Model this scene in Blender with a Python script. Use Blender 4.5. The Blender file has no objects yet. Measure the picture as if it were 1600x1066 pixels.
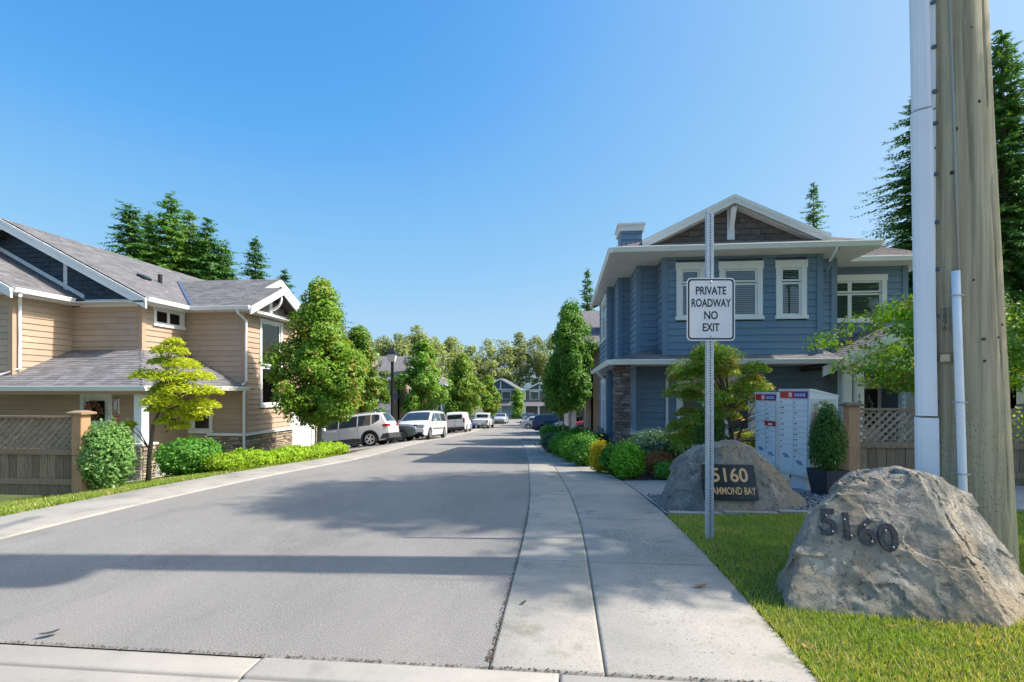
import bpy, bmesh, math, random
import numpy as np
from mathutils import Vector, Matrix, noise
from mathutils.bvhtree import BVHTree

scene = bpy.context.scene
COL = scene.collection
R = math.radians

# ------------------------------------------------------------------ camera, sky, sun, exposure
TH = math.atan(0.1)                 # the camera is turned a little left of the street axis (+Y)
F = 0.5                             # focal length / sensor width
EYE = 1.45
cam_d = bpy.data.cameras.new("camera")
cam = bpy.data.objects.new("camera", cam_d)
COL.objects.link(cam)
cam.location = (0, 0, EYE)
cam.rotation_euler = (R(90), 0, TH)
cam_d.sensor_width = 36
cam_d.lens = 18
cam_d.shift_y = 0.048
cam_d.clip_start = 0.05
cam_d.clip_end = 3000
scene.camera = cam

SUN_EL = R(47)
SUN_AZ = R(86)                      # clockwise from +Y
world = bpy.data.worlds.new("World")
scene.world = world
world.use_nodes = True
wn = world.node_tree
wn.nodes.clear()
sky = wn.nodes.new("ShaderNodeTexSky")
sky.sky_type = 'NISHITA'
sky.sun_disc = False
sky.sun_elevation = SUN_EL
sky.sun_rotation = SUN_AZ
sky.altitude = 0
sky.air_density = 1.0
sky.dust_density = 2.0
sky.ozone_density = 3.0
bg = wn.nodes.new("ShaderNodeBackground")
bg.inputs[1].default_value = 0.15
wo = wn.nodes.new("ShaderNodeOutputWorld")
# one colour grade for the whole sky dome: deeper blue overhead, a less white horizon
_pre = wn.nodes.new("ShaderNodeVectorMath"); _pre.operation = 'SCALE'; _pre.inputs[3].default_value = 0.15 / 4
_cv = wn.nodes.new("ShaderNodeRGBCurve")
for _i, _pts in enumerate((((0, 0), (.17, .037), (.20, .056), (.275, .085), (.35, .113), (.50, .160), (1.05, .74), (4, 4)),
                           ((0, 0), (.27, .121), (.318, .142), (.42, .173), (.50, .190), (.66, .238), (1.05, .76), (4, 4)),
                           ((0, 0), (.475, .259), (.54, .264), (.65, .270), (.75, .279), (.94, .34), (1.30, .87), (4, 4)))):
    _c = _cv.mapping.curves[_i]
    _q = [(x / 4, y / 4) for x, y in _pts]
    _c.points[0].location = _q[0]; _c.points[1].location = (1, _q[-1][1])
    for _p in _q[1:-1]:
        _c.points.new(*_p)
    for _p in _c.points: _p.handle_type = 'AUTO_CLAMPED'
_cv.mapping.update()
_post = wn.nodes.new("ShaderNodeVectorMath"); _post.operation = 'SCALE'; _post.inputs[3].default_value = 4 / 0.15
wn.links.new(sky.outputs[0], _pre.inputs[0]); wn.links.new(_pre.outputs[0], _cv.inputs[1])
wn.links.new(_cv.outputs[0], _post.inputs[0]); wn.links.new(_post.outputs[0], bg.inputs[0])
wn.links.new(bg.outputs[0], wo.inputs[0])

sun_d = bpy.data.lights.new("sun", 'SUN')
sun_d.energy = 2.0
sun_d.angle = R(0.6)
sun_d.color = (1.0, 0.93, 0.82)
sun = bpy.data.objects.new("sun", sun_d)
COL.objects.link(sun)
sdir = Vector((math.cos(SUN_EL) * math.sin(SUN_AZ), math.cos(SUN_EL) * math.cos(SUN_AZ), math.sin(SUN_EL)))
sun.rotation_euler = sdir.to_track_quat('Z', 'Y').to_euler()
sun.location = (20, 0, 30)

scene.view_settings.view_transform = 'Standard'
scene.view_settings.look = 'None'
scene.view_settings.gamma = 1.0
scene.view_settings.use_curve_mapping = False
scene.view_settings.exposure = 1.8
scene.render.engine = 'CYCLES'
scene.cycles.max_bounces = 6
scene.cycles.diffuse_bounces = 4
scene.cycles.glossy_bounces = 3
scene.cycles.transmission_bounces = 4
scene.cycles.transparent_max_bounces = 8
scene.cycles.use_adaptive_sampling = True
scene.cycles.use_denoising = True

# ------------------------------------------------------------------ helpers
def at(px, d):
    """Ground position (x, y) that lies d metres ahead of the camera in the direction of column px of the photograph."""
    u = (px - 800) / 800 * d
    return (u * math.cos(TH) - d * math.sin(TH), u * math.sin(TH) + d * math.cos(TH))

def link(o, parent=None):
    COL.objects.link(o)
    if parent is not None:
        o.parent = parent
    return o

def tag(o, label=None, cat=None, group=None, kind=None):
    if label: o["label"] = label
    if cat: o["category"] = cat
    if group: o["group"] = group
    if kind: o["kind"] = kind
    return o

def empty(name, loc=(0, 0, 0), rz=0, label=None, cat=None, group=None, kind=None):
    o = bpy.data.objects.new(name, None)
    o.empty_display_size = 0.2
    link(o)
    o.location = loc
    o.rotation_euler = (0, 0, rz)
    return tag(o, label, cat, group, kind)

def inst(name, me, parent, loc=(0, 0, 0), rot=(0, 0, 0), scale=(1, 1, 1)):
    o = bpy.data.objects.new(name, me)
    link(o, parent)
    o.location = loc
    o.rotation_euler = rot
    o.scale = scale
    return o

def np_mesh(name, V, Fc, mats, smooth=False, midx=None):
    """Mesh from an (n,3) array and an (m,k) index array."""
    me = bpy.data.meshes.new(name)
    V = np.asarray(V, dtype=np.float32)
    Fc = np.asarray(Fc, dtype=np.int32)
    k = Fc.shape[1]
    me.vertices.add(len(V))
    me.vertices.foreach_set("co", V.ravel())
    me.loops.add(Fc.size)
    me.loops.foreach_set("vertex_index", Fc.ravel())
    me.polygons.add(len(Fc))
    me.polygons.foreach_set("loop_start", np.arange(0, Fc.size, k, dtype=np.int32))
    if smooth:
        me.polygons.foreach_set("use_smooth", np.ones(len(Fc), dtype=bool))
    if midx is not None:
        me.polygons.foreach_set("material_index", np.asarray(midx, dtype=np.int32))
    for m in (mats if isinstance(mats, (list, tuple)) else [mats]):
        me.materials.append(m)
    me.update(calc_edges=True)
    return me

class MB:
    """Collects boxes, prisms, tubes and lathes; mesh() / build() turn them into ONE mesh."""
    def __init__(self):
        self.v, self.f, self.m, self.s = [], [], [], []
        self.cur = 0
        self.sm = False
        self.T = None
    def add(self, vs, fs):
        b = len(self.v)
        if self.T is not None:
            vs = [tuple(self.T @ Vector(p)) for p in vs]
        self.v.extend([tuple(p) for p in vs])
        for f in fs:
            self.f.append(tuple(b + i for i in f))
            self.m.append(self.cur)
            self.s.append(self.sm)
        return self
    def box(self, x0, x1, y0, y1, z0, z1):
        return self.add([(x0, y0, z0), (x1, y0, z0), (x1, y1, z0), (x0, y1, z0), (x0, y0, z1), (x1, y0, z1), (x1, y1, z1), (x0, y1, z1)],
                        [(0, 3, 2, 1), (4, 5, 6, 7), (0, 1, 5, 4), (1, 2, 6, 5), (2, 3, 7, 6), (3, 0, 4, 7)])
    def bbox(self, x0, x1, y0, y1, z0, z1, b=0.01):
        """box with chamfered vertical and top edges"""
        p = [(x0 + b, y0), (x1 - b, y0), (x1, y0 + b), (x1, y1 - b), (x1 - b, y1), (x0 + b, y1), (x0, y1 - b), (x0, y0 + b)]
        q = [(x0 + 2 * b, y0 + b), (x1 - 2 * b, y0 + b), (x1 - b, y0 + 2 * b), (x1 - b, y1 - 2 * b), (x1 - 2 * b, y1 - b), (x0 + 2 * b, y1 - b), (x0 + b, y1 - 2 * b), (x0 + b, y0 + 2 * b)]
        vs = [(x, y, z0) for x, y in p] + [(x, y, z1 - b) for x, y in p] + [(x, y, z1) for x, y in q]
        fs = [tuple(range(7, -1, -1)), tuple(range(16, 24))]
        for r in (0, 8):
            for i in range(8):
                j = (i + 1) % 8
                fs.append((r + i, r + j, r + 8 + j, r + 8 + i))
        return self.add(vs, fs)
    def prism(self, poly, a, b, axis='y'):
        """poly: 2D points; axis y: (x,z) extruded y a..b; axis z: (x,y) extruded in z; axis x: (y,z) extruded in x."""
        n = len(poly)
        def p3(p, t):
            if axis == 'y': return (p[0], t, p[1])
            if axis == 'z': return (p[0], p[1], t)
            return (t, p[0], p[1])
        area = sum(poly[i][0] * poly[(i + 1) % n][1] - poly[(i + 1) % n][0] * poly[i][1] for i in range(n))
        if (area < 0) != (axis == 'y'):
            poly = poly[::-1]
        vs = [p3(p, a) for p in poly] + [p3(p, b) for p in poly]
        fs = [tuple(range(n - 1, -1, -1)), tuple(range(n, 2 * n))]
        for i in range(n):
            j = (i + 1) % n
            fs.append((i, j, n + j, n + i))
        return self.add(vs, fs)
    def tube(self, pts, rad, n=8, cap=True):
        pts = [Vector(p) for p in pts]
        if not isinstance(rad, (list, tuple)): rad = [rad] * len(pts)
        vs, fs = [], []
        up = Vector((0.13, 0.29, 0.94))
        for i, p in enumerate(pts):
            t = (pts[min(i + 1, len(pts) - 1)] - pts[max(i - 1, 0)])
            if t.length < 1e-9: t = Vector((0, 0, 1))
            t.normalize()
            ref = up if abs(t.dot(up)) < 0.93 else Vector((1, 0, 0))
            a = t.cross(ref).normalized()
            b = t.cross(a)
            for k in range(n):
                an = 2 * math.pi * k / n
                vs.append(p + (a * math.cos(an) + b * math.sin(an)) * rad[i])
        for i in range(len(pts) - 1):
            for k in range(n):
                j = (k + 1) % n
                fs.append((i * n + k, i * n + j, (i + 1) * n + j, (i + 1) * n + k))
        if cap:
            fs.append(tuple(range(n - 1, -1, -1)))
            fs.append(tuple((len(pts) - 1) * n + k for k in range(n)))
        return self.add(vs, fs)
    def lathe(self, prof, n=20, c=(0, 0, 0), axis='z'):
        vs, fs = [], []
        for r, h in prof:
            for k in range(n):
                a = 2 * math.pi * k / n
                p = (r * math.cos(a), r * math.sin(a), h)
                if axis == 'y': p = (p[0], p[2], p[1])
                if axis == 'x': p = (p[2], p[0], p[1])
                vs.append((p[0] + c[0], p[1] + c[1], p[2] + c[2]))
        for i in range(len(prof) - 1):
            for k in range(n):
                j = (k + 1) % n
                fs.append((i * n + k, i * n + j, (i + 1) * n + j, (i + 1) * n + k))
        fs.append(tuple(range(n - 1, -1, -1)))
        fs.append(tuple((len(prof) - 1) * n + k for k in range(n)))
        return self.add(vs, fs)
    def mesh(self, name, mats):
        me = bpy.data.meshes.new(name)
        me.from_pydata(self.v, [], self.f)
        for m in (mats if isinstance(mats, (list, tuple)) else [mats]):
            me.materials.append(m)
        me.polygons.foreach_set("material_index", self.m)
        me.polygons.foreach_set("use_smooth", self.s)
        me.update()
        return me
    def build(self, name, mats, parent=None, loc=(0, 0, 0), rot=(0, 0, 0)):
        return inst(name, self.mesh(name, mats), parent, loc, rot)

def bevel(o, w=0.01, seg=2):
    m = o.modifiers.new("bevel", 'BEVEL')
    m.width = w
    m.segments = seg
    m.limit_method = 'ANGLE'
    m.angle_limit = R(35)
    return o

def text(name, body, size, m, parent, loc, rot, ext=0.002, sx=1.0, align='CENTER', bold=0.0):
    cu = bpy.data.curves.new(name, 'FONT')
    cu.body = body
    cu.size = size
    cu.extrude = ext
    cu.offset = bold
    cu.align_x = align
    cu.align_y = 'CENTER'
    cu.resolution_u = 4
    tmp = bpy.data.objects.new(name, cu)
    me = bpy.data.meshes.new_from_object(tmp)
    bpy.data.objects.remove(tmp)
    bpy.data.curves.remove(cu)
    me.materials.clear()
    me.materials.append(m)
    o = bpy.data.objects.new(name, me)
    link(o, parent)
    o.location = loc
    o.rotation_euler = rot
    o.scale = (sx, 1, 1)
    return o

# ------------------------------------------------------------------ materials
MATS = {}
def mat(name, c1, c2=None, scale=4.0, rough=0.7, bump=0.0, bscale=60.0, rand=0.0, hue=0.0, metal=0.0, spec=0.4, stretch=(1, 1, 1),
        contrast=(0.35, 0.65), speck=None, speck_scale=300.0, speck_amt=0.3, stain=None, stain_scale=1.2, stain_lo=0.55, bdist=0.02, detail=6.0, bstretch=None):
    """Procedural surface: two-tone noise, optional fine specks, optional stains, per-piece value variation, bump."""
    m = bpy.data.materials.new(name)
    m.use_nodes = True
    nt = m.node_tree
    N, L = nt.nodes, nt.links
    bs = N["Principled BSDF"]
    bs.inputs["Roughness"].default_value = rough
    bs.inputs["Metallic"].default_value = metal
    bs.inputs["Specular IOR Level"].default_value = spec
    geo = N.new("ShaderNodeNewGeometry")
    def pos(st):
        vm = N.new("ShaderNodeVectorMath"); vm.operation = 'MULTIPLY'
        vm.inputs[1].default_value = st
        L.new(geo.outputs["Position"], vm.inputs[0])
        return vm.outputs[0]
    P = pos(stretch)
    def nz(sc, det=detail, src=None, ro=0.6):
        n = N.new("ShaderNodeTexNoise")
        n.inputs["Scale"].default_value = sc
        n.inputs["Detail"].default_value = det
        n.inputs["Roughness"].default_value = ro
        L.new(src or P, n.inputs["Vector"])
        return n.outputs["Fac"]
    def ramp(src, lo, hi):
        r = N.new("ShaderNodeMapRange")
        r.inputs[1].default_value = lo; r.inputs[2].default_value = hi
        L.new(src, r.inputs[0])
        return r.outputs[0]
    def mix(fac, a, b, mode='MIX'):
        x = N.new("ShaderNodeMix"); x.data_type = 'RGBA'; x.blend_type = mode
        if isinstance(fac, float): x.inputs[0].default_value = fac
        else: L.new(fac, x.inputs[0])
        for s, i in ((a, 6), (b, 7)):
            if isinstance(s, tuple): x.inputs[i].default_value = (*s[:3], 1)
            else: L.new(s, x.inputs[i])
        return x.outputs[2]
    col = tuple(c1)
    if c2 is not None:
        col = mix(ramp(nz(scale), *contrast), tuple(c1), tuple(c2))
    if stain is not None:
        col = mix(ramp(nz(stain_scale, 5.0, ro=0.7), stain_lo, stain_lo + 0.18), col, tuple(stain))
    if speck is not None:
        s = ramp(nz(speck_scale, 1.0, src=pos((1, 1, 1))), 0.56, 0.66)
        mm = N.new("ShaderNodeMath"); mm.operation = 'MULTIPLY'; mm.inputs[1].default_value = speck_amt
        L.new(s, mm.inputs[0])
        col = mix(mm.outputs[0], col, tuple(speck))
    if rand > 0 or hue > 0:
        oi = N.new("ShaderNodeObjectInfo")
        ad = N.new("ShaderNodeMath"); ad.operation = 'ADD'
        L.new(oi.outputs["Random"], ad.inputs[0]); L.new(geo.outputs["Random Per Island"], ad.inputs[1])
        fr = N.new("ShaderNodeMath"); fr.operation = 'FRACT'
        L.new(ad.outputs[0], fr.inputs[0])
        hs = N.new("ShaderNodeHueSaturation")
        mr = N.new("ShaderNodeMapRange")
        mr.inputs[3].default_value = 1 - rand; mr.inputs[4].default_value = 1 + rand
        L.new(fr.outputs[0], mr.inputs[0]); L.new(mr.outputs[0], hs.inputs["Value"])
        if hue > 0:
            f2 = N.new("ShaderNodeMath"); f2.operation = 'MULTIPLY'; f2.inputs[1].default_value = 7.31
            L.new(fr.outputs[0], f2.inputs[0])
            f3 = N.new("ShaderNodeMath"); f3.operation = 'FRACT'; L.new(f2.outputs[0], f3.inputs[0])
            m2 = N.new("ShaderNodeMapRange")
            m2.inputs[3].default_value = 0.5 - hue; m2.inputs[4].default_value = 0.5 + hue
            L.new(f3.outputs[0], m2.inputs[0]); L.new(m2.outputs[0], hs.inputs["Hue"])
        if isinstance(col, tuple): hs.inputs["Color"].default_value = (*col, 1)
        else: L.new(col, hs.inputs["Color"])
        col = hs.outputs[0]
    if isinstance(col, tuple): bs.inputs["Base Color"].default_value = (*col, 1)
    else: L.new(col, bs.inputs["Base Color"])
    if bump > 0:
        b = N.new("ShaderNodeBump")
        b.inputs["Strength"].default_value = bump
        b.inputs["Distance"].default_value = bdist
        L.new(nz(bscale, 4.0, src=pos(bstretch) if bstretch else None), b.inputs["Height"])
        L.new(b.outputs[0], bs.inputs["Normal"])
    MATS[name] = m
    return m

def leaf_mat(name, c1, c2, c3=None, c3_amt=0.1, trans=0.35, nscale=1.6):
    """Leaves: colour differs leaf by leaf and branch by branch; light passes through."""
    m = bpy.data.materials.new(name)
    m.use_nodes = True
    nt = m.node_tree
    N, L = nt.nodes, nt.links
    N.remove(N["Principled BSDF"])
    out = [n for n in N if n.type == 'OUTPUT_MATERIAL'][0]
    geo = N.new("ShaderNodeNewGeometry")
    oi = N.new("ShaderNodeObjectInfo")
    r = geo.outputs["Random Per Island"]
    x = N.new("ShaderNodeMix"); x.data_type = 'RGBA'
    x.inputs[6].default_value = (*c1, 1); x.inputs[7].default_value = (*c2, 1)
    L.new(r, x.inputs[0])
    col = x.outputs[2]
    if c3 is not None:
        nz = N.new("ShaderNodeTexNoise"); nz.inputs["Scale"].default_value = nscale; nz.inputs["Detail"].default_value = 2
        L.new(geo.outputs["Position"], nz.inputs["Vector"])
        f = N.new("ShaderNodeMath"); f.operation = 'MULTIPLY'; f.inputs[1].default_value = 13.7
        L.new(r, f.inputs[0])
        fr = N.new("ShaderNodeMath"); fr.operation = 'FRACT'; L.new(f.outputs[0], fr.inputs[0])
        av = N.new("ShaderNodeMath"); av.operation = 'ADD'; L.new(fr.outputs[0], av.inputs[0])
        sc = N.new("ShaderNodeMath"); sc.operation = 'MULTIPLY'; sc.inputs[1].default_value = 1.6
        L.new(nz.outputs["Fac"], sc.inputs[0]); L.new(sc.outputs[0], av.inputs[1])
        th = N.new("ShaderNodeMapRange"); th.inputs[1].default_value = 1.93 - c3_amt * 2.0; th.inputs[2].default_value = 2.05 - c3_amt * 2.0
        L.new(av.outputs[0], th.inputs[0])
        y = N.new("ShaderNodeMix"); y.data_type = 'RGBA'
        L.new(th.outputs[0], y.inputs[0]); L.new(col, y.inputs[6]); y.inputs[7].default_value = (*c3, 1)
        col = y.outputs[2]
    hs = N.new("ShaderNodeHueSaturation")
    mr = N.new("ShaderNodeMapRange"); mr.inputs[3].default_value = 0.9; mr.inputs[4].default_value = 1.12
    L.new(oi.outputs["Random"], mr.inputs[0]); L.new(mr.outputs[0], hs.inputs["Value"])
    L.new(col, hs.inputs["Color"]); col = hs.outputs[0]
    d = N.new("ShaderNodeBsdfPrincipled"); d.inputs["Roughness"].default_value = 0.5
    d.inputs["Specular IOR Level"].default_value = 0.3
    t = N.new("ShaderNodeBsdfTranslucent")
    L.new(col, d.inputs["Base Color"])
    gm = N.new("ShaderNodeMix"); gm.data_type = 'RGBA'; gm.blend_type = 'MULTIPLY'; gm.inputs[0].default_value = 1.0
    L.new(col, gm.inputs[6]); gm.inputs[7].default_value = (1.35, 1.25, 0.5, 1)
    L.new(gm.outputs[2], t.inputs["Color"])
    ms = N.new("ShaderNodeMixShader"); ms.inputs[0].default_value = trans
    L.new(d.outputs[0], ms.inputs[1]); L.new(t.outputs[0], ms.inputs[2])
    L.new(ms.outputs[0], out.inputs["Surface"])
    MATS[name] = m
    return m

def glass_mat(name, tint=(0.80, 0.84, 0.83), refl=0.03):
    m = bpy.data.materials.new(name)
    m.use_nodes = True
    N, L = m.node_tree.nodes, m.node_tree.links
    N.remove(N["Principled BSDF"])
    out = [n for n in N if n.type == 'OUTPUT_MATERIAL'][0]
    tr = N.new("ShaderNodeBsdfTransparent"); tr.inputs[0].default_value = (*tint, 1)
    gl = N.new("ShaderNodeBsdfGlossy"); gl.inputs["Roughness"].default_value = 0.02
    lw = N.new("ShaderNodeFresnel"); lw.inputs[0].default_value = 1.5
    ad = N.new("ShaderNodeMath"); ad.operation = 'ADD'; ad.inputs[1].default_value = refl; ad.use_clamp = True
    L.new(lw.outputs[0], ad.inputs[0])
    ms = N.new("ShaderNodeMixShader")
    L.new(ad.outputs[0], ms.inputs[0]); L.new(tr.outputs[0], ms.inputs[1]); L.new(gl.outputs[0], ms.inputs[2])
    L.new(ms.outputs[0], out.inputs["Surface"])
    return m

white = mat("white_paint", (0.78, 0.78, 0.76), (0.72, 0.72, 0.70), 1.5, rough=0.45, bump=0.05, bscale=30)
soffit_m = mat("soffit_white", (0.72, 0.72, 0.70), (0.66, 0.66, 0.64), 2, rough=0.6)
tan_siding = mat("tan_siding", (0.46, 0.335, 0.24), (0.42, 0.305, 0.218), 1.4, rough=0.65, rand=0.06, stain=(0.37, 0.275, 0.20), stain_scale=0.8, stain_lo=0.55, bump=0.12, bscale=40, bstretch=(6, 6, 40), bdist=0.004)
tan_trim = mat("tan_trim", (0.46, 0.31, 0.21), (0.42, 0.285, 0.19), 3, rough=0.65, bump=0.08)
blue_siding = mat("blue_siding", (0.152, 0.232, 0.318), (0.134, 0.206, 0.286), 1.4, rough=0.55, rand=0.06, stain=(0.135, 0.19, 0.25), stain_scale=0.9, stain_lo=0.54, bump=0.12, bscale=40, bstretch=(6, 6, 40), bdist=0.004)
blue_trim = mat("blue_trim", (0.146, 0.222, 0.306), (0.130, 0.200, 0.278), 3, rough=0.55, bump=0.05)
shake_m = mat("slate_shake", (0.050, 0.072, 0.092), (0.040, 0.058, 0.076), 5, rough=0.7, rand=0.16, bump=0.2, bscale=30, bstretch=(30, 30, 3), bdist=0.004)
grey_shake = mat("grey_shake", (0.135, 0.115, 0.10), (0.105, 0.09, 0.08), 5, rough=0.75, rand=0.14, bump=0.2, bscale=30, bstretch=(30, 30, 3), bdist=0.004)
shingle_m = mat("roof_shingle", (0.185, 0.176, 0.180), (0.132, 0.127, 0.135), 7, rough=0.9, rand=0.22, hue=0.015, bump=0.4, bscale=400, bdist=0.004, speck=(0.22, 0.2, 0.2), speck_scale=220, speck_amt=0.35)
shingle_b = mat("roof_shingle_weathered", (0.24, 0.20, 0.19), (0.18, 0.155, 0.15), 7, rough=0.9, rand=0.2, hue=0.015, bump=0.4, bscale=400, bdist=0.004, speck=(0.25, 0.22, 0.2), speck_scale=220, speck_amt=0.35)
felt_m = mat("roof_felt", (0.045, 0.042, 0.044), rough=0.95)
flash_m = mat("valley_metal", (0.16, 0.19, 0.27), (0.2, 0.23, 0.3), 6, rough=0.35, metal=0.6)
ledge_stone = mat("ledge_stone", (0.40, 0.32, 0.23), (0.24, 0.19, 0.15), 9, rough=0.85, rand=0.38, hue=0.025, bump=0.6, bscale=45, bdist=0.015)
ledge_grey = mat("ledge_stone_grey", (0.24, 0.19, 0.17), (0.13, 0.11, 0.105), 9, rough=0.85, rand=0.4, hue=0.03, bump=0.6, bscale=45, bdist=0.015)
mortar = mat("mortar", (0.16, 0.14, 0.12), (0.12, 0.10, 0.09), 20, rough=0.95)
cap_stone = mat("cap_stone", (0.55, 0.53, 0.5), (0.47, 0.45, 0.42), 12, rough=0.8, bump=0.2)
dark_in = mat("dark_interior", (0.02, 0.022, 0.025), (0.04, 0.04, 0.04), 1.3, rough=0.9)
blind_m = mat("blind_slat", (0.82, 0.82, 0.80), rough=0.5)
blind_g = mat("blind_slat_green", (0.60, 0.70, 0.56), rough=0.5)
glass = glass_mat("window_glass")
black_m = mat("black_metal", (0.012, 0.012, 0.013), (0.02, 0.02, 0.02), 9, rough=0.4)
steel = mat("galvanised_steel", (0.56, 0.58, 0.60), (0.45, 0.47, 0.49), 25, rough=0.42, metal=0.25, bump=0.1, bscale=80)
asphalt = mat("asphalt", (0.243, 0.226, 0.208), (0.200, 0.187, 0.174), 1.3, stretch=(1, 0.4, 1), rough=0.92, bump=0.9, bscale=140, bdist=0.008, speck=(0.40, 0.38, 0.355), speck_scale=110, speck_amt=0.6, stain=(0.172, 0.158, 0.150), stain_scale=0.9, stain_lo=0.52)
asphalt2 = mat("asphalt_driveway", (0.22, 0.21, 0.205), (0.19, 0.18, 0.177), 0.8, rough=0.92, bump=0.6, bscale=170, bdist=0.005, speck=(0.3, 0.29, 0.27), speck_scale=95, speck_amt=0.4)
concrete = mat("concrete", (0.37, 0.338, 0.297), (0.305, 0.282, 0.25), 1.7, rough=0.88, rand=0.05, bump=0.35, bscale=140, bdist=0.004, stain=(0.215, 0.208, 0.18), stain_scale=1.7, stain_lo=0.53, speck=(0.25, 0.235, 0.2), speck_scale=60, speck_amt=0.25)
concrete_walk = mat("concrete_mossy", (0.37, 0.338, 0.297), (0.30, 0.28, 0.246), 1.9, rough=0.9, rand=0.05, bump=0.4, bscale=120, bdist=0.004, stain=(0.19, 0.185, 0.138), stain_scale=2.2, stain_lo=0.545, speck=(0.14, 0.14, 0.09), speck_scale=70, speck_amt=0.32)
aggregate = mat("exposed_aggregate", (0.33, 0.31, 0.29), (0.26, 0.25, 0.24), 4, rough=0.9, bump=0.8, bscale=120, bdist=0.008, speck=(0.5, 0.48, 0.45), speck_scale=80, speck_amt=0.6)
soil = mat("soil", (0.075, 0.055, 0.036), (0.05, 0.04, 0.028), 6, rough=0.95, bump=0.8, bscale=40, bdist=0.03)
mulch_m = mat("bark_mulch", (0.085, 0.048, 0.032), (0.05, 0.03, 0.022), 25, rough=0.95, rand=0.4, bump=1.0, bscale=60, bdist=0.03)
turf = mat("turf", (0.075, 0.11, 0.022), (0.12, 0.125, 0.035), 2.5, rough=0.95, bump=0.8, bscale=90, bdist=0.03)
field = mat("rough_ground", (0.07, 0.095, 0.03), (0.10, 0.095, 0.05), 0.4, rough=0.95, bump=0.5, bscale=10, bdist=0.05)
pebble_m = mat("river_pebble", (0.30, 0.29, 0.285), (0.17, 0.17, 0.175), 12, rough=0.75, rand=0.45, hue=0.02)
bark = mat("bark", (0.16, 0.125, 0.095), (0.10, 0.08, 0.062), 14, rough=0.9, stretch=(1, 1, 0.25), bump=0.6, bscale=30, bdist=0.01)
bark_pale = mat("bark_pale", (0.27, 0.23, 0.19), (0.19, 0.16, 0.13), 14, rough=0.9, stretch=(1, 1, 0.3), bump=0.5, bscale=30, bdist=0.01)
grey_wood = mat("weathered_cedar", (0.33, 0.225, 0.14), (0.185, 0.125, 0.08), 7, rough=0.85, stretch=(9, 9, 0.9), rand=0.22, bump=0.5, bscale=16, bstretch=(20, 20, 1), bdist=0.006)
lattice_m = mat("weathered_lattice", (0.39, 0.285, 0.195), (0.27, 0.20, 0.14), 12, rough=0.85, rand=0.15, bump=0.3, bscale=60)
post_wood = mat("cedar_post", (0.52, 0.30, 0.165), (0.40, 0.215, 0.115), 5, rough=0.75, stretch=(10, 10, 0.7), bump=0.4, bscale=16, bstretch=(20, 20, 1), bdist=0.005)
L_MAPLE = leaf_mat("leaf_maple", (0.110, 0.261, 0.021), (0.197, 0.371, 0.034), (0.348, 0.232, 0.058), 0.10)
L_MAPLE_R = leaf_mat("leaf_maple_tipped", (0.116, 0.250, 0.021), (0.220, 0.360, 0.034), (0.418, 0.243, 0.070), 0.13)
L_JAP = leaf_mat("leaf_yellow_maple", (0.360, 0.444, 0.022), (0.516, 0.540, 0.036), (0.228, 0.336, 0.022), 0.16, 0.45)
L_JAP2 = leaf_mat("leaf_green_red_maple", (0.140, 0.265, 0.030), (0.270, 0.380, 0.042), (0.609, 0.275, 0.102), 0.14, 0.4, 2.4)
L_HORN = leaf_mat("leaf_hornbeam", (0.065, 0.189, 0.020), (0.123, 0.275, 0.032), (0.217, 0.319, 0.043), 0.1)
L_FAR = leaf_mat("leaf_far_tree", (0.203, 0.270, 0.088), (0.338, 0.378, 0.135), (0.378, 0.365, 0.149), 0.12)
L_FIR = leaf_mat("needles_fir", (0.056, 0.160, 0.040), (0.112, 0.248, 0.056), (0.160, 0.272, 0.064), 0.12, 0.22, 0.5)
L_FIR2 = leaf_mat("needles_bright", (0.088, 0.216, 0.040), (0.184, 0.344, 0.064), (0.240, 0.368, 0.080), 0.16, 0.22, 0.5)
L_BUSH = leaf_mat("leaf_bush", (0.123, 0.275, 0.058), (0.232, 0.406, 0.116), (0.319, 0.464, 0.189), 0.16, 0.3, 3)
L_BRIGHT = leaf_mat("leaf_bright_shrub", (0.145, 0.377, 0.023), (0.246, 0.507, 0.036), None, 0, 0.35)
L_GREEN = leaf_mat("leaf_green_shrub", (0.080, 0.246, 0.029), (0.145, 0.348, 0.043), None, 0, 0.3)
L_BLUE = leaf_mat("leaf_blue_shrub", (0.065, 0.145, 0.080), (0.131, 0.232, 0.138), (0.362, 0.464, 0.406), 0.07, 0.25, 3)
L_YELLOW = leaf_mat("leaf_yellow_shrub", (0.605, 0.473, 0.013), (0.770, 0.616, 0.033), (0.242, 0.374, 0.022), 0.08, 0.35, 4)
L_RED = leaf_mat("leaf_red_shrub", (0.435, 0.145, 0.065), (0.536, 0.246, 0.087), (0.232, 0.232, 0.058), 0.15, 0.35, 4)
L_BOX = leaf_mat("leaf_boxwood", (0.058, 0.145, 0.026), (0.123, 0.239, 0.041), (0.174, 0.261, 0.043), 0.1, 0.25, 6)
L_LIME = leaf_mat("leaf_lime_hedge", (0.275, 0.435, 0.026), (0.420, 0.580, 0.043), (0.174, 0.319, 0.026), 0.15, 0.4, 4)
L_LAV = leaf_mat("leaf_lavender", (0.189, 0.160, 0.275), (0.246, 0.217, 0.334), (0.145, 0.203, 0.116), 0.2, 0.2, 5)
L_GRASS = leaf_mat("grass_blade", (0.185, 0.300, 0.040), (0.315, 0.400, 0.068), (0.580, 0.480, 0.190), 0.17, 0.35, 1.7)
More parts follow.
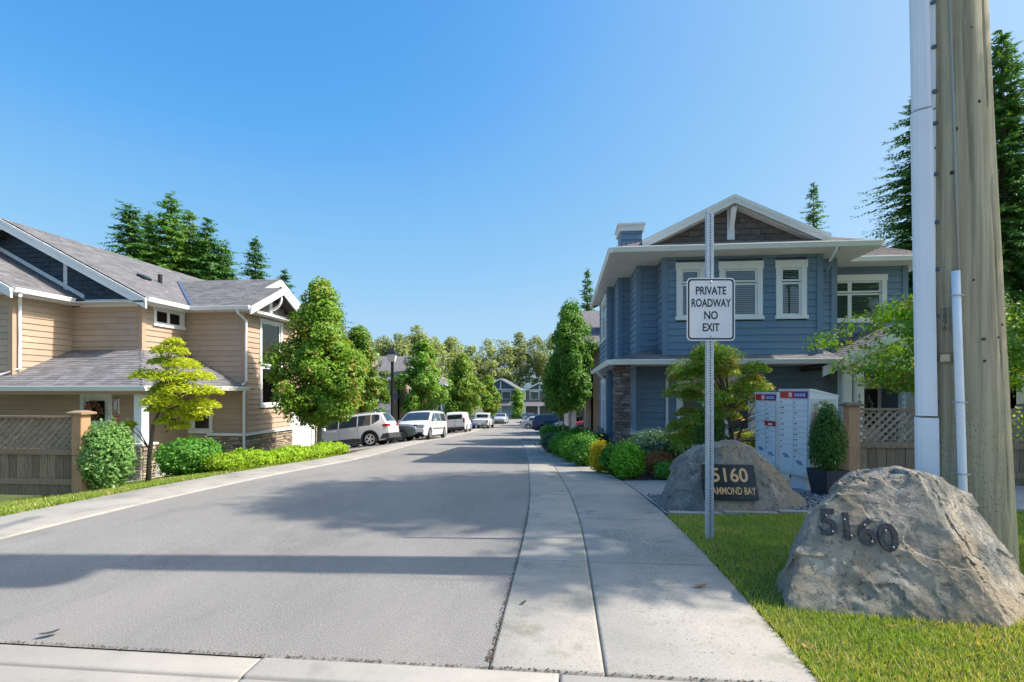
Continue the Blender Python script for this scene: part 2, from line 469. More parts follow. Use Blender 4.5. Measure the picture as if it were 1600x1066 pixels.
# ------------------------------------------------------------------ terrain
_ZY = [-40, 0, 5, 9, 13.5, 20, 26, 31, 40, 50, 62, 80, 101, 140, 400, 1500]
_ZZ = [0, 0, 0, -0.15, -0.43, -0.87, -1.28, -1.58, -2.1, -2.62, -3.12, -3.6, -4.0, -4.3, -4.5, -4.5]
_RY = [-5, 6.3, 10, 14, 20, 28.4, 45.7, 74, 100, 140]
_RX = [-0.36, -0.4, -0.67, -0.95, -1.5, -2.3, -3.66, -5.2, -6.0, -6.0]
_LY = [-5, 6.5, 13.5, 25.3, 29.4, 40.4, 69.4, 100, 140]
_LX = [-5.4, -5.5, -5.5, -7.28, -7.6, -8.2, -9.6, -10.5, -10.5]
def _sm(y, Y, X):
    return sum(np.interp(y + d, Y, X) * w for d, w in ((-1.6, .2), (-.8, .2), (0, .2), (.8, .2), (1.6, .2)))
def xr(y): return float(_sm(y, _RY, _RX))
def xl(y): return float(_sm(y, _LY, _LX))
def gz(x, y):
    z = float(_sm(y, _ZY, _ZZ))
    z -= 0.125 * min(max(xl(min(y, 100)) - 1.15 - x, 0), 4.6)
    e = x - xr(min(y, 100)) - 1.7
    if e > 0: z += 0.035 * min(e, 4)
    return z

def sheet(name, xs_fn, ys, nx, m, dz, parent=None, kind='structure', skirt=0.0):
    """Sheet that follows the ground; xs_fn(y) -> (x0, x1)."""
    V, Fs = [], []
    for y in ys:
        a, b = xs_fn(y)
        for i in range(nx + 1):
            x = a + (b - a) * i / nx
            V.append((x, y, gz(x, y) + dz))
    for j in range(len(ys) - 1):
        for i in range(nx):
            k = j * (nx + 1) + i
            Fs.append((k, k + 1, k + nx + 2, k + nx + 1))
    if skirt:
        ring = [i for i in range(nx)] + [j * (nx + 1) + nx for j in range(len(ys) - 1)] + [(len(ys) - 1) * (nx + 1) + i for i in range(nx, 0, -1)] + [j * (nx + 1) for j in range(len(ys) - 1, 0, -1)]
        b = len(V)
        for i in ring:
            V.append((V[i][0], V[i][1], V[i][2] - skirt))
        for i in range(len(ring)):
            j = (i + 1) % len(ring)
            Fs.append((ring[i], b + i, b + j, ring[j]))
    me = np_mesh(name, V, Fs, m, True if not skirt else False)
    o = inst(name, me, parent)
    if kind: o["kind"] = kind
    return o

def frange(a, b, s):
    n = max(1, int(round((b - a) / s)))
    return [a + (b - a) * i / n for i in range(n + 1)]

# one ground sheet out to the horizon
_gx = [-1500, -600, -250, -120, -70, -45] + list(np.arange(-32, -14, 3.0)) + list(np.arange(-14, 12, 0.8)) + list(np.arange(12, 30, 3.0)) + [35, 60, 120, 300, 800, 1500]
_gy = [-1500, -300, -60, -20, -5] + list(np.arange(0, 32, 1.0)) + list(np.arange(32, 110, 4.0)) + [120, 140, 180, 300, 600, 1500]
V = [(x, y, gz(x, y) - 0.035) for y in _gy for x in _gx]
nxg = len(_gx)
Fs = [(j * nxg + i, j * nxg + i + 1, (j + 1) * nxg + i + 1, (j + 1) * nxg + i) for j in range(len(_gy) - 1) for i in range(nxg - 1)]
tag(inst("ground", np_mesh("ground", V, Fs, field, True), None), kind='structure')

road = sheet("road", lambda y: (xl(y) + 0.002, xr(y) - 0.002), frange(2.632, 106, 0.9), 8, asphalt, 0.0)
sheet("main_road", lambda y: (-40, 40), frange(-9, 1.38, 2), 30, asphalt, -0.012)

random.seed(4)
def slab(name, parent, xa, xb, y0, y1, m, top=0.03, gap=0.003, th=0.1):
    """one concrete slab with tooled (lowered) edges; xa(y), xb(y) are its sides"""
    ys = [y0 + gap, y0 + gap + 0.02] + [y0 + (y1 - y0) * t for t in (0.25, 0.5, 0.75)] + [y1 - gap - 0.02, y1 - gap]
    V, Fs = [], []
    jit = random.uniform(-0.004, 0.004)
    for j, y in enumerate(ys):
        a, b = xa(y) + gap, xb(y) - gap
        xs = [a, a + 0.02, (a + b) / 2, b - 0.02, b]
        for i, x in enumerate(xs):
            e = i in (0, 4) or j in (0, 6)
            V.append((x, y, gz(x, y) + top + jit - (0.007 if e else 0)))
    n = 5
    for j in range(6):
        for i in range(4):
            k = j * n + i
            Fs.append((k, k + 1, k + n + 1, k + n))
    ring = list(range(4)) + [j * n + 4 for j in range(6)] + [6 * n + i for i in range(4, 0, -1)] + [j * n for j in range(6, 0, -1)]
    b0 = len(V)
    for i in ring: V.append((V[i][0], V[i][1], V[i][2] - th))
    for i in range(len(ring)):
        k = (i + 1) % len(ring)
        Fs.append((ring[i], b0 + i, b0 + k, ring[k]))
    return inst(name, np_mesh(name, V, Fs, m), parent)

# right-hand pavement: a flush kerb strip and a walking strip, jointed
sidewalk = empty("sidewalk", kind='structure')
js = [2.64, 4.38, 5.98] + [5.98 + 1.62 * k for k in range(1, 16)]
for a, b in zip(js[:-1], js[1:]):
    if a < 29:
        slab("slab", sidewalk, lambda y: xr(y), lambda y: xr(y) + 0.6, a, b, concrete_walk, top=0.012)
        slab("slab", sidewalk, lambda y: xr(y) + 0.6, lambda y: xr(y) + 1.66, a, b, concrete_walk, top=0.013)
# left-hand pavement band
band = empty("pavement", kind='structure')
jl = frange(2.64, 58, 3.0)
for a, b in zip(jl[:-1], jl[1:]):
    slab("slab", band, lambda y: xl(y) - 0.97, lambda y: xl(y), a, b, concrete, top=0.02)
# kerb and gutter along the main road, in front of the camera
kerb = empty("kerb", kind='structure')
for k in range(-16, 16):
    x0 = -0.02 + 1.6 * k
    slab("kerb_block", kerb, lambda y, x0=x0: x0, lambda y, x0=x0: x0 + 1.6, 2.44, 2.63, concrete, top=0.006)
    slab("gutter_block", kerb, lambda y, x0=x0: x0, lambda y, x0=x0: x0 + 1.6, 1.4, 2.435, concrete, top=0.0)

# driveways on the left, parking on the right
sheet("driveway", lambda y: (-22, xl(y) - 0.98), frange(19.6, 27.6, 1.0), 10, asphalt2, 0.006)
sheet("driveway", lambda y: (-22, xl(y) - 0.98), frange(31, 36.5, 1.0), 10, asphalt2, 0.006)
sheet("driveway", lambda y: (xl(y) - 4.2, xl(y) - 0.98), frange(40, 84, 2.0), 4, asphalt2, 0.006)
sheet("driveway", lambda y: (xr(y) + 0.01, xr(y) + 9), frange(31.5, 62, 1.5), 8, asphalt2, 0.006)
# beds and lawns
MULCH_Y = (9.35, 31)
mulch = sheet("mulch_bed", lambda y: (xr(y) + 1.68, 9.5), frange(9.35, 31, 0.5), 24, mulch_m, 0.008)
sheet("entrance_pad", lambda y: (xr(y) + 1.68, 9.5), frange(6.38, 9.34, 0.4), 14, aggregate, 0.004)
sheet("lawn", lambda y: (xr(y) + 1.67, 14), frange(2.6, 6.2, 0.3), 34, turf, 0.012)
sheet("lawn", lambda y: (-12, xl(y) - 0.98), frange(2.6, 19.5, 0.6), 12, turf, 0.004)
sheet("mulch_bed", lambda y: (xl(y) - 2.1, xl(y) - 1.1), frange(8.8, 17.5, 0.6), 4, mulch_m, 0.014)
sheet("path", lambda y: (-11.2, -8.0), frange(11.0, 12.2, 0.4), 6, aggregate, 0.012)
ed = MB()
for k in range(14):
    x0 = xr(6.3) + 1.70 + 0.62 * k
    ed.box(x0, x0 + 0.61, 6.21, 6.31, gz(x0, 6.2) - 0.08, gz(x0, 6.2) + 0.05)
tag(ed.build("edging_kerb", concrete), kind='structure')

# ------------------------------------------------------------------ grass blades, clippings, pebbles, mulch chips (nobody could count them)
rng = np.random.default_rng(7)
def blades(name, n, area_fn, h, m, w=0.006, lab=None):
    pts = area_fn(n)
    n = len(pts)
    z = np.array([gz(x, y) for x, y in pts]) + 0.008
    an = rng.uniform(0, 2 * np.pi, n)
    hh = h * rng.uniform(0.45, 1.15, n)
    lean = rng.uniform(0.1, 0.9, n)
    la = rng.uniform(0, 2 * np.pi, n)
    dx, dy = np.cos(an) * w, np.sin(an) * w
    B = np.stack([pts[:, 0], pts[:, 1], z], 1)
    V = np.empty((n, 4, 3))
    off = np.stack([dx, dy, np.zeros(n)], 1)
    tip = np.stack([np.cos(la) * lean * hh, np.sin(la) * lean * hh, hh], 1)
    V[:, 0] = B - off; V[:, 1] = B + off
    V[:, 2] = B + tip * 0.55 + off * 0.7; V[:, 3] = B + tip
    Fq = (np.arange(n)[:, None] * 4 + np.array([0, 1, 2, 3])[None, :])
    o = inst(name, np_mesh(name, V.reshape(-1, 3), Fq, m), None)
    return tag(o, lab, "grass", kind='stuff')

def area_right(n):
    y = 2.62 + (6.2 - 2.62) * rng.uniform(0, 1, n) ** 1.25
    e = np.array([xr(t) for t in y]) + 1.675
    x = e + (0.35 + (y - 2.6) * 0.15 + 5.2) * np.where(rng.uniform(0, 1, n) < .008, -np.abs(rng.normal(0, .0028, n)), rng.uniform(-.0005, 1, n))
    k = x < 0.995 * (y * 1.02) + 1.4
    return np.stack([x, y], 1)[k]
blades("grass", 150000, area_right, 0.042, L_GRASS, 0.0035, "short mown green grass around the two boulders and sign post")
def area_left(n):
    y = rng.uniform(4.5, 15, n)
    e = np.array([xl(t) for t in y]) - 0.985
    x = e - rng.uniform(0, 1, n) ** 1.3 * 2.2
    return np.stack([x, y], 1)
blades("grass", 42000, area_left, 0.06, L_GRASS, 0.006, "strip of long bright grass beside the left pavement and fence")

def scatter(name, n, pts_fn, size, m, lab, cat, flat=0.5, seed=1, dz=0.0):
    """many small irregular lumps joined in one object"""
    r = np.random.default_rng(seed)
    base = np.array([(1, 0, 0), (0, 1, 0), (-1, 0, 0), (0, -1, 0), (0, 0, 1), (0, 0, -1)], float)
    tri = np.array([(0, 1, 4), (1, 2, 4), (2, 3, 4), (3, 0, 4), (1, 0, 5), (2, 1, 5), (3, 2, 5), (0, 3, 5)])
    pts = pts_fn(r, n); n = len(pts)
    s = size * r.uniform(0.5, 1.4, (n, 1)) * np.array([[1, 0.75, flat]]) * r.uniform(0.7, 1.2, (n, 3))
    a = r.uniform(0, 2 * np.pi, n)
    V = base[None] * s[:, None, :]
    ca, sa = np.cos(a)[:, None], np.sin(a)[:, None]
    X = V[..., 0] * ca - V[..., 1] * sa; Y = V[..., 0] * sa + V[..., 1] * ca
    V = np.stack([X, Y, V[..., 2]], 2)
    z = np.array([gz(p[0], p[1]) for p in pts]) + s[:, 2] * 0.6 + dz
    V += np.stack([pts[:, 0], pts[:, 1], z], 1)[:, None, :]
    Fc = (np.arange(n)[:, None, None] * 6 + tri[None]).reshape(-1, 3)
    o = inst(name, np_mesh(name, V.reshape(-1, 3), Fc, m, smooth=(flat > 0.4)), None)
    return tag(o, lab, cat, kind='stuff')

def p_peb(r, n):
    y = r.uniform(6.34, 7.7, n); x = np.array([xr(t) for t in y]) + 1.72 + r.uniform(0, 1, n) * 3.0
    return np.stack([x, y], 1)
scatter("pebbles", 2600, p_peb, 0.028, pebble_m, "loose grey river pebbles spread around the plaque boulder", "pebbles", 0.6, 3, 0.004)
def p_mul(r, n):
    y = r.uniform(9.4, 19, n); x = np.array([xr(t) for t in y]) + 1.66 + r.uniform(0, 1, n) ** 1.3 * 3.2
    return np.stack([x, y], 1)
scatter("bark_chips", 5200, p_mul, 0.035, mulch_m, "dark reddish bark chips spread over the shrub bed", "bark chips", 0.3, 4, 0.008)
moss_m = mat("clippings", (0.12, 0.125, 0.06), (0.19, 0.165, 0.10), 20, rough=0.95, rand=0.35)
def p_moss(r, n):
    t = np.clip(r.normal(0.5, 0.2, n), 0, 1)
    y = 2.9 + 3.4 * t
    c = np.array([xr(v) for v in y]) + 1.12 + 0.12 * np.sin(y * 3)
    x = c + r.normal(0, 0.16, n)
    k = (x > -0.36 + 0.68) & (x < np.array([xr(v) for v in y]) + 1.63)
    return np.stack([x, y], 1)[k]
scatter("grass_clippings", 3200, p_moss, 0.0034, moss_m, "dry grass clippings and moss scattered on the right pavement", "grass clippings", 0.25, 5, 0.012)
dirt_m = mat("joint_dirt", (0.09, 0.065, 0.04), (0.15, 0.11, 0.06), 30, rough=0.95, rand=0.4)
def p_dirt(r, n):
    k = n // 2
    y = 2.7 + 4 * r.uniform(0, 1, k) ** 1.6
    a = np.stack([np.array([xr(v) for v in y]) + r.normal(0, 0.010, k), y], 1)
    x = r.uniform(-3.2, 1.4, n - k)
    b = np.stack([x, 2.64 + r.normal(0, 0.008, n - k)], 1)
    return np.concatenate([a, b])
scatter("joint_dirt", 1100, p_dirt, 0.0062, dirt_m, "brown dirt and dead needles caught in the kerb joints", "dirt", 0.4, 6, 0.006)

leaf_brown = mat("dead_leaf", (0.36, 0.20, 0.09), (0.24, 0.13, 0.06), 30, rough=0.8)
leaf_dark = mat("dark_leaf", (0.05, 0.045, 0.04), rough=0.9)
def fallen_leaf(px, d, size, m, label, ang):
    x, y = at(px, d)
    b = MB()
    n = 9
    for i in range(n):
        t0 = -1 + 2 * i / n; t1 = -1 + 2 * (i + 1) / n
        w0, w1 = 0.38 * math.sqrt(max(0, 1 - t0 * t0)), 0.38 * math.sqrt(max(0, 1 - t1 * t1))
        z0, z1 = 0.25 * t0 * t0, 0.25 * t1 * t1
        for s in (-1, 1):
            b.add([(t0, 0, z0), (t1, 0, z1), (t1, s * w1, z1 + 0.22 * w1), (t0, s * w0, z0 + 0.22 * w0)], [(0, 1, 2, 3)])
    o = b.build("fallen_leaf", m, None, (x, y, gz(x, y) + 0.02), (0, 0, ang))
    o.scale = (size, size, size)
    tag(o, label, "leaf")
fallen_leaf(1263, 2.84, 0.042, leaf_brown, "curled tan leaf lying where the right pavement meets the front grass", 2.2)
fallen_leaf(1095, 3.75, 0.05, leaf_brown, "flat brown leaf lying on the shaded right pavement slab", 0.3)
fallen_leaf(818, 3.45, 0.028, leaf_dark, "small dark leaf lying on the kerb strip by the asphalt edge", 1.0)
fallen_leaf(77, 3.01, 0.05, leaf_dark, "dark leaf lying alone on the asphalt near the front kerb", 0.8)
fallen_leaf(1395, 3.05, 0.04, leaf_brown, "brown leaf in the grass below the front boulder", 0.2)
# ------------------------------------------------------------------ plants
def leaf_quads(C_, Nrm, size, rnd, aspect=0.55, fold=True):
    """rhombic leaves at C_ with normals Nrm"""
    n = len(C_)
    Nrm = Nrm / (np.linalg.norm(Nrm, axis=1, keepdims=True) + 1e-9)
    t = rnd.normal(size=(n, 3))
    t -= (t * Nrm).sum(1, keepdims=True) * Nrm
    t /= np.linalg.norm(t, axis=1, keepdims=True) + 1e-9
    b = np.cross(Nrm, t)
    s = (size * rnd.uniform(0.6, 1.3, n))[:, None]
    V = np.empty((n, 4, 3))
    V[:, 0] = C_ - t * s * 0.5
    V[:, 1] = C_ + b * s * aspect * 0.5 + Nrm * s * 0.06
    V[:, 2] = C_ + t * s * 0.5 - Nrm * s * 0.12
    V[:, 3] = C_ - b * s * aspect * 0.5 + Nrm * s * 0.06
    return V

def quads_mesh(name, V, m):
    n = len(V)
    Fq = np.arange(n * 4, dtype=np.int32).reshape(n, 4)
    return np_mesh(name, V.reshape(-1, 3), Fq, m)

def crown_points(rnd, prof, h0, h1, n_clump, per, rc, droop=0.0, flat=0.6, fill=0.55, lob=0.24):
    """clumps in a crown whose radius at relative height t is prof(t); returns leaf centres, normals, clump centres"""
    ts = rnd.uniform(0, 1, n_clump * 6)
    pr = np.array([prof(t) for t in ts])
    keep = rnd.uniform(0, pr.max(), len(ts)) < pr
    ts, pr = ts[keep][:n_clump], pr[keep][:n_clump]
    k = len(ts)
    a = rnd.uniform(0, 2 * np.pi, k)
    lobes = 1 + lob * np.sin(3 * a + 5 * ts + rnd.uniform(0, 6)) + lob * np.sin(5 * a - 9 * ts)
    rr = np.maximum(pr * lobes - rc * 0.55, 0.02) * rnd.uniform(fill, 1.0, k) ** 0.6
    cc = np.stack([np.cos(a) * rr, np.sin(a) * rr, h0 + (h1 - h0) * ts], 1)
    P, Nn = [], []
    for c in cc:
        m = int(per * rnd.uniform(0.6, 1.4))
        d = rnd.normal(size=(m, 3)); d /= np.linalg.norm(d, axis=1, keepdims=True)
        r = rc * rnd.uniform(0.75, 1.25) * rnd.uniform(0.35, 1.0, m)[:, None] ** 0.5
        p = d * r * np.array([1, 1, flat])
        p[:, 2] -= droop * (p[:, 0] ** 2 + p[:, 1] ** 2) / rc
        P.append(c + p)
        ax = np.array([c[0], c[1], 0]); ax = ax / (np.linalg.norm(ax) + 1e-6)
        Nn.append(d * 0.6 + ax * 0.45 + np.array([0, 0, 0.55]) + rnd.normal(size=(m, 3)) * 0.45)
    return np.concatenate(P), np.concatenate(Nn), cc

def limb_mesh(rnd, cc, base_h, rad, top_h, n_limb, twist=0.05, lean=(0, 0), stems=1):
    b = MB(); b.sm = True
    L = []
    z0 = -0.25
    pts, rads = [], []
    nseg = 7
    for i in range(nseg + 1):
        t = i / nseg
        z = z0 + (top_h - z0) * t
        pts.append((lean[0] * t + rnd.normal() * twist * rad * 6 * t, lean[1] * t + rnd.normal() * twist * rad * 6 * t, z))
        flare = 1.35 if i == 0 else (1.12 if i == 1 else 1)
        rads.append(rad * flare * (1 - 0.80 * t))
    b.tube(pts, rads, 9)
    sel = cc[rnd.permutation(len(cc))[:n_limb]]
    P = np.array(pts)
    for c in sel:
        zb = base_h + (min(c[2], top_h) - base_h) * 0.55
        zb = max(base_h, min(zb, top_h * 0.92))
        k = np.interp(zb, P[:, 2], P[:, 0]), np.interp(zb, P[:, 2], P[:, 1])
        s = np.array([k[0], k[1], zb])
        mid = s * 0.5 + c * 0.5 + np.array([0, 0, 0.10 * np.linalg.norm(c - s)])
        r0 = rad * 0.42 * (1 - 0.6 * zb / top_h)
        b.tube([s, mid, c], [r0, r0 * 0.6, r0 * 0.22], 5, cap=False)
    return b

def decid(name, x, y, label, group, prof, h0, h1, n_clump, per, rc, leaf, lm, trunk_r, seed, fork=None, bm=None, droop=0.0, flat=0.6, n_limb=14, lean=(0, 0), z=None, fill=0.55, cat="tree", asp=0.6, lob=0.24):
    rnd = np.random.default_rng(seed)
    zz = gz(x, y) if z is None else z
    t = empty(name, (x, y, zz), 0, label, cat, group)
    P, Nn, cc = crown_points(rnd, prof, h0, h1, n_clump, per, rc, droop, flat, fill, lob)
    sh = np.clip((P[:, 2:3] / h1), 0, 1) * np.array([[lean[0], lean[1], 0]])
    inst("crown", quads_mesh("crown", leaf_quads(P + sh, Nn, leaf, rnd, asp), lm), t)
    b = limb_mesh(rnd, cc + np.clip(cc[:, 2:3] / h1, 0, 1) * np.array([[lean[0], lean[1], 0]]), fork if fork else h0 * 0.9, trunk_r, h0 + (h1 - h0) * 0.7, n_limb, lean=(lean[0] * 0.7, lean[1] * 0.7))
    b.build("trunk", bm or bark, t)
    return t

def conifer(name, x, y, label, group, H, Rb, seed, lm=None, h0=1.0, dens=1.0, z=None, n_lev=None, curve=0.64, spray=0.55):
    """trunk with whorls of drooping branches that carry flat needle sprays"""
    rnd = np.random.default_rng(seed)
    zz = gz(x, y) if z is None else z
    t = empty(name, (x, y, zz), 0, label, "tree", group)
    b = MB(); b.sm = True
    wob = rnd.normal(size=2) * 0.01 * H
    b.tube([(0, 0, -0.3), (wob[0] * .3, wob[1] * .3, H * 0.4), (wob[0], wob[1], H * 0.985)], [0.02 * H + 0.03, 0.012 * H + .02, 0.012], 8)
    n_lev = n_lev or int(H * 3.1)
    Vs = []
    up = np.array([0, 0, 1.0])
    for i in range(n_lev):
        f = (i + rnd.uniform(0, 0.8)) / n_lev
        zl = h0 + (H - h0) * f
        Lb = Rb * (1 - f) ** curve * rnd.uniform(0.7, 1.12) + 0.06
        nb = max(5, int((5.5 + 4.5 * (1 - f)) * dens))
        a0 = rnd.uniform(0, 6.28)
        for k in range(nb):
            a = a0 + 6.283 * k / nb + rnd.normal() * 0.25
            L_ = Lb * rnd.uniform(0.5, 1.15)
            z0 = zl + rnd.normal() * 0.55 * (H - h0) / n_lev
            rise = rnd.uniform(-0.25, 0.12) + 0.55 * f - 0.15
            d = np.array([math.cos(a), math.sin(a), 0])
            side = np.array([-d[1], d[0], 0])
            ns = max(3, int(L_ / (0.20 * spray / 0.55) * 1.0))
            for j in range(ns):
                s = (j + 0.6) / ns
                if s < 0.12: continue
                zc = z0 + rise * L_ * s - 0.32 * L_ * s * s + 0.06 * L_ * max(0, s - 0.7)
                c = d * L_ * s + np.array([wob[0] * f, wob[1] * f, zc])
                wl = (1.12 * spray * (0.35 + 0.75 * (1 - s)) * (0.5 + 0.5 * min(1, L_ / 1.5)))
                for sg in (-1, 1):
                    dirv = d * rnd.uniform(0.5, 1.0) + side * sg * rnd.uniform(0.55, 1.1) - up * rnd.uniform(0.05, 0.5)
                    dirv /= np.linalg.norm(dirv)
                    wv = np.cross(dirv, up + rnd.normal(size=3) * 0.35); wv /= np.linalg.norm(wv) + 1e-6
                    w = wl * rnd.uniform(0.13, 0.24)
                    ln = wl * rnd.uniform(0.75, 1.3)
                    Vs.append([c, c + dirv * ln * 0.45 + wv * w, c + dirv * ln, c + dirv * ln * 0.45 - wv * w])
                # hanging spray
                dirv = d * 0.5 - up * rnd.uniform(0.4, 1.0) + side * rnd.normal() * 0.4
                dirv /= np.linalg.norm(dirv)
                wv = side * 0.7 + rnd.normal(size=3) * 0.3; wv /= np.linalg.norm(wv)
                ln = wl * rnd.uniform(0.5, 0.95); w = wl * 0.16
                Vs.append([c, c + dirv * ln * 0.5 + wv * w, c + dirv * ln, c + dirv * ln * 0.5 - wv * w])
            tipc = d * L_ + np.array([wob[0] * f, wob[1] * f, z0 + rise * L_ - 0.26 * L_])
            Vs.append([tipc - d * 0.2, tipc + side * 0.05, tipc + d * 0.22 * spray / .55, tipc - side * 0.05])
    top = np.array([wob[0], wob[1], H])
    for k in range(5):
        a = 6.283 * k / 5
        d = np.array([math.cos(a), math.sin(a), 0])
        Vs.append([top - up * 0.5, top - up * 0.25 + d * 0.07, top + up * 0.12, top - up * 0.25 - d * 0.07])
    inst("crown", quads_mesh("crown", np.array(Vs), lm or L_FIR), t)
    b.build("trunk", bark, t)
    return t

def shrub(name, x, y, label, group, rx, ry, h, n, leaf, lm, seed, spiky=0.0, lump=0.16, cat="shrub", z=None, cone=0.0, core=True, asp=0.5, flare=0.0):
    """rounded bush: leaves over an uneven shell, short stems inside"""
    rnd = np.random.default_rng(seed)
    zz = gz(x, y) if z is None else z
    t = empty(name, (x, y, zz), rnd.uniform(0, 6.28) if rx == ry else 0, label, cat, group)
    d = rnd.normal(size=(n, 3)); d /= np.linalg.norm(d, axis=1, keepdims=True)
    a = np.arctan2(d[:, 1], d[:, 0]); e = d[:, 2]
    lf = 1 + lump * (np.sin(3 * a + 2.1 * e * 3 + seed) * 0.5 + np.sin(5 * a - 4 * e + seed * 2) * 0.35 + np.sin(9 * a + 7 * e + seed) * 0.25)
    rad = rnd.uniform(0.72, 1.02, n) * lf
    out = rnd.uniform(0, 1, n) < spiky
    rad = np.where(out, rad * rnd.uniform(1.0, 1.3, n), rad)
    zt = 0.5 + 0.5 * e
    tap = 1 - cone * np.clip(zt - 0.15, 0, 1) ** 1.3
    P = np.stack([d[:, 0] * rx * rad * tap, d[:, 1] * ry * rad * tap, h * 0.5 + e * h * 0.5 * rad], 1)
    P[:, 2] = np.maximum(P[:, 2], 0.02 + rnd.uniform(0, 0.06, n))
    Nn = d * 0.9 + rnd.normal(size=(n, 3)) * 0.55 + np.array([0, 0, 0.25])
    inst("foliage", quads_mesh("foliage", leaf_quads(P, Nn, leaf, rnd, asp), lm), t)
    b = MB()
    for k in range(7):
        an = 6.283 * k / 7 + rnd.uniform(0, .5)
        q = (math.cos(an) * rx * 0.6, math.sin(an) * ry * 0.6, h * rnd.uniform(0.55, 0.8))
        b.tube([(math.cos(an) * 0.03, math.sin(an) * 0.03, -0.05), (q[0] * .4, q[1] * .4, q[2] * .5), q], [0.014, 0.01, 0.004], 5, cap=False)
    b.build("stem", bark, t)
    if core:
        # dense twiggy middle of the bush
        m = int(n * 0.35)
        d2 = rnd.normal(size=(m, 3)); d2 /= np.linalg.norm(d2, axis=1, keepdims=True)
        r2 = rnd.uniform(0.25, 0.78, m)[:, None]
        z2 = 0.5 + 0.5 * d2[:, 2:3] * r2
        tp = 1 - cone * np.clip(z2 - 0.15, 0, 1) ** 1.3
        P2 = np.concatenate([d2[:, :1] * rx * r2 * tp, d2[:, 1:2] * ry * r2 * tp, h * z2], 1)
        inst("inner_foliage", quads_mesh("inner_foliage", leaf_quads(P2, d2 + rnd.normal(size=(m, 3)) * .6, leaf * 1.9, rnd, 0.7), lm), t)
    return t

# crown outlines (radius at relative height)
def p_oval(w): return lambda t: w * math.sin(math.pi * min(1, (t * 0.94 + 0.06))) ** 0.6
def p_street(w):
    return lambda t: w * float(np.interp(t, [0, .08, .25, .42, .6, .75, .9, 1], [.35, .72, 1, .97, .72, .55, .36, .08]))
def p_column(w):
    return lambda t: w * float(np.interp(t, [0, .1, .35, .7, .9, 1], [.4, .85, 1, .85, .5, .15]))
def p_far(w):
    return lambda t: w * float(np.interp(t, [0, .15, .5, .75, .92, 1], [.35, .75, 1, .85, .5, .2]))

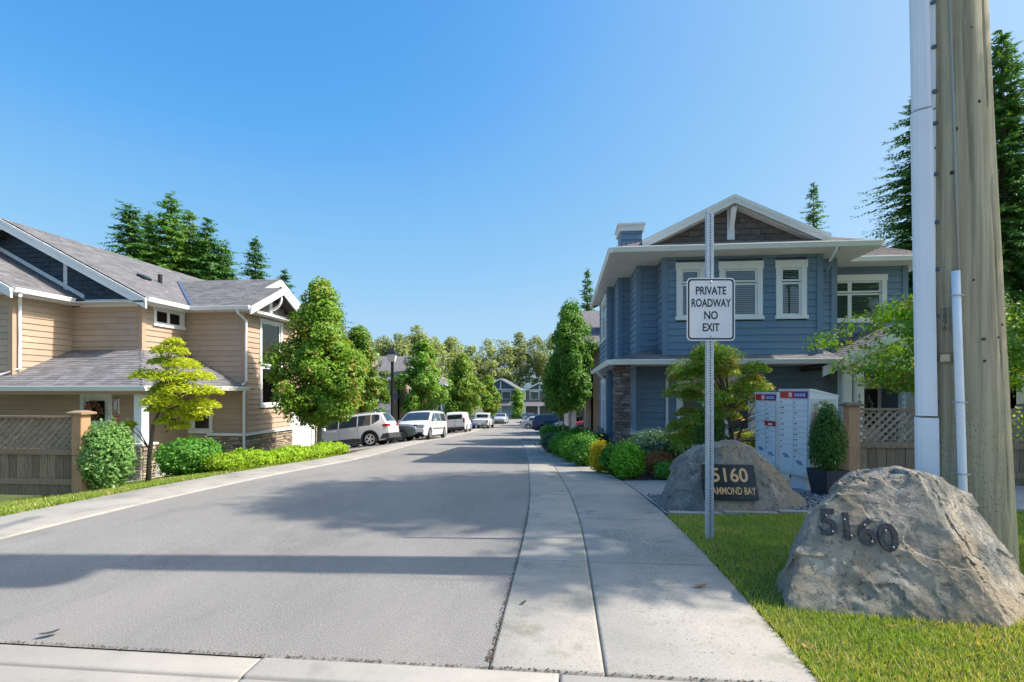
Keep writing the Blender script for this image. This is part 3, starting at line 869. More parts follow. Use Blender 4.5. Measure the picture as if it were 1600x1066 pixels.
def plant_all():
    G = "young street trees lining the left pavement"
    x, y = at(499, 17.3)
    decid("street_tree", x, y, "large bright green street tree by the tall window of the tan house", G, p_street(1.36), 1.15, 5.85, 250, 165, 0.38, 0.112, L_MAPLE_R, 0.085, 11, fork=1.0, bm=bark_pale, n_limb=30, flat=0.8, lob=.22)
    x, y = at(560, 28.0)
    decid("street_tree", x, y, "street tree with reddish leaf tips standing behind the white crossover", G, p_street(1.42), 1.3, 6.7, 200, 125, 0.38, 0.14, L_MAPLE_R, 0.08, 12, fork=1.1, n_limb=16, flat=0.8)
    x, y = at(660, 38.0)
    decid("street_tree", x, y, "bright street tree rising behind the white minivan", G, p_street(1.75), 1.5, 7.1, 170, 90, 0.46, 0.2, L_MAPLE, 0.08, 13, n_limb=12, flat=0.8)
    x, y = at(722, 54)
    decid("street_tree", x, y, "broad street tree behind the white cargo van", G, p_street(2.05), 1.6, 7.9, 150, 80, 0.6, 0.26, L_MAPLE_R, 0.09, 14, n_limb=10, flat=0.8)
    x, y = at(764, 66)
    decid("street_tree", x, y, "small street tree above the white pickup", G, p_street(1.35), 1.6, 6.3, 100, 70, 0.5, 0.26, L_MAPLE_R, 0.08, 15, n_limb=8, flat=0.8)
    x, y = at(708, 60)
    decid("street_tree", x, y, "low street tree left of the broad one, before the slate house", G, p_street(1.2), 1.4, 5.2, 80, 60, 0.5, 0.26, L_MAPLE, 0.07, 16, n_limb=8, flat=0.8)
    x, y = at(809, 92)
    decid("street_tree", x, y, "narrow young tree beside the far garage with white door", G, p_column(1.1), 1.0, 6.2, 60, 60, 0.5, 0.3, L_MAPLE, 0.07, 17, n_limb=6)
    # right side
    G2 = "upright hornbeams on the right of the street"
    x, y = at(891, 24.5)
    decid("hornbeam", x, y, "tall dense green hornbeam beside the blue house", G2, p_column(1.0), 1.9, 6.9, 220, 135, 0.34, 0.12, L_HORN, 0.06, 21, fork=1.6, bm=bark_pale, n_limb=14, flat=0.85, lean=(0.05, 0))
    x, y = at(880, 25.5)
    decid("hornbeam", x, y, "thinner hornbeam partly behind the tall dense one", G2, p_column(0.62), 1.7, 5.2, 90, 90, 0.36, 0.14, L_HORN, 0.05, 22, fork=1.5, bm=bark_pale, n_limb=8, flat=0.85)
    x, y = at(874, 40)
    decid("hornbeam", x, y, "hornbeam further down the street before the far grey house", G2, p_column(1.15), 1.8, 6.6, 110, 80, 0.5, 0.2, L_HORN, 0.06, 23, n_limb=8, flat=0.85)
    x, y = at(876, 68)
    decid("shade_tree", x, y, "spreading dark tree over the parked cars at the street's far end", None, p_far(2.4), 1.6, 7.4, 120, 80, 0.8, 0.3, L_HORN, 0.1, 24, n_limb=8)
    decid("shade_tree", 9.4, 4.95, "slender tall maple right of the pole, above the front boulder", None, p_oval(1.0), 5.8, 10.6, 70, 60, 0.55, 0.16, L_MAPLE, 0.08, 44, n_limb=10)
    # japanese maples
    x, y = at(231, 9.2)
    rnd = np.random.default_rng(31)
    t = empty("japanese_maple", (x, y, gz(x, y)), 0, "yellow green japanese maple on a thin leaning trunk before the porch", "tree")
    b = MB(); b.sm = True
    b.tube([(0, 0, -.1), (.03, 0, .5), (.10, 0, 1.05), (.30, .0, 1.45), (.45, .02, 1.75), (.5, .02, 2.3)], [.045, .036, .032, .026, .018, .008], 8)
    P, Nn = [], []
    pads = [(.42, 0, 2.45, .34), (.25, .1, 2.25, .30), (.62, .05, 2.2, .36), (.10, -.1, 2.0, .32), (.55, -.1, 1.98, .40), (.9, .1, 1.98, .3),
            (.30, .2, 1.82, .38), (.75, -.1, 1.75, .42), (1.1, .05, 1.72, .30), (.45, -.2, 1.55, .40), (.95, .1, 1.48, .36), (.65, .1, 1.33, .38),
            (1.08, -.05, 1.32, .2), (.32, -.15, 1.38, .22), (-.38, -.05, 1.05, .13), (-.24, -.08, 1.10, .10), (.50, .0, 2.58, .2), (.42, -.1, 1.16, .2), (.10, .1, 1.70, .18), (.62, 0, 1.08, .22), (.85, .0, 1.22, .2)]
    for (px_, py_, pz_, pr_) in pads:
        pr_ *= .92
        m = int(1050 * pr_ ** 1.4 / .28)
        dd = rnd.normal(size=(m, 3)); dd /= np.linalg.norm(dd, axis=1, keepdims=True)
        r = pr_ * rnd.uniform(.25, 1.08, m)[:, None] ** .6
        q = dd * r * np.array([1, 1, .25]) + np.array([px_, py_, pz_])
        q[:, 2] += rnd.normal(size=m) * .015; q[:, 2] -= .28 * ((q[:, 0] - px_) ** 2 + (q[:, 1] - py_) ** 2) / pr_
        P.append(q); Nn.append(dd * .4 + np.array([0, 0, .9]) + rnd.normal(size=(m, 3)) * .45)
        s0 = np.array([.03, 0, .62]) if px_ < 0 else np.array([.30 + .1 * rnd.uniform(), 0, min(1.45, pz_ - .15)])
        b.tube([s0, (s0 + np.array([px_, py_, pz_])) / 2 + np.array([0, 0, .05]), (px_, py_, pz_)], [.014, .009, .004], 5, cap=False)
    inst("crown", quads_mesh("crown", leaf_quads(np.concatenate(P), np.concatenate(Nn), 0.062, rnd, .42), L_JAP), t)
    b.build("trunk", bark, t)

    x, y = at(1140, 10.0)
    rnd = np.random.default_rng(33)
    t = empty("japanese_maple", (x, y, gz(x, y)), TH, "green japanese maple with reddish tips behind the plaque boulder", "tree")
    b = MB(); b.sm = True
    b.tube([(.08, 0, -.1), (.09, 0, .55), (.0, 0, 1.0), (-.12, 0, 1.5), (-.16, 0, 2.1)], [.06, .045, .036, .025, .01], 8)
    b.tube([(.09, 0, .5), (.30, .05, .95), (.55, .08, 1.35)], [.035, .026, .012], 7)
    P, Nn = [], []
    for k in range(64):
        f = rnd.uniform(0, 1) ** 1.15
        zz_ = .70 + 1.87 * f
        rr = (1.34 * math.sin(math.pi * min(1, .34 + .62 * f)) ** .7) * rnd.uniform(.25, 1) ** .6
        a = rnd.uniform(0, 6.28)
        c = np.array([rr * math.cos(a) - .14, rr * math.sin(a) * .8, zz_ - .18 * rr])
        pr_ = rnd.uniform(.24, .42)
        m = int(560 * rnd.uniform(.7, 1.3))
        dd = rnd.normal(size=(m, 3)); dd /= np.linalg.norm(dd, axis=1, keepdims=True)
        r = pr_ * rnd.uniform(.25, 1.1, m)[:, None] ** .6
        q = dd * r * np.array([1, 1, .33]) + c
        q[:, 2] -= .35 * ((q[:, 0] - c[0]) ** 2 + (q[:, 1] - c[1]) ** 2) / pr_
        P.append(q); Nn.append(dd * .4 + np.array([0, 0, .9]) + rnd.normal(size=(m, 3)) * .45)
        s0 = np.array([.0, 0, max(.6, min(1.3, c[2] - .3))])
        b.tube([s0, (s0 + c) / 2 + np.array([0, 0, .06]), c], [.016, .01, .004], 5, cap=False)
    inst("crown", quads_mesh("crown", leaf_quads(np.concatenate(P), np.concatenate(Nn), 0.066, rnd, .38), L_JAP2), t)
    b.build("trunk", bark, t)

    # leafy tree between the blue house and the fence, partly behind the pole
    x, y = at(1468, 10.4)
    decid("maple_tree", x, y, "round green maple whose boughs hang over the lattice fence by the blue house", None, p_oval(1.75), 1.55, 3.6, 120, 130, 0.44, 0.085, L_MAPLE, 0.07, 41, fork=1.0, n_limb=20, flat=0.5, droop=0.25)
    # tall trees that stand right of the picture and shade the street
    x, y = at(1990, 7.7)
    decid("shade_tree", x, y, "tall broad green maple standing right of the utility pole", None, p_oval(2.5), 4.2, 15.5, 230, 75, 0.85, 0.24, L_MAPLE, 0.2, 42, n_limb=24)
    x, y = 11.8, 7.6
    decid("shade_tree", x, y, "second tall green maple further right of the utility pole", None, p_oval(2.1), 4.5, 16.5, 170, 70, 0.9, 0.26, L_MAPLE, 0.2, 43, n_limb=20)

    G3 = "dark conifers standing behind the tan house"
    for i, (px, d, H, Rb, lab, lm) in enumerate([
            (203, 42, 15.9, 3.1, "leftmost conifer behind the ridge of the tan house", L_FIR),
            (236, 45, 16.3, 2.9, "thin topped conifer right of the leftmost one behind the tan house", L_FIR2),
            (268, 44, 17.6, 2.9, "tallest conifer of the dark clump behind the tan house", L_FIR2),
            (298, 46, 17.0, 2.8, "conifer just right of the tallest in the clump behind the tan house", L_FIR2),
            (328, 45, 15.9, 2.8, "conifer near the right end of the clump behind the tan house", L_FIR),
            (352, 47, 14.4, 2.8, "shortest conifer on the right of the clump behind the tan house", L_FIR),
            (401, 50, 16.0, 2.2, "solitary pointed conifer right of the clump behind the tan house", L_FIR),
            (443, 52, 13.5, 1.9, "small conifer top showing above the gable of the tall window", L_FIR),
            (508, 48, 11.0, 2.9, "dark conifer behind the two front street trees", L_FIR)]):
        x, y = at(px, d)
        conifer("conifer", x, y, lab, G3, H + 3.4, Rb * 1.5, 50 + i, lm, h0=2.2, dens=1.5, spray=0.62, curve=0.52)
    for i, (px, d, H, Rb, lab, sp, dn) in enumerate([
            (1270, 44, 21.4, 3.4, "single slim fir standing behind the roof of the blue house", .6, 1.0),
            (1446, 25, 17.6, 5.0, "large dark fir left of the utility pole behind the blue house", .4, 2.6),
            (1572, 24, 19.4, 5.2, "large dark fir right of the utility pole", .4, 2.6),
            (1525, 31, 23.0, 4.4, "tall fir mostly hidden behind the utility pole", .7, 1.0),
            (917, 62, 19.0, 2.6, "distant conifer beside the blue house's left eave", .8, 1.0)]):
        x, y = at(px, d)
        conifer("conifer", x, y, lab, "firs behind the blue house", H, Rb, 70 + i, L_FIR, h0=1.2, dens=dn, spray=sp)

    for i, (px, d, H, Rb) in enumerate([(186, 46, 16.5, 4.2), (220, 48, 17.6, 4.2), (252, 49, 18.8, 4.4), (284, 50, 19.4, 4.4), (314, 49, 18.6, 4.2), (342, 50, 17.2, 4.0), (366, 51, 15.6, 3.8)]):
        x, y = at(px, d)
        conifer("conifer", x, y, "back row conifer in the clump behind the tan house, %s from the left" % ("first", "second", "third", "fourth", "fifth", "sixth", "seventh")[i], G3, H, Rb, 240 + i, L_FIR if i % 2 else L_FIR2, h0=4.0, dens=1.3, spray=0.68, curve=0.5)
    # far airy broadleaf trees closing the view
    rnd = np.random.default_rng(90)
    far = [(566, 84, 10.2, "pale"), (600, 90, 11.6, "pale"), (622, 88, 12.2, "tall"), (650, 92, 14.3, "tall"), (680, 100, 14.0, "airy"), (706, 105, 14.0, "airy"),
           (735, 116, 13.2, "low"), (762, 118, 14.6, "low"), (788, 120, 15.6, "golden"), (812, 122, 15.8, "golden"), (838, 122, 15.2, "golden"), (864, 118, 15.0, "golden"), (545, 80, 8.6, "low"), (890, 112, 12.5, "low")]
    words_ = ["behind the left garages", "above the tan house with grey roof", "right of the lamp post", "rising above the minivan", "behind the slate gable", "behind the broad street tree",
              "left of the far white gable", "over the far white garage gable", "just right of the far gable's peak", "between the two far houses", "over the far right house", "behind the shade tree on the right", "behind the reddish street tree", "behind the hornbeams"]
    for i, ((px, d, H, k), w) in enumerate(zip(far, words_)):
        x, y = at(px, d)
        decid("broadleaf_tree", x, y, "%s pale green broadleaf tree %s" % ({"pale": "rounded", "tall": "tall open", "airy": "airy", "low": "low", "golden": "golden"}[k], w), "pale trees closing the end of the street",
              p_far(rnd.uniform(3.2, 4.2)), (H + 3) * 0.26, H + 3, 95, 60, 1.15, 0.44, L_FAR, 0.2, 91 + i, fork=H * 0.3, bm=bark_pale, n_limb=22, flat=0.7, fill=0.3, lob=0.25)

    # shrubs, left
    x, y = at(168, 8.25)
    shrub("shrub", x, y, "big round variegated shrub right of the left fence post", None, .38, .38, 1.12, 4800, 0.062, L_BUSH, 101, spiky=.10, lump=.12)
    x, y = at(298, 10.6)
    shrub("shrub", x, y, "rounded fine leaved shrub at the foot of the downspout wall", None, .64, .6, .80, 5000, 0.07, L_GREEN, 102, spiky=.12, lump=.12)
    n = 11
    words_h = ["nearest", "second", "third", "fourth", "fifth", "sixth", "seventh", "eighth", "ninth", "tenth", "farthest"]
    for k in range(n):
        t = k / (n - 1)
        y = 9.75 + 5.9 * t
        x = xl(y) - 1.33 + .05 * math.sin(k * 2.2)
        shrub("hedge_shrub", x, y, "lime green low hedge shrub by the left pavement, %s from the japanese maple" % words_h[k], "lime green hedge along the left pavement", .38, .38, .40 + .05 * math.sin(k * 1.7), 1500, 0.062, L_LIME, 110 + k, spiky=.1)
    # shrubs, right bed
    S = [(1022, 11.3, .66, .60, .84, 5600, .055, L_BLUE, .12, "wide blue green shrub in front of the white window ledge"),
         (981, 9.55, .29, .29, .66, 2400, .062, L_BRIGHT, .22, "bright green shrub at the front of the right bed"),
         (958, 10.3, .27, .27, .60, 1900, .062, L_GREEN, .15, "mid green shrub between the yellow and the bright green one"),
         (938, 10.55, .22, .22, .66, 1700, .060, L_YELLOW, .22, "yellow leaved shrub in the right bed"),
         (914, 12.2, .40, .45, .78, 3200, .062, L_GREEN, .12, "rounded green shrub nearest the yellow one in the row by the pavement"),
         (895, 13.5, .38, .45, .74, 2800, .065, L_BRIGHT, .10, "rounded green shrub in the middle of the row by the pavement"),
         (880, 15.2, .40, .45, .76, 2600, .07, L_GREEN, .10, "rounded green shrub at the far end of the row by the pavement"),
         (866, 17.6, .48, .6, .72, 2400, .08, L_BLUE, .08, "blue grey shrub beyond the green row by the pavement"),
         (865, 22.0, .50, .6, .50, 1500, .08, L_LAV, .15, "purple lavender clump at the end of the right bed"),
         (1030, 9.95, .30, .28, .46, 1300, .055, L_RED, .25, "coppery red shrub left of the plaque boulder"),
         (1040, 9.2, .20, .20, .34, 1000, .045, L_GREEN, .2, "small green tuft right beside the plaque boulder"),
         (1108, 9.3, .33, .33, 1.32, 3800, .042, L_BOX, .03, "clipped dark boxwood behind the sign post"),
         (930, 17.0, .5, .5, .75, 2000, .08, L_BLUE, .1, "dark green shrub at the corner of the blue house"),
         (905, 20.0, .6, .6, .9, 2000, .09, L_HORN, .1, "dark green shrub below the tall hornbeam"),
         (862, 29.0, .7, .7, 1.0, 2000, .11, L_GREEN, .1, "round green shrub before the dark blue crossover"),
         (884, 29.5, .75, .75, .9, 2000, .11, L_HORN, .1, "low dark shrub right of the round one before the dark blue crossover"),
         (806, 96, .9, .9, 1.1, 700, .25, L_GREEN, .1, "shrub at the foot of the far garage")]
    for i, (px, d, rx, ry, h, n, lf, lm, sp, lab) in enumerate(S):
        x, y = at(px, d)
        shrub("shrub", x, y, lab, None, rx, ry, h, n, lf, lm, 130 + i, spiky=sp, cone=0.25 if "boxwood" in lab else 0.0)
    for i, (px, d, r, h, lab) in enumerate([(1586, 11.5, .5, .5, "yellow green shrub behind the lattice right of the pole"), (1598, 12.5, .6, .55, "second yellow green shrub right of the pole")]):
        x, y = at(px, d)
        shrub("shrub", x, y, lab, None, r, r, h + .75, 1500, .07, L_LIME, 170 + i, spiky=.15)
# ------------------------------------------------------------------ houses
def plank_mesh(name, e, m):
    b = MB()
    b.add([(0, -.031, .006), (1, -.031, .006), (1, 0, 0), (0, 0, 0), (0, -.007, e), (1, -.007, e), (1, 0, e), (0, 0, e)],
          [(0, 3, 2, 1), (4, 5, 6, 7), (0, 1, 5, 4), (1, 2, 6, 5), (2, 3, 7, 6), (3, 0, 4, 7)])
    return b.mesh(name, m)
def shingle_mesh(name, m):
    b = MB()      # x 0..1 along the eave, y 0..1 up the slope, butt edge thicker
    b.add([(0, 0, 0), (1, 0, 0), (1, 1, 0), (0, 1, 0), (0, 0, .013), (1, 0, .013), (1, 1, .003), (0, 1, .003)],
          [(4, 5, 6, 7), (0, 1, 5, 4), (1, 2, 6, 5), (3, 0, 4, 7)])
    return b.mesh(name, m)
def stone_mesh(name, m, seed):
    r = random.Random(seed)
    b = MB()
    j = lambda a: r.uniform(-a, a)
    # a rough block 1 x 1 (x, z) that stands out along -y, its face knocked uneven
    fr = [(-.5, .5), (.5, .5)]
    v = [(-.5, 0, -.5), (.5, 0, -.5), (.5, 0, .5), (-.5, 0, .5)]
    f = [(-.46 + j(.03), -.75 + j(.25), -.42 + j(.05)), (.46 + j(.03), -.75 + j(.25), -.42 + j(.05)), (.46 + j(.03), -.75 + j(.25), .42 + j(.05)), (-.46 + j(.03), -.75 + j(.25), .42 + j(.05))]
    c = (j(.2), -1.05 + j(.1), j(.15))
    b.add(v + f + [c], [(0, 1, 5, 4), (1, 2, 6, 5), (2, 3, 7, 6), (3, 0, 4, 7), (4, 5, 8), (5, 6, 8), (6, 7, 8), (7, 4, 8)])
    return b.mesh(name, m)

EXPO = 0.178
PL_TAN = plank_mesh("siding_plank_tan", EXPO, tan_siding)
PL_BLUE = plank_mesh("siding_plank_blue", EXPO, blue_siding)
PL_SHAKE = plank_mesh("shake_slate", 0.15, shake_m)
PL_GSHAKE = plank_mesh("shake_grey", 0.15, grey_shake)
SH_A = shingle_mesh("shingle_dark", shingle_m)
SH_B = shingle_mesh("shingle_pale", shingle_b)
ST_TAN = [stone_mesh("stone_tan", ledge_stone, i) for i in range(6)]
ST_GREY = [stone_mesh("stone_grey", ledge_grey, 20 + i) for i in range(6)]
LIMIT = 290

def clip_row(poly, z):
    """x-interval of a convex polygon at height z"""
    xs = []
    n = len(poly)
    for i in range(n):
        (x0, z0), (x1, z1) = poly[i], poly[(i + 1) % n]
        if (z0 - z) * (z1 - z) <= 0 and abs(z1 - z0) > 1e-9:
            xs.append(x0 + (x1 - x0) * (z - z0) / (z1 - z0))
    return (min(xs), max(xs)) if len(xs) >= 2 else None

class House:
    def __init__(s, name, label, cat, o, group=None):
        s.e = empty(name, o, 0, label, cat, group)
        s.o = Vector(o)
        s.pieces = {}
    def part(s, name, mb, m, x=0, y=0, ang=0, parent=None):
        """mb is in a frame at (x, y, z=0) turned by ang; heights are world heights"""
        if parent is None:
            return mb.build(name, m, s.e, (x - s.o.x, y - s.o.y, -s.o.z), (0, 0, R(ang)))
        return mb.build(name, m, parent)
    def piece(s, kind, me, parent, M):
        """a plank, shingle or stone; M is its matrix relative to parent"""
        w = s.o + parent.location + (Matrix.Rotation(parent.rotation_euler.z, 3, 'Z') @ M.translation)
        s.pieces.setdefault(kind, []).append((((w - Vector((0, 0, EYE))).length), me, parent, M))
    def flush(s):
        for kind, lst in s.pieces.items():
            lst.sort(key=lambda t: t[0])
            for dist, me, parent, M in lst[:LIMIT]:
                o = bpy.data.objects.new(kind, me)
                link(o, parent)
                o.matrix_local = M
            rest = {}
            for dist, me, parent, M in lst[LIMIT:]:
                rest.setdefault((parent.name, me.materials[0].name), []).append((me, parent, M))
            for (pn, mn), items in rest.items():
                V, Fq, base = [], [], 0
                cache = {}
                for me, parent, M in items:
                    if me.name not in cache:
                        v = np.empty(len(me.vertices) * 3, np.float32); me.vertices.foreach_get("co", v)
                        fs = []
                        for p in me.polygons:
                            vs = list(p.vertices)
                            fs.append(vs if len(vs) == 4 else vs + [vs[-1]])
                        cache[me.name] = (v.reshape(-1, 3), fs)
                    v, fs = cache[me.name]
                    A = np.array(M)
                    V.append(v @ A[:3, :3].T + A[:3, 3])
                    Fq += [tuple(base + i for i in f) for f in fs]
                    base += len(v)
                mm = bpy.data.meshes.new(kind + "s")
                mm.from_pydata(np.concatenate(V).tolist(), [], [f[:3] if f[2] == f[3] else f for f in Fq])
                mm.materials.append(items[0][0].materials[0]); mm.update()
                o = inst("small_" + kind + "s", mm, items[0][1])
                o["kind"] = "stuff"
        s.pieces = {}
    def wall(s, x, y, ang, L, z0, z1, base_m, plank=None, holes=(), poly=None, expo=EXPO, kind="plank", name="wall", tabs=None, depth=.1, pz=None):
        poly = poly or [(0, z0), (L, z0), (L, z1), (0, z1)]
        b = MB(); b.prism(poly, depth, depth + .1)
        w = s.part(name, b, base_m, x, y, ang)
        if plank is None: return w
        zmin, zmax = (min(p[1] for p in poly), max(p[1] for p in poly)) if pz is None else pz
        n = int(math.ceil((zmax - zmin) / expo))
        rr = random.Random(int(x * 100 + y * 10))
        for i in range(n):
            zz = zmin + i * expo
            iv = clip_row(poly, min(zz + expo * .5, zmax - 1e-4))
            if iv is None: continue
            segs = [iv]
            for (a, c, d, e) in holes:      # s0, z0, s1, z1
                if c - expo * .45 < zz and zz + expo * .55 < e or (c < zz + expo * .5 < e):
                    ns = []
                    for (p, q) in segs:
                        if d <= p or a >= q: ns.append((p, q))
                        else:
                            if a > p + .01: ns.append((p, a))
                            if d < q - .01: ns.append((d, q))
                    segs = ns
            for (p, q) in segs:
                if q - p < 0.03: continue
                if tabs:
                    t = p - rr.uniform(0, tabs)
                    while t < q:
                        ln = tabs * rr.uniform(.55, 1.4)
                        a, c = max(t, p), min(t + ln - .008, q)
                        if c - a > .03:
                            s.piece(kind, plank, w, Matrix.Translation((a, -rr.uniform(0, .006), zz + rr.uniform(-.008, .008))) @ Matrix.Diagonal((c - a, 1, 1, 1)))
                        t += ln
                elif q - p > 2.3:
                    c = p + (q - p) * rr.uniform(.3, .7)
                    s.piece(kind, plank, w, Matrix.Translation((p, 0, zz)) @ Matrix.Diagonal((c - p - .003, 1, 1, 1)))
                    s.piece(kind, plank, w, Matrix.Translation((c, 0, zz)) @ Matrix.Diagonal((q - c, 1, 1, 1)))
                else:
                    s.piece(kind, plank, w, Matrix.Translation((p, 0, zz)) @ Matrix.Diagonal((q - p, 1, 1, 1)))
        return w
    def window(s, x, y, ang, s0, z0, w, h, panes=((0, 0, 1, 1),), trim=.11, head=.15, sill=.08, m=None, blinds="white", sash=.05, label=None, name="window"):
        """s0, z0, w, h: outer edge of the casing in the wall's frame; panes: fractions of the opening"""
        m = m or white
        b = MB()
        a0, a1, c0, c1 = s0 + trim, s0 + w - trim, z0 + sill, z0 + h - head
        b.box(s0, a0, -.048, .0, c0, c1); b.box(a1, s0 + w, -.048, .0, c0, c1)
        b.box(s0 - .02, s0 + w + .02, -.056, .0, c1, z0 + h)
        b.box(s0 - .03, s0 + w + .03, -.075, .0, z0, c0)
        b.box(a0 - .01, a0, .0, .095, c0, c1); b.box(a1, a1 + .01, .0, .095, c0, c1)
        b.box(a0, a1, .0, .095, c1, c1 + .01); b.box(a0, a1, .0, .095, c0 - .01, c0)
        b.cur = 1
        b.box(a0, a1, .088, .094, c0, c1)  # dark-coloured panel stands in for the unlit room behind the glass
        win = s.part(name, b, [m, dark_in], x, y, ang)
        if label: win["label"] = label
        W_, H_ = a1 - a0, c1 - c0
        fr = MB()
        for (u0, v0, u1, v1) in panes:
            x0, x1, q0, q1 = a0 + u0 * W_, a0 + u1 * W_, c0 + v0 * H_, c0 + v1 * H_
            fr.box(x0, x0 + sash, .0, .035, q0, q1); fr.box(x1 - sash, x1, .0, .035, q0, q1)
            fr.box(x0 + sash, x1 - sash, .0, .035, q1 - sash, q1); fr.box(x0 + sash, x1 - sash, .0, .035, q0, q0 + sash)
        fr.build("sash", m, win)
        for (u0, v0, u1, v1) in panes:
            x0, x1, q0, q1 = a0 + u0 * W_ + sash, a0 + u1 * W_ - sash, c0 + v0 * H_ + sash, c0 + v1 * H_ - sash
            MB().box(x0, x1, .018, .023, q0, q1).build("pane", glass, win)
            if blinds:
                bl = MB()
                if blinds in ("white", "green"):
                    z = q1 - .03
                    while z > q0 + .02:
                        bl.add([(x0, .035, z - .016), (x1, .035, z - .016), (x1, .055, z + .019), (x0, .055, z + .019)], [(0, 1, 2, 3), (3, 2, 1, 0)])
                        z -= .048
                    o = bl.build("blind", blind_g if blinds == "green" else blind_m, win)
                    o["kind"] = "stuff"
                elif blinds == "shade":
                    bl.box(x0, x1, .06, .065, q0, q1)
                    bl.build("shade", blind_g, win)
        return win
    def roof(s, pts, sh=None, th=.10, name="roof", m=None, course=.145, tab=.33, seen=True):
        """pts: world corners, the first edge is the eave, left to right as seen from outside"""
        P = [Vector(p) for p in pts]
        e = (P[1] - P[0]).normalized()
        nrm = None
        for k in range(2, len(P)):
            c = e.cross(P[k] - P[0])
            if c.length > 1e-6: nrm = c.normalized(); break
        up = nrm.cross(e)
        b = MB()
        n = len(P)
        lo = [p - nrm * th - s.o for p in P]; hi = [p - s.o for p in P]
        b.add(lo + hi, [tuple(range(n - 1, -1, -1)), tuple(range(n, 2 * n))] + [(i, (i + 1) % n, n + (i + 1) % n, n + i) for i in range(n)])
        r = b.build(name, m or felt_m, s.e)
        if sh is None: return r
        ctr = sum(P, Vector()) / n
        if (Vector((0, 0, EYE)) - ctr).dot(nrm) < 0 and not seen: return r
        poly = [((p - P[0]).dot(e), (p - P[0]).dot(up)) for p in P]
        top = max(q[1] for q in poly)
        B = Matrix((e, up, nrm)).transposed().to_4x4()
        rr = random.Random(int(abs(P[0].x * 31 + P[0].y * 17) * 10))
        i = 0
        v = -.025
        while v < top - .02:
            iv = clip_row(poly, max(v + course * .5, .001))
            if iv:
                t = iv[0] - rr.uniform(0, tab) - .02 * (i == 0)
                while t < iv[1]:
                    ln = tab * rr.uniform(.7, 1.3)
                    a, c = max(t, iv[0] - .015), min(t + ln - .005, iv[1] + .015)
                    if c - a > .03:
                        M = B.copy()
                        M.translation = P[0] - s.o + e * a + up * v + nrm * (.003 + rr.uniform(0, .004))
                        s.piece("shingle", sh, r, M @ Matrix.Diagonal((c - a, course + .03, 1, 1)) @ Matrix.Rotation(.0, 4, 'X'))
                    t += ln
            v += course
            i += 1
        return r
    def bar(s, name, p0, p1, w, h, m, drop=0.0, out=None):
        """a board from p0 to p1 (world), h tall downwards from the line, w thick along out"""
        a, c = Vector(p0) - s.o, Vector(p1) - s.o
        d = (c - a).normalized()
        out = Vector(out) if out is not None else d.cross(Vector((0, 0, 1))).normalized()
        up = Vector((0, 0, 1))
        b = MB()
        vs = []
        for q in (a, c):
            for (i, j) in ((0, 0), (1, 0), (1, 1), (0, 1)):
                vs.append(q + out * w * i - up * (h * j + drop))
        b.add(vs, [(0, 1, 2, 3), (7, 6, 5, 4), (0, 4, 5, 1), (1, 5, 6, 2), (2, 6, 7, 3), (3, 7, 4, 0)])
        # make the faces point outwards
        me = b.mesh(name, m)
        bm = bmesh.new(); bm.from_mesh(me); bmesh.ops.recalc_face_normals(bm, faces=bm.faces); bm.to_mesh(me); bm.free()
        return inst(name, me, s.e)
    def gutter(s, p0, p1, out, m=None):
        """K-style gutter hung on the eave line"""
        a, c = Vector(p0) - s.o, Vector(p1) - s.o
        o = Vector(out)
        prof = [(0, .0), (.125, .0), (.13, -.02), (.115, -.045), (.10, -.085), (.085, -.125), (0, -.125)]
        b = MB()
        vs = [q + o * u + Vector((0, 0, v)) for q in (a, c) for u, v in prof]
        n = len(prof)
        b.add(vs, [tuple(range(n)), tuple(range(2 * n - 1, n - 1, -1))] + [(i, (i + 1) % n, n + (i + 1) % n, n + i) for i in range(n)])
        me = b.mesh("gutter", m or white)
        bm = bmesh.new(); bm.from_mesh(me); bmesh.ops.recalc_face_normals(bm, faces=bm.faces); bm.to_mesh(me); bm.free()
        return inst("gutter", me, s.e)
    def downspout(s, pts, r=.042, m=None):
        b = MB(); b.sm = False
        P = [Vector(p) - s.o for p in pts]
        b.tube(P, r, 8)
        return b.build("downspout", m or white, s.e)
    def stones(s, parent, x0, x1, z0, z1, variants, rows=.085, seed=1, d=.05, lens=(.14, .42), ang=0, ox=0, oy=0):
        """coursed ledge stones over a rectangle of the parent's frame; ang/ox/oy move to another face"""
        rr = random.Random(seed)
        z = z0
        T = Matrix.Translation((ox, oy, 0)) @ Matrix.Rotation(R(ang), 4, 'Z')
        while z < z1 - .02:
            h = min(rows * rr.uniform(.6, 1.4), z1 - z)
            if z1 - (z + h) < .03: h = z1 - z
            t = x0
            while t < x1 - .01:
                ln = rr.uniform(*lens)
                if x1 - (t + ln) < .08: ln = x1 - t
                M = T @ Matrix.Translation((t + ln / 2, .004, z + h / 2)) @ Matrix.Diagonal((ln - .006, d * rr.uniform(.6, 1.25), h - .006, 1))
                s.piece("stone", rr.choice(variants), parent, M)
                t += ln
            z += h

def corner(h, x, y, z0, z1, m, sx=1, sy=1, w=.11):
    """a corner board: two boards meeting at an outside corner whose faces look along -y and sx*x"""
    b = MB()
    if sx > 0:
        b.box(-w, .036, -.040, .0, z0, z1); b.box(.0, .036, .0, w, z0, z1)
    else:
        b.box(-.036, w, -.040, .0, z0, z1); b.box(-.036, .0, .0, w, z0, z1)
    return h.part("corner_board", b, m, x, y)

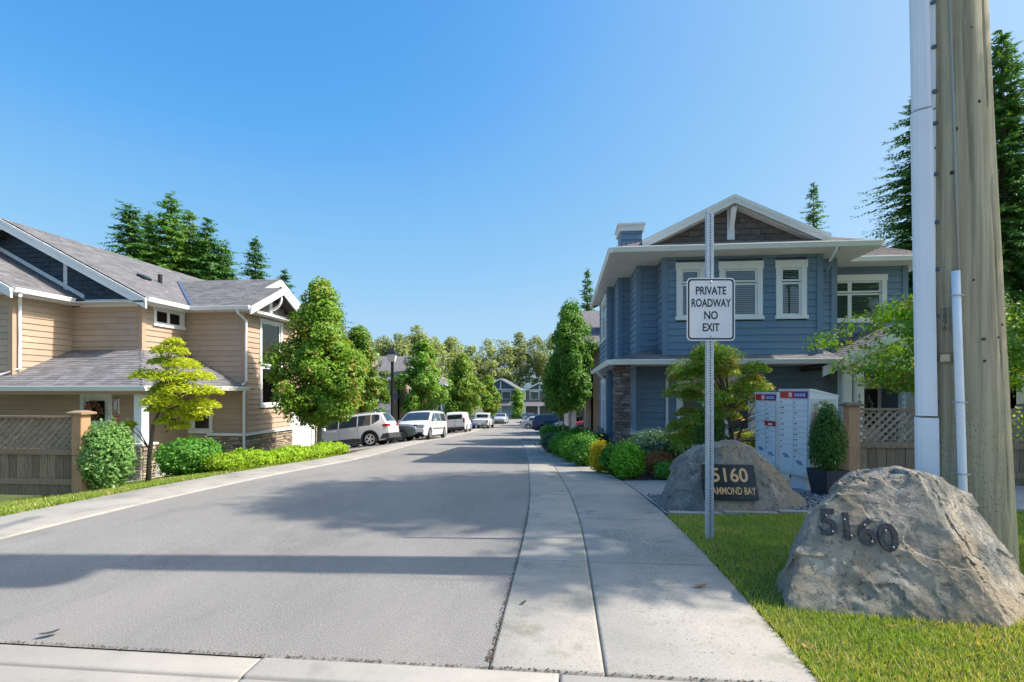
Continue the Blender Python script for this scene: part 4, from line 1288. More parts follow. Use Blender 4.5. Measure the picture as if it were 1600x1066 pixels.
# ================================================================== tan house on the left
def build_tan():
    o = (-12.84, 14.48, -1.0)
    h = House("tan_house", "tan two storey house with lattice fence in front and a grey shingle porch roof", "house", o)
    XA, YA, XB, YB, XC, YC = -12.84, 14.48, -10.7, 16.3, -15.19, 12.75
    E = 4.22
    T = tan_trim
    # entrance wall with the slate gable above it
    h.wall(-18.6, YA, 0, XA + 18.6, -.95, 4.02, T, PL_TAN, holes=[(3.70, -1, 4.78, 1.38), (0, 1.9, 3.41, 9)])
    gp = [(0, 4.25), (8.0, 4.25), (4.0, 6.40)]
    h.wall(-21.1, YA, 0, 8.0, 0, 0, shake_m, PL_SHAKE, poly=[(1.5, 4.25), (8.16, 4.25), (4.0, 6.45), (3.5, 6.2)], expo=.15, kind="shake", name="gable_wall", tabs=.2)
    b = MB(); b.box(XC + .3, XA - .0, -.03, .1, 4.02, 4.25); h.part("frieze_board", b, white, 0, YA)
    b = MB(); b.box(-15.46, -15.33, -.035, .0, 4.52, 5.6); h.part("gable_trim", b, white, 0, YA)
    h.bar("flashing_trim", (-14.75, YA - .004, 4.40), (-18.2, YA - .004, 6.26), .04, .13, white, out=(0, -1, 0))
    # side wall with the small window, back wall of the porch, bay with the tall window
    h.wall(XA, YA, 90, 1.82, -.95, 4.1, T, PL_TAN, holes=[(.42, 3.5, 1.72, 4.2)])
    h.window(XA, YA, 90, .42, 3.48, 1.3, .62, panes=((0, 0, .5, 1), (.5, 0, 1, 1)), trim=.10, head=.08, sill=.10, blinds=None)
    h.wall(XA, YB, 0, XB - XA, -.95, 4.1, T, PL_TAN, holes=[(.18, 0.0, 1.0, .95)])
    h.window(XA, YB, 0, .18, -.02, .82, .95, trim=.10, sill=.12, blinds=None)
    h.wall(XB, YB, 90, 2.9, -1, 4.1, T, PL_TAN, holes=[(.83, .82, 2.28, 4.08)])
    h.window(XB, YB, 90, .83, .82, 1.45, 3.2, panes=((0, .46, 1, 1),), trim=.11, head=.12, sill=.12, blinds="green")
    # solid spandrel and the lower light of the tall window, set in the same casing
    b = MB(); b.box(.95, 2.16, -.03, .05, 2.22, 2.40); h.part("mullion", b, white, XB, YB, 90)
    b = MB(); b.box(.94, 2.17, -.02, .04, .94, 1.0); b.box(.94, 1.0, -.02, .04, 1.0, 2.22); b.box(2.11, 2.17, -.02, .04, 1.0, 2.22); h.part("lower_sash", b, white, XB, YB, 90)
    b = MB(); b.box(1.0, 2.11, .05, .056, 1.0, 2.22); h.part("lower_shade", b, mat("shade_green", (.55, .63, .50), (.48, .56, .44), 2, rough=.35), XB, YB, 90)
    b = MB(); b.box(1.0, 2.11, .02, .025, 1.0, 2.22); h.part("lower_pane", b, glass, XB, YB, 90)
    corner(h, XA, YA, -.95, 4.1, T); corner(h, XB, YB, 0, 4.1, T)
    # bay gable
    b = MB(); b.box(-.05, 2.95, -.03, .1, 4.08, 4.26); h.part("frieze_board", b, white, XB, YB, 90)
    h.wall(XB, YB, 90, 2.9, 0, 0, grey_shake, PL_GSHAKE, poly=[(.1, 4.26), (2.9, 4.26), (1.5, 4.96)], expo=.15, kind="shake", name="gable_wall", tabs=.2)
    b = MB(); b.box(1.42, 1.58, -.05, .0, 4.26, 4.95)
    for k in range(6):
        t0, t1 = k / 6, (k + 1) / 6
        p = lambda t: (.0 - .42 * math.sin(t * 1.57), 4.35 + .5 * (1 - math.cos(t * 1.57)))
        (y0, z0), (y1, z1) = p(t0), p(t1)
        b.add([(1.45, y0 - .05, z0), (1.55, y0 - .05, z0), (1.55, y0 - .05, z0 + .09), (1.45, y0 - .05, z0 + .09), (1.45, y1 - .05, z1), (1.55, y1 - .05, z1), (1.55, y1 - .05, z1 + .09), (1.45, y1 - .05, z1 + .09)],
              [(0, 1, 5, 4), (1, 2, 6, 5), (2, 3, 7, 6), (3, 0, 4, 7)])
    h.part("bracket", b, white, XB, YB, 90)
    # projecting left volume
    h.wall(-19.2, YC, 0, XC + 19.2, 1.45, 4.1, T, PL_TAN)
    h.wall(XC, YC, 90, YA - YC, 1.75, 4.1, T, PL_TAN)
    corner(h, XC, YC, 1.5, 4.1, T)
    h.wall(-19.2, YC, 0, 4, 0, 0, shake_m, None, poly=[(0, 4.1), (4.0, 4.1), (0, 6.1)], name="gable_wall")
    # garage on the far side of the bay
    h.wall(XB - .55, 19.2, 90, 3.3, -1.5, 4.1, T, None)
    b = MB(); b.box(.15, 2.75, .02, .08, -1.4, .72)
    for k in range(4):
        b.box(.18, 2.72, .0, .02, -1.36 + k * .52, -1.36 + k * .52 + .49)
    h.part("garage_door", b, white, XB - .55, 19.2, 90)
    b = MB(); b.box(2.75, 2.95, -.06, .08, -1.5, .85); b.box(.0, .15, -.06, .08, -1.5, .85); b.box(.15, 2.75, -.06, .08, .72, .85); h.part("garage_trim", b, white, XB - .55, 19.2, 90)
    b = MB(); b.box(2.96, 3.35, -.12, .2, -1.5, -.2); pil = h.part("stone_base", b, mortar, XB - .55, 19.2, 90)
    h.stones(pil, 2.96, 3.35, -1.5, -.2, ST_TAN, seed=41, oy=-.12)
    # stone base of the bay
    b = MB(); b.box(-1.22, .0, -.08, .05, -1.2, -.08); sb = h.part("stone_base", b, mortar, XB, YB, 0)
    h.stones(sb, -1.22, .03, -1.15, -.08, ST_TAN, seed=5, oy=-.08)
    b = MB(); b.box(-.08, 2.9, -.08, .05, -1.4, -.08); sb2 = h.part("stone_base", b, mortar, XB, YB, 90)
    h.stones(sb2, -.08, 2.9, -1.35, -.08, ST_TAN, seed=6, oy=-.08)
    b = MB(); b.box(-1.25, .17, -.17, -.02, -.08, .0); h.part("ledge", b, white, XB, YB, 0)
    b = MB(); b.box(-.0, 2.95, -.17, -.02, -.08, -.002); h.part("ledge", b, white, XB, YB, 90)
    # door
    b = MB(); b.box(-14.9, -13.82, -.03, .06, 1.22, 1.38); b.box(-14.9, -14.78, -.03, .06, -.85, 1.22); b.box(-13.94, -13.82, -.03, .06, -.85, 1.22)
    dr = h.part("door", b, white, 0, YA)
    b = MB(); b.box(-14.78, -13.94, .02, .07, -.85, 1.22); b.build("door_leaf", white, dr)
    b = MB(); b.box(-14.62, -14.10, .008, .019, .50, 1.12); b.build("door_light", mat("door_glass", (.02, .03, .025), rough=.08), dr)
    b = MB(); b.lathe([(.03, 0), (.03, .05)], 12, (-14.02, -.03, .12), 'y'); b.build("handle", steel, dr)
    # porch pier, column, floor
    px0, px1, py0, py1 = -11.32, -10.90, 12.30, 12.72
    b = MB(); b.box(px0, px1, py0, py1, -1.25, .0); pier = h.part("pier", b, mortar)
    h.stones(pier, px0, px1, -1.2, .0, ST_TAN, seed=7, oy=py0, rows=.075, lens=(.12, .3))
    h.stones(pier, 0, py1 - py0, -1.2, .0, ST_TAN, seed=8, ang=90, ox=px1, oy=py0, rows=.075, lens=(.12, .3))
    b = MB(); b.box(px0 - .06, px1 + .06, py0 - .06, py1 + .06, .0, .055); b.build("pier_cap", cap_stone, pier)
    b = MB(); b.bbox(px0 + .09, px1 - .09, py0 + .09, py1 - .09, .055, 1.42, .012); h.part("porch_column", b, white)
    b = MB(); b.box(-18.6, -10.9, 12.3, YB, -1.2, -.85); h.part("porch_floor", b, concrete)
    b = MB(); b.box(-18.6, -10.75, 12.16, 12.30, 1.34, 1.42); b.box(-10.89, -10.75, 12.3, YB, 1.34, 1.42); h.part("porch_beam", b, T)
    b = MB(); b.box(-20, -10.64, 12.06, YA, 1.42, 1.45); b.box(XA, -10.64, YA, YB, 1.42, 1.45); h.part("porch_ceiling", b, soffit_m)
    # roofs
    h.roof([(-12.35, 14.05, E), (-12.35, 23.2, E), (-17.1, 23.2, 6.70), (-17.1, 14.05, 6.70)], SH_A)
    h.roof([(-21.85, 23.2, E), (-21.85, 14.05, E), (-17.1, 14.05, 6.70), (-17.1, 23.2, 6.70)])
    h.roof([(-12.35, 15.85, E), (-10.95, 15.85, E), (-10.95, 18.9, 5.745), (-15.25, 18.9, 5.745)], SH_A)
    h.roof([(-10.95, 15.85, E), (-10.2, 15.85, E), (-10.2, 17.8, 5.195), (-10.95, 17.8, 5.195)], SH_A)
    h.roof([(-10.2, 19.75, E), (-11.6, 19.75, E), (-11.6, 17.8, 5.195), (-10.2, 17.8, 5.195)])
    h.roof([(-10.95, 22.3, 4.05), (-15.25, 22.3, 4.05), (-15.25, 18.9, 5.745), (-10.95, 18.9, 5.745)])
    h.roof([(-14.75, 12.35, E), (-14.75, YA, E), (-18.2, YA, 6.08), (-18.2, 12.35, 6.08)], SH_A)
    S2 = (2.69 - 1.55) / 2.42
    h.roof([(-20.0, 12.06, 1.55), (-10.64, 12.06, 1.55), (XA, YA, 2.69), (-20.0, YA, 2.69)], SH_A)
    h.roof([(-10.64, 12.06, 1.55), (-10.64, YB, 1.55), (XA, YB, 2.69), (XA, YA, 2.69)], SH_A)
    h.bar("valley_flashing", (-12.32, 15.84, E + .045), (-15.25, 18.9, 5.745 + .045), .16, .02, flash_m, out=Vector((.72, .69, 0)))
    # rakes, soffits, gutters
    def rake(p0, p1, out, hgt=.26):
        h.bar("rake_board", p0, p1, .05, hgt, white, out=out)
        q0 = Vector(p0) + Vector(out) * .05; q1 = Vector(p1) + Vector(out) * .05
        h.bar("rake_trim", q0, q1, .02, .10, white, drop=-.004, out=out)
    rake((-12.30, 14.05, 4.16), (-17.1, 14.05, 6.67), (0, -1, 0), .29)
    rake((-17.1, 14.05, 6.67), (-21.9, 14.05, 4.16), (0, -1, 0), .29)
    rake((-14.72, 12.35, 4.19), (-18.2, 12.35, 6.04), (0, -1, 0))
    rake((-10.2, 15.80, 4.17), (-10.2, 17.8, 5.18), (1, 0, 0), .24)
    rake((-10.2, 17.8, 5.18), (-10.2, 19.8, 4.17), (1, 0, 0), .24)
    rake((-10.95, 17.8, 5.18), (-10.95, 18.9, 5.73), (1, 0, 0), .24)
    rake((-10.95, 18.9, 5.73), (-10.95, 22.0, 4.19), (1, 0, 0), .24)
    b = MB()
    b.box(-14.9, -12.35, 14.0, YA + .1, 4.09, 4.115); b.box(XA, -12.35, 14.0, 16.0, 4.06, 4.085); b.box(XA, -10.25, 15.85, YB + .1, 4.09, 4.112); b.box(XB, -10.25, YB, 19.7, 4.06, 4.08)
    b.box(-19, -14.75, 12.35, YC + .1, 4.09, 4.115); b.box(XC, -14.75, YC, YA, 4.06, 4.085)
    h.part("soffit", b, soffit_m)
    h.gutter((-12.35, 14.05, E), (-12.35, 15.85, E), (1, 0, 0))
    h.gutter((-12.35, 15.85, E), (-10.2, 15.85, E), (0, -1, 0))
    h.gutter((-14.75, 12.35, E), (-14.75, YA - .42, E), (1, 0, 0))
    h.gutter((-20.0, 12.06, 1.56), (-10.52, 12.06, 1.56), (0, -1, 0))
    h.gutter((-10.64, 12.06, 1.56), (-10.64, YB + .02, 1.56), (1, 0, 0))
    h.downspout([(-14.66, 12.5, 4.12), (-14.66, 12.5, 4.02), (-15.10, 12.86, 3.82), (-15.10, 12.86, 2.05), (-15.5, 12.4, 1.78), (-16.3, 12.15, 1.66)])
    h.downspout([(-10.62, 15.78, 4.12), (-10.62, 15.80, 4.0), (-10.58, 16.2, 3.78), (-10.58, 16.2, 1.75), (-10.66, 16.1, 1.62)])
    h.downspout([(-10.58, 16.14, 1.5), (-10.58, 16.08, 1.4), (-10.58, 16.08, -.95)])
    # roof jacks
    b = MB(); b.T = Matrix.Translation((-14.4, 16.3, 5.29)) @ Matrix.Rotation(R(27.5), 4, 'Y'); b.box(-.16, .16, -.16, .16, 0, .10); h.part("roof_vent", b, black_m)
    b = MB(); b.lathe([(.07, -.1), (.07, .32), (.05, .32)], 10, (-14.37, 17.0, 5.27)); h.part("vent_pipe", b, black_m)
    h.flush()
    # things hanging on it
    wr = empty("wreath", (-14.36, 14.40, .84), 0, "dried flower wreath hanging on the white front door", "wreath")
    rnd = np.random.default_rng(5)
    n = 260
    a = rnd.uniform(0, 6.28, n); r = rnd.normal(.20, .05, n)
    P = np.stack([np.cos(a) * r, -.02 - np.abs(rnd.normal(0, .03, n)), np.sin(a) * r], 1)
    inst("petals", quads_mesh("petals", leaf_quads(P, rnd.normal(size=(n, 3)) + np.array([0, -1.2, 0]), .11, rnd, .6), leaf_mat("wreath_petal", (.55, .30, .19), (.34, .12, .08), (.10, .05, .03), .3, .15, 9)), wr)
    b = MB(); b.sm = True
    b.tube([(math.cos(t) * .19, 0, math.sin(t) * .19) for t in np.linspace(0, 6.283, 25)], .02, 6); b.build("ring", bark, wr)
    ch = empty("wind_chime", (-11.62, 12.30, .62), 0, "wind chime with red wind catcher hanging under the porch eave", "wind chime")
    b = MB()
    for k in range(5):
        q = (math.cos(k * 1.257) * .05, math.sin(k * 1.257) * .05)
        b.tube([(q[0], q[1], .62 - .05 * k * .4), (q[0], q[1], .22 + .03 * k)], .009, 6)
    b.build("tube_bells", steel, ch)
    b = MB(); b.lathe([(.07, .62), (.07, .64), (.004, .66), (.004, .80)], 10); b.build("disc", bark, ch)
    b = MB(); b.tube([(0, 0, .64), (0, 0, .1)], .003, 4); b.box(-.05, .05, -.008, .008, .02, .15); b.build("wind_catcher", mat("red_lacquer", (.5, .05, .03), rough=.4), ch)
    pot = MB(); pot.sm = True
    pot.lathe([(.10, 0), (.16, .18), (.17, .34), (.13, .44), (.14, .48), (.11, .48)], 16)
    po = pot.build("blue_pot", mat("blue_glaze", (.02, .06, .26), (.01, .03, .14), 8, rough=.15), None, (-10.7, 13.5, -.94))
    tag(po, "small cobalt blue pot standing beside the stone porch pier", "pot")

# ================================================================== blue house on the right
def build_blue():
    o = (4.0, 14.0, -.3)
    h = House("blue_house", "blue two storey house with white trim, grey gable and stone column", "house", o)
    T, E = blue_trim, 5.02
    Y1, Y2, Y3, Y4 = 13.66, 14.5, 15.94, 17.3
    # upper floor, stepping back to the left
    wins = [(.32, .71), (1.39, 1.07), (2.79, .74)]
    h.wall(2.60, Y1, 0, 3.89, 2.33, 4.98, T, PL_BLUE, holes=[(a, 3.26, a + w, 4.75) for a, w in wins])
    for a, w in wins:
        h.window(2.60, Y1, 0, a, 3.26, w, 1.49, panes=((0, 0, 1, .70), (0, .72, 1, 1)), trim=.125, head=.19, sill=.09, sash=.05)
    h.wall(2.60, Y2, -90, Y2 - Y1, 2.33, 4.98, T, PL_BLUE)
    h.wall(2.04, Y2, 0, .56, 2.3, 4.98, T, PL_BLUE)
    h.wall(2.04, Y3, -90, Y3 - Y2, 2.3, 4.98, T, PL_BLUE)
    h.wall(1.70, Y3, 0, .34, 2.2, 4.98, T, PL_BLUE)
    h.wall(1.70, Y4, -90, Y4 - Y3, 2.2, 4.98, T, PL_BLUE)
    h.wall(1.487, Y4, 0, .22, 2.0, 4.98, T, PL_BLUE)
    h.wall(1.487, 21.0, -90, 21.0 - Y4, -.9, 4.98, T, PL_BLUE, holes=[(1.2, 3.2, 3.3, 4.75), (1.2, -.5, 3.3, 1.9)])
    h.window(1.487, 21.0, -90, 1.2, 3.2, 2.1, 1.55, panes=((0, 0, .5, .7), (.5, 0, 1, .7), (0, .72, 1, 1)), trim=.12, head=.16)
    h.window(1.487, 21.0, -90, 1.2, -.55, 2.1, 2.4, panes=((0, 0, .5, .75), (.5, 0, 1, .75), (0, .77, 1, 1)), trim=.13, head=.16)
    h.wall(6.49, 14.2, 0, .60, 2.33, 4.98, T, PL_BLUE)
    h.wall(7.09, 15.2, 0, 2.36, 2.3, 4.98, T, PL_BLUE, holes=[(.30, 3.33, 1.84, 4.67)])
    h.window(7.09, 15.2, 0, .30, 3.33, 1.54, 1.34, panes=((0, 0, .36, .68), (.36, 0, 1, .68), (0, .70, .36, 1), (.36, .70, 1, 1)), trim=.125, head=.17, sill=.09)
    h.wall(7.09, 14.2, 90, 1.0, 2.3, 4.98, T, None)
    h.wall(9.45, 15.2, 90, 4, -.4, 4.98, T, None)
    h.wall(6.49, Y1, 90, .54, 2.33, 4.98, T, None)
    for (x, y, sx) in ((2.60, Y1, -1), (2.04, Y2, -1), (1.70, Y3, -1), (1.487, Y4, -1), (6.49, Y1, 1), (7.09, 14.2, 1), (9.45, 15.2, 1)):
        corner(h, x, y, 2.34 if sx < 0 or x < 9 else 2.3, 4.97, T, sx)
    # ground floor
    h.wall(2.04, Y2, 0, 4.9, -.4, 2.2, T, PL_BLUE, holes=[(1.06, -.08, 3.15, 1.87)], pz=(.30, 2.2))
    h.window(2.04, Y2, 0, 1.06, -.12, 2.09, 2.0, panes=((0, 0, .34, 1), (.34, 0, .66, 1), (.66, 0, 1, 1)), trim=.13, head=.17, sill=.12)
    h.wall(2.04, Y3, -90, Y3 - Y2, -.4, 2.2, T, PL_BLUE, pz=(.30, 2.2))
    h.wall(1.70, Y3, 0, .34, -.5, 2.2, T, PL_BLUE)
    h.wall(1.70, Y4, -90, Y4 - Y3, -.5, 2.2, T, PL_BLUE)
    h.wall(1.487, Y4, 0, .22, -.5, 2.0, T, None)
    corner(h, 2.04, Y2, .30, 2.2, T, -1)
    corner(h, 1.487, Y4, -.4, 2.0, T, -1)
    b = MB(); b.box(-.10, 1.03, -.10, .05, -.5, .22); sb = h.part("stone_base", b, mortar, 2.04, Y2)
    h.stones(sb, -.10, 1.03, -.45, .22, ST_GREY, seed=12, oy=-.10)
    b = MB(); b.box(-.0, 1.44, -.10, .05, -.5, .22); sb = h.part("stone_base", b, mortar, 2.04, Y3, -90)
    h.stones(sb, -.0, 1.44, -.45, .22, ST_GREY, seed=13, oy=-.10)
    b = MB(); b.box(-.18, 1.03, -.19, -.02, .22, .31); b.box(-.18, -.02, -.02, Y3 - Y2, .22, .31); h.part("ledge", b, white, 2.04, Y2)
    b = MB(); b.box(0, 3.7, -.10, .02, -1.0, .0); sb = h.part("stone_base", b, mortar, 1.487, 21.0, -90)
    h.stones(sb, 0, 3.7, -.95, .0, ST_GREY, seed=14, oy=-.10)
    # stone column
    b = MB(); b.box(1.36, 1.73, 13.62, 14.0, -.5, 2.12); col = h.part("stone_column", b, mortar)
    h.stones(col, 1.34, 1.75, -.45, 2.12, ST_GREY, seed=15, oy=13.62, rows=.08, lens=(.13, .3))
    h.stones(col, -14.02, -13.6, -.45, 2.12, ST_GREY, seed=16, ang=-90, ox=1.36, oy=0, rows=.08, lens=(.13, .3))
    # upper roof: hip all round, gable in front
    def hip():
        h.roof([(1.25, 13.05, E), (7.54, 13.05, E), (4.395, 16.2, 6.40), (4.39, 16.2, 6.40)], SH_B)
        h.roof([(1.25, 22.0, E), (1.25, 13.05, E), (4.39, 16.2, 6.40), (4.39, 22.0, 6.40)], SH_B)
        h.roof([(7.54, 13.05, E), (7.54, 22.0, E), (4.39, 22.0, 6.40), (4.39, 16.2, 6.40)])
    hip()
    h.roof([(2.0, 16.2, 5.27), (2.0, 13.32, 5.27), (4.27, 13.32, 6.36), (4.27, 16.2, 6.36)], SH_B, name="gable_roof", seen=False)
    h.roof([(6.54, 13.32, 5.27), (6.54, 16.2, 5.27), (4.27, 16.2, 6.36), (4.27, 13.32, 6.36)], name="gable_roof")
    h.wall(2.3, Y1 - .02, 0, 3.9, 0, 0, grey_shake, PL_GSHAKE, poly=[(.05, 5.28), (3.90, 5.28), (1.97, 6.22)], expo=.15, kind="shake", name="gable_wall", tabs=.24)
    for sx in (-1, 1):
        xe = 4.27 + sx * 2.27
        h.bar("rake_board", (xe, 13.32, 5.245), (4.27, 13.32, 6.335), .05, .20, white, out=(0, -1, 0))
        h.bar("rake_trim", (xe, 13.27, 5.25), (4.27, 13.27, 6.34), .025, .085, white, out=(0, -1, 0))
        xi = 4.27 + sx * 1.98
        h.bar("soffit", (xi, 13.36, 5.19), (4.27, 13.36, 6.14), .30, .02, soffit_m, out=(0, 1, 0))
    b = MB(); b.box(4.18, 4.36, -.05, .0, 5.30, 6.2); h.part("bracket", b, white, 0, Y1 - .02)
    b = MB(); b.prism([(-.06, 6.08), (-.33, 6.05), (-.28, 5.94), (-.06, 5.50)], 4.21, 4.33, 'x'); h.part("bracket", b, white, 0, Y1 - .02)
    h.roof([(7.3, 14.6, E), (9.95, 14.6, E), (9.95, 17.6, 6.1), (7.3, 17.6, 6.1)], SH_B)
    b = MB()
    b.box(1.25, 7.54, 13.05, 14.6, 4.895, 4.915); b.box(1.25, 7.5, 14.6, 21.0, 4.885, 4.905); b.box(7.5, 9.95, 14.6, 15.4, 4.895, 4.915); b.box(9.45, 9.95, 15.4, 18, 4.885, 4.905)
    h.part("soffit", b, soffit_m)
    for p in (((1.25, 13.05, E), (7.54, 13.05, E), (0, -1, 0)), ((7.54, 14.6, E), (9.95, 14.6, E), (0, -1, 0)), ((1.25, 13.0, E), (1.25, 22.0, E), (-1, 0, 0)), ((7.54, 13.05, E), (7.54, 14.6, E), (1, 0, 0)), ((9.95, 14.6, E), (9.95, 18, E), (1, 0, 0))):
        h.gutter(*p)
    h.downspout([(6.58, 13.0, 4.95), (6.58, 13.02, 4.86), (6.62, 13.45, 4.62), (6.62, 13.60, 4.5), (6.62, 14.15, 4.4), (6.62, 14.15, 2.5)], r=.04, m=blue_trim)
    h.downspout([(6.56, 13.0, 4.93), (6.56, 13.05, 4.84), (6.60, 13.42, 4.66)], r=.045)
    # chimney
    b = MB(); b.box(1.76, 2.40, 16, 16.8, 4.9, 6.38); ch = h.part("chimney", b, T)
    for k in range(8):
        h.piece("plank", PL_BLUE, ch, Matrix.Translation((1.76 , 16, 5.0 + k * EXPO)) @ Matrix.Diagonal((.64, 1, 1, 1)))
    b = MB(); b.box(1.70, 2.46, 15.94, 16.86, 6.33, 6.50); b.box(1.66, 2.50, 15.9, 16.9, 6.50, 6.56); b.build("chimney_cap", white, ch)
    # skirt roof between the floors
    E2 = 2.22
    h.roof([(1.225, 13.15, E2), (6.75, 13.15, E2), (6.75, 14.55, E2 + .39), (2.62, 14.55, E2 + .39)], SH_A)
    h.roof([(1.225, 21.0, E2), (1.225, 13.15, E2), (2.62, 14.55, E2 + .39), (2.62, 21.0, E2 + .39)], SH_A)
    b = MB(); b.box(1.225, 6.75, 13.15, Y2 + .1, E2 - .115, E2 - .095); b.box(1.225, 2.1, Y2 + .1, 21, E2 - .115, E2 - .095); h.part("soffit", b, soffit_m)
    h.gutter((1.225, 13.15, E2), (6.75, 13.15, E2), (0, -1, 0)); h.gutter((1.225, 13.1, E2), (1.225, 21.0, E2), (-1, 0, 0))
    h.downspout([(2.84, 13.08, 2.12), (2.84, 13.12, 2.02), (2.84, 14.2, 1.86), (2.84, 14.43, 1.72), (2.84, 14.43, .30)], r=.045)
    h.downspout([(1.16, 17.4, 2.12), (1.18, 17.4, 2.0), (1.40, 17.4, 1.8), (1.40, 17.4, -.6)], r=.045)
    b = MB(); b.bbox(-.05, .05, -.16, .0, -.04, .06, .012); b.lathe([(.035, -.24), (.04, -.10)], 10, (.0, .0, .05), 'y'); b.box(-.03, .03, -.03, .05, .05, .14)
    cm = b.build("security_camera", white, h.e, (6.42 - o[0], 13.62 - o[1], 2.52 - o[2]), (0, 0, R(-25)))
    # entrance porch
    PE, YP = 2.03, 13.2
    h.roof([(6.33, 15.6, PE), (6.33, YP, PE), (8.35, YP, PE + 1.05), (8.35, 15.6, PE + 1.05)], SH_A, name="porch_roof")
    h.roof([(10.37, YP, PE), (10.37, 15.6, PE), (8.35, 15.6, PE + 1.05), (8.35, YP, PE + 1.05)], name="porch_roof")
    h.bar("rake_board", (6.30, YP, PE - .01), (8.35, YP, PE + 1.04), .05, .24, white, out=(0, -1, 0))
    h.bar("rake_board", (8.35, YP, PE + 1.04), (10.4, YP, PE - .01), .05, .24, white, out=(0, -1, 0))
    h.bar("rake_trim", (6.30, YP - .05, PE - .005), (8.35, YP - .05, PE + 1.045), .02, .10, white, out=(0, -1, 0))
    b = MB(); b.box(6.72, 9.98, YP + .10, YP + .36, 1.98, 2.20); b.box(6.72, 6.98, YP + .36, 15.1, 1.98, 2.20); h.part("porch_beam", b, white)
    h.wall(6.72, YP + .14, 0, 3.26, 0, 0, white, None, poly=[(.0, 2.2), (3.26, 2.2), (1.63, 3.0)], name="porch_gable", depth=.0)
    post = None
    for (xa, ya) in ((6.82, YP + .12), (7.10, YP + .12), (9.7, YP + .12)):
        b = MB(); b.bbox(xa, xa + .23, ya, ya + .23, -.4, 1.98, .01)
        b.box(xa - .03, xa + .26, ya - .03, ya + .26, -.4, -.15); b.box(xa + .04, xa + .19, ya - .008, ya, -.1, 1.9)
        p = h.part("porch_post", b, white)
        if abs(xa - 7.10) < .01: post = p
    num = mat("numeral_grey", (.13, .13, .14), rough=.5)
    for k, cch in enumerate("101"):
        t = text("numeral", cch, .17, num, post, (7.215, YP + .106, 1.30 - .17 * k), (R(90), 0, 0), .004)
    h.wall(6.9, 15.95, 0, 3.0, -.4, 2.2, T, PL_BLUE, holes=[(1.62, -1, 2.64, 1.82)])
    h.wall(6.95, 14.6, 90, 1.4, -.4, 2.2, T, None)
    b = MB(); b.box(1.62, 2.64, -.03, .05, 1.66, 1.80); b.box(1.62, 1.74, -.03, .05, -.35, 1.66); b.box(2.52, 2.64, -.03, .05, -.35, 1.66)
    dr = h.part("door", b, white, 6.9, 15.95)
    b = MB(); b.box(1.74, 2.52, .02, .07, -.35, 1.66); b.build("door_leaf", white, dr)
    b = MB(); b.box(1.86, 2.24, .0, .02, .35, 1.48); b.build("door_light", black_m, dr)
    b = MB()
    for k in range(9):
        b.tube([(2.05 + .07 * math.sin(k * 1.3), -.006, .55 + k * .085), (2.05 - .07 * math.sin(k * 1.1), -.006, .62 + k * .085)], .012, 5)
    b.build("door_ornament", cap_stone, dr)
    b = MB(); b.box(6.6, 10.2, YP - .1, 15.95, -.6, -.36); h.part("porch_floor", b, concrete)
    h.flush()

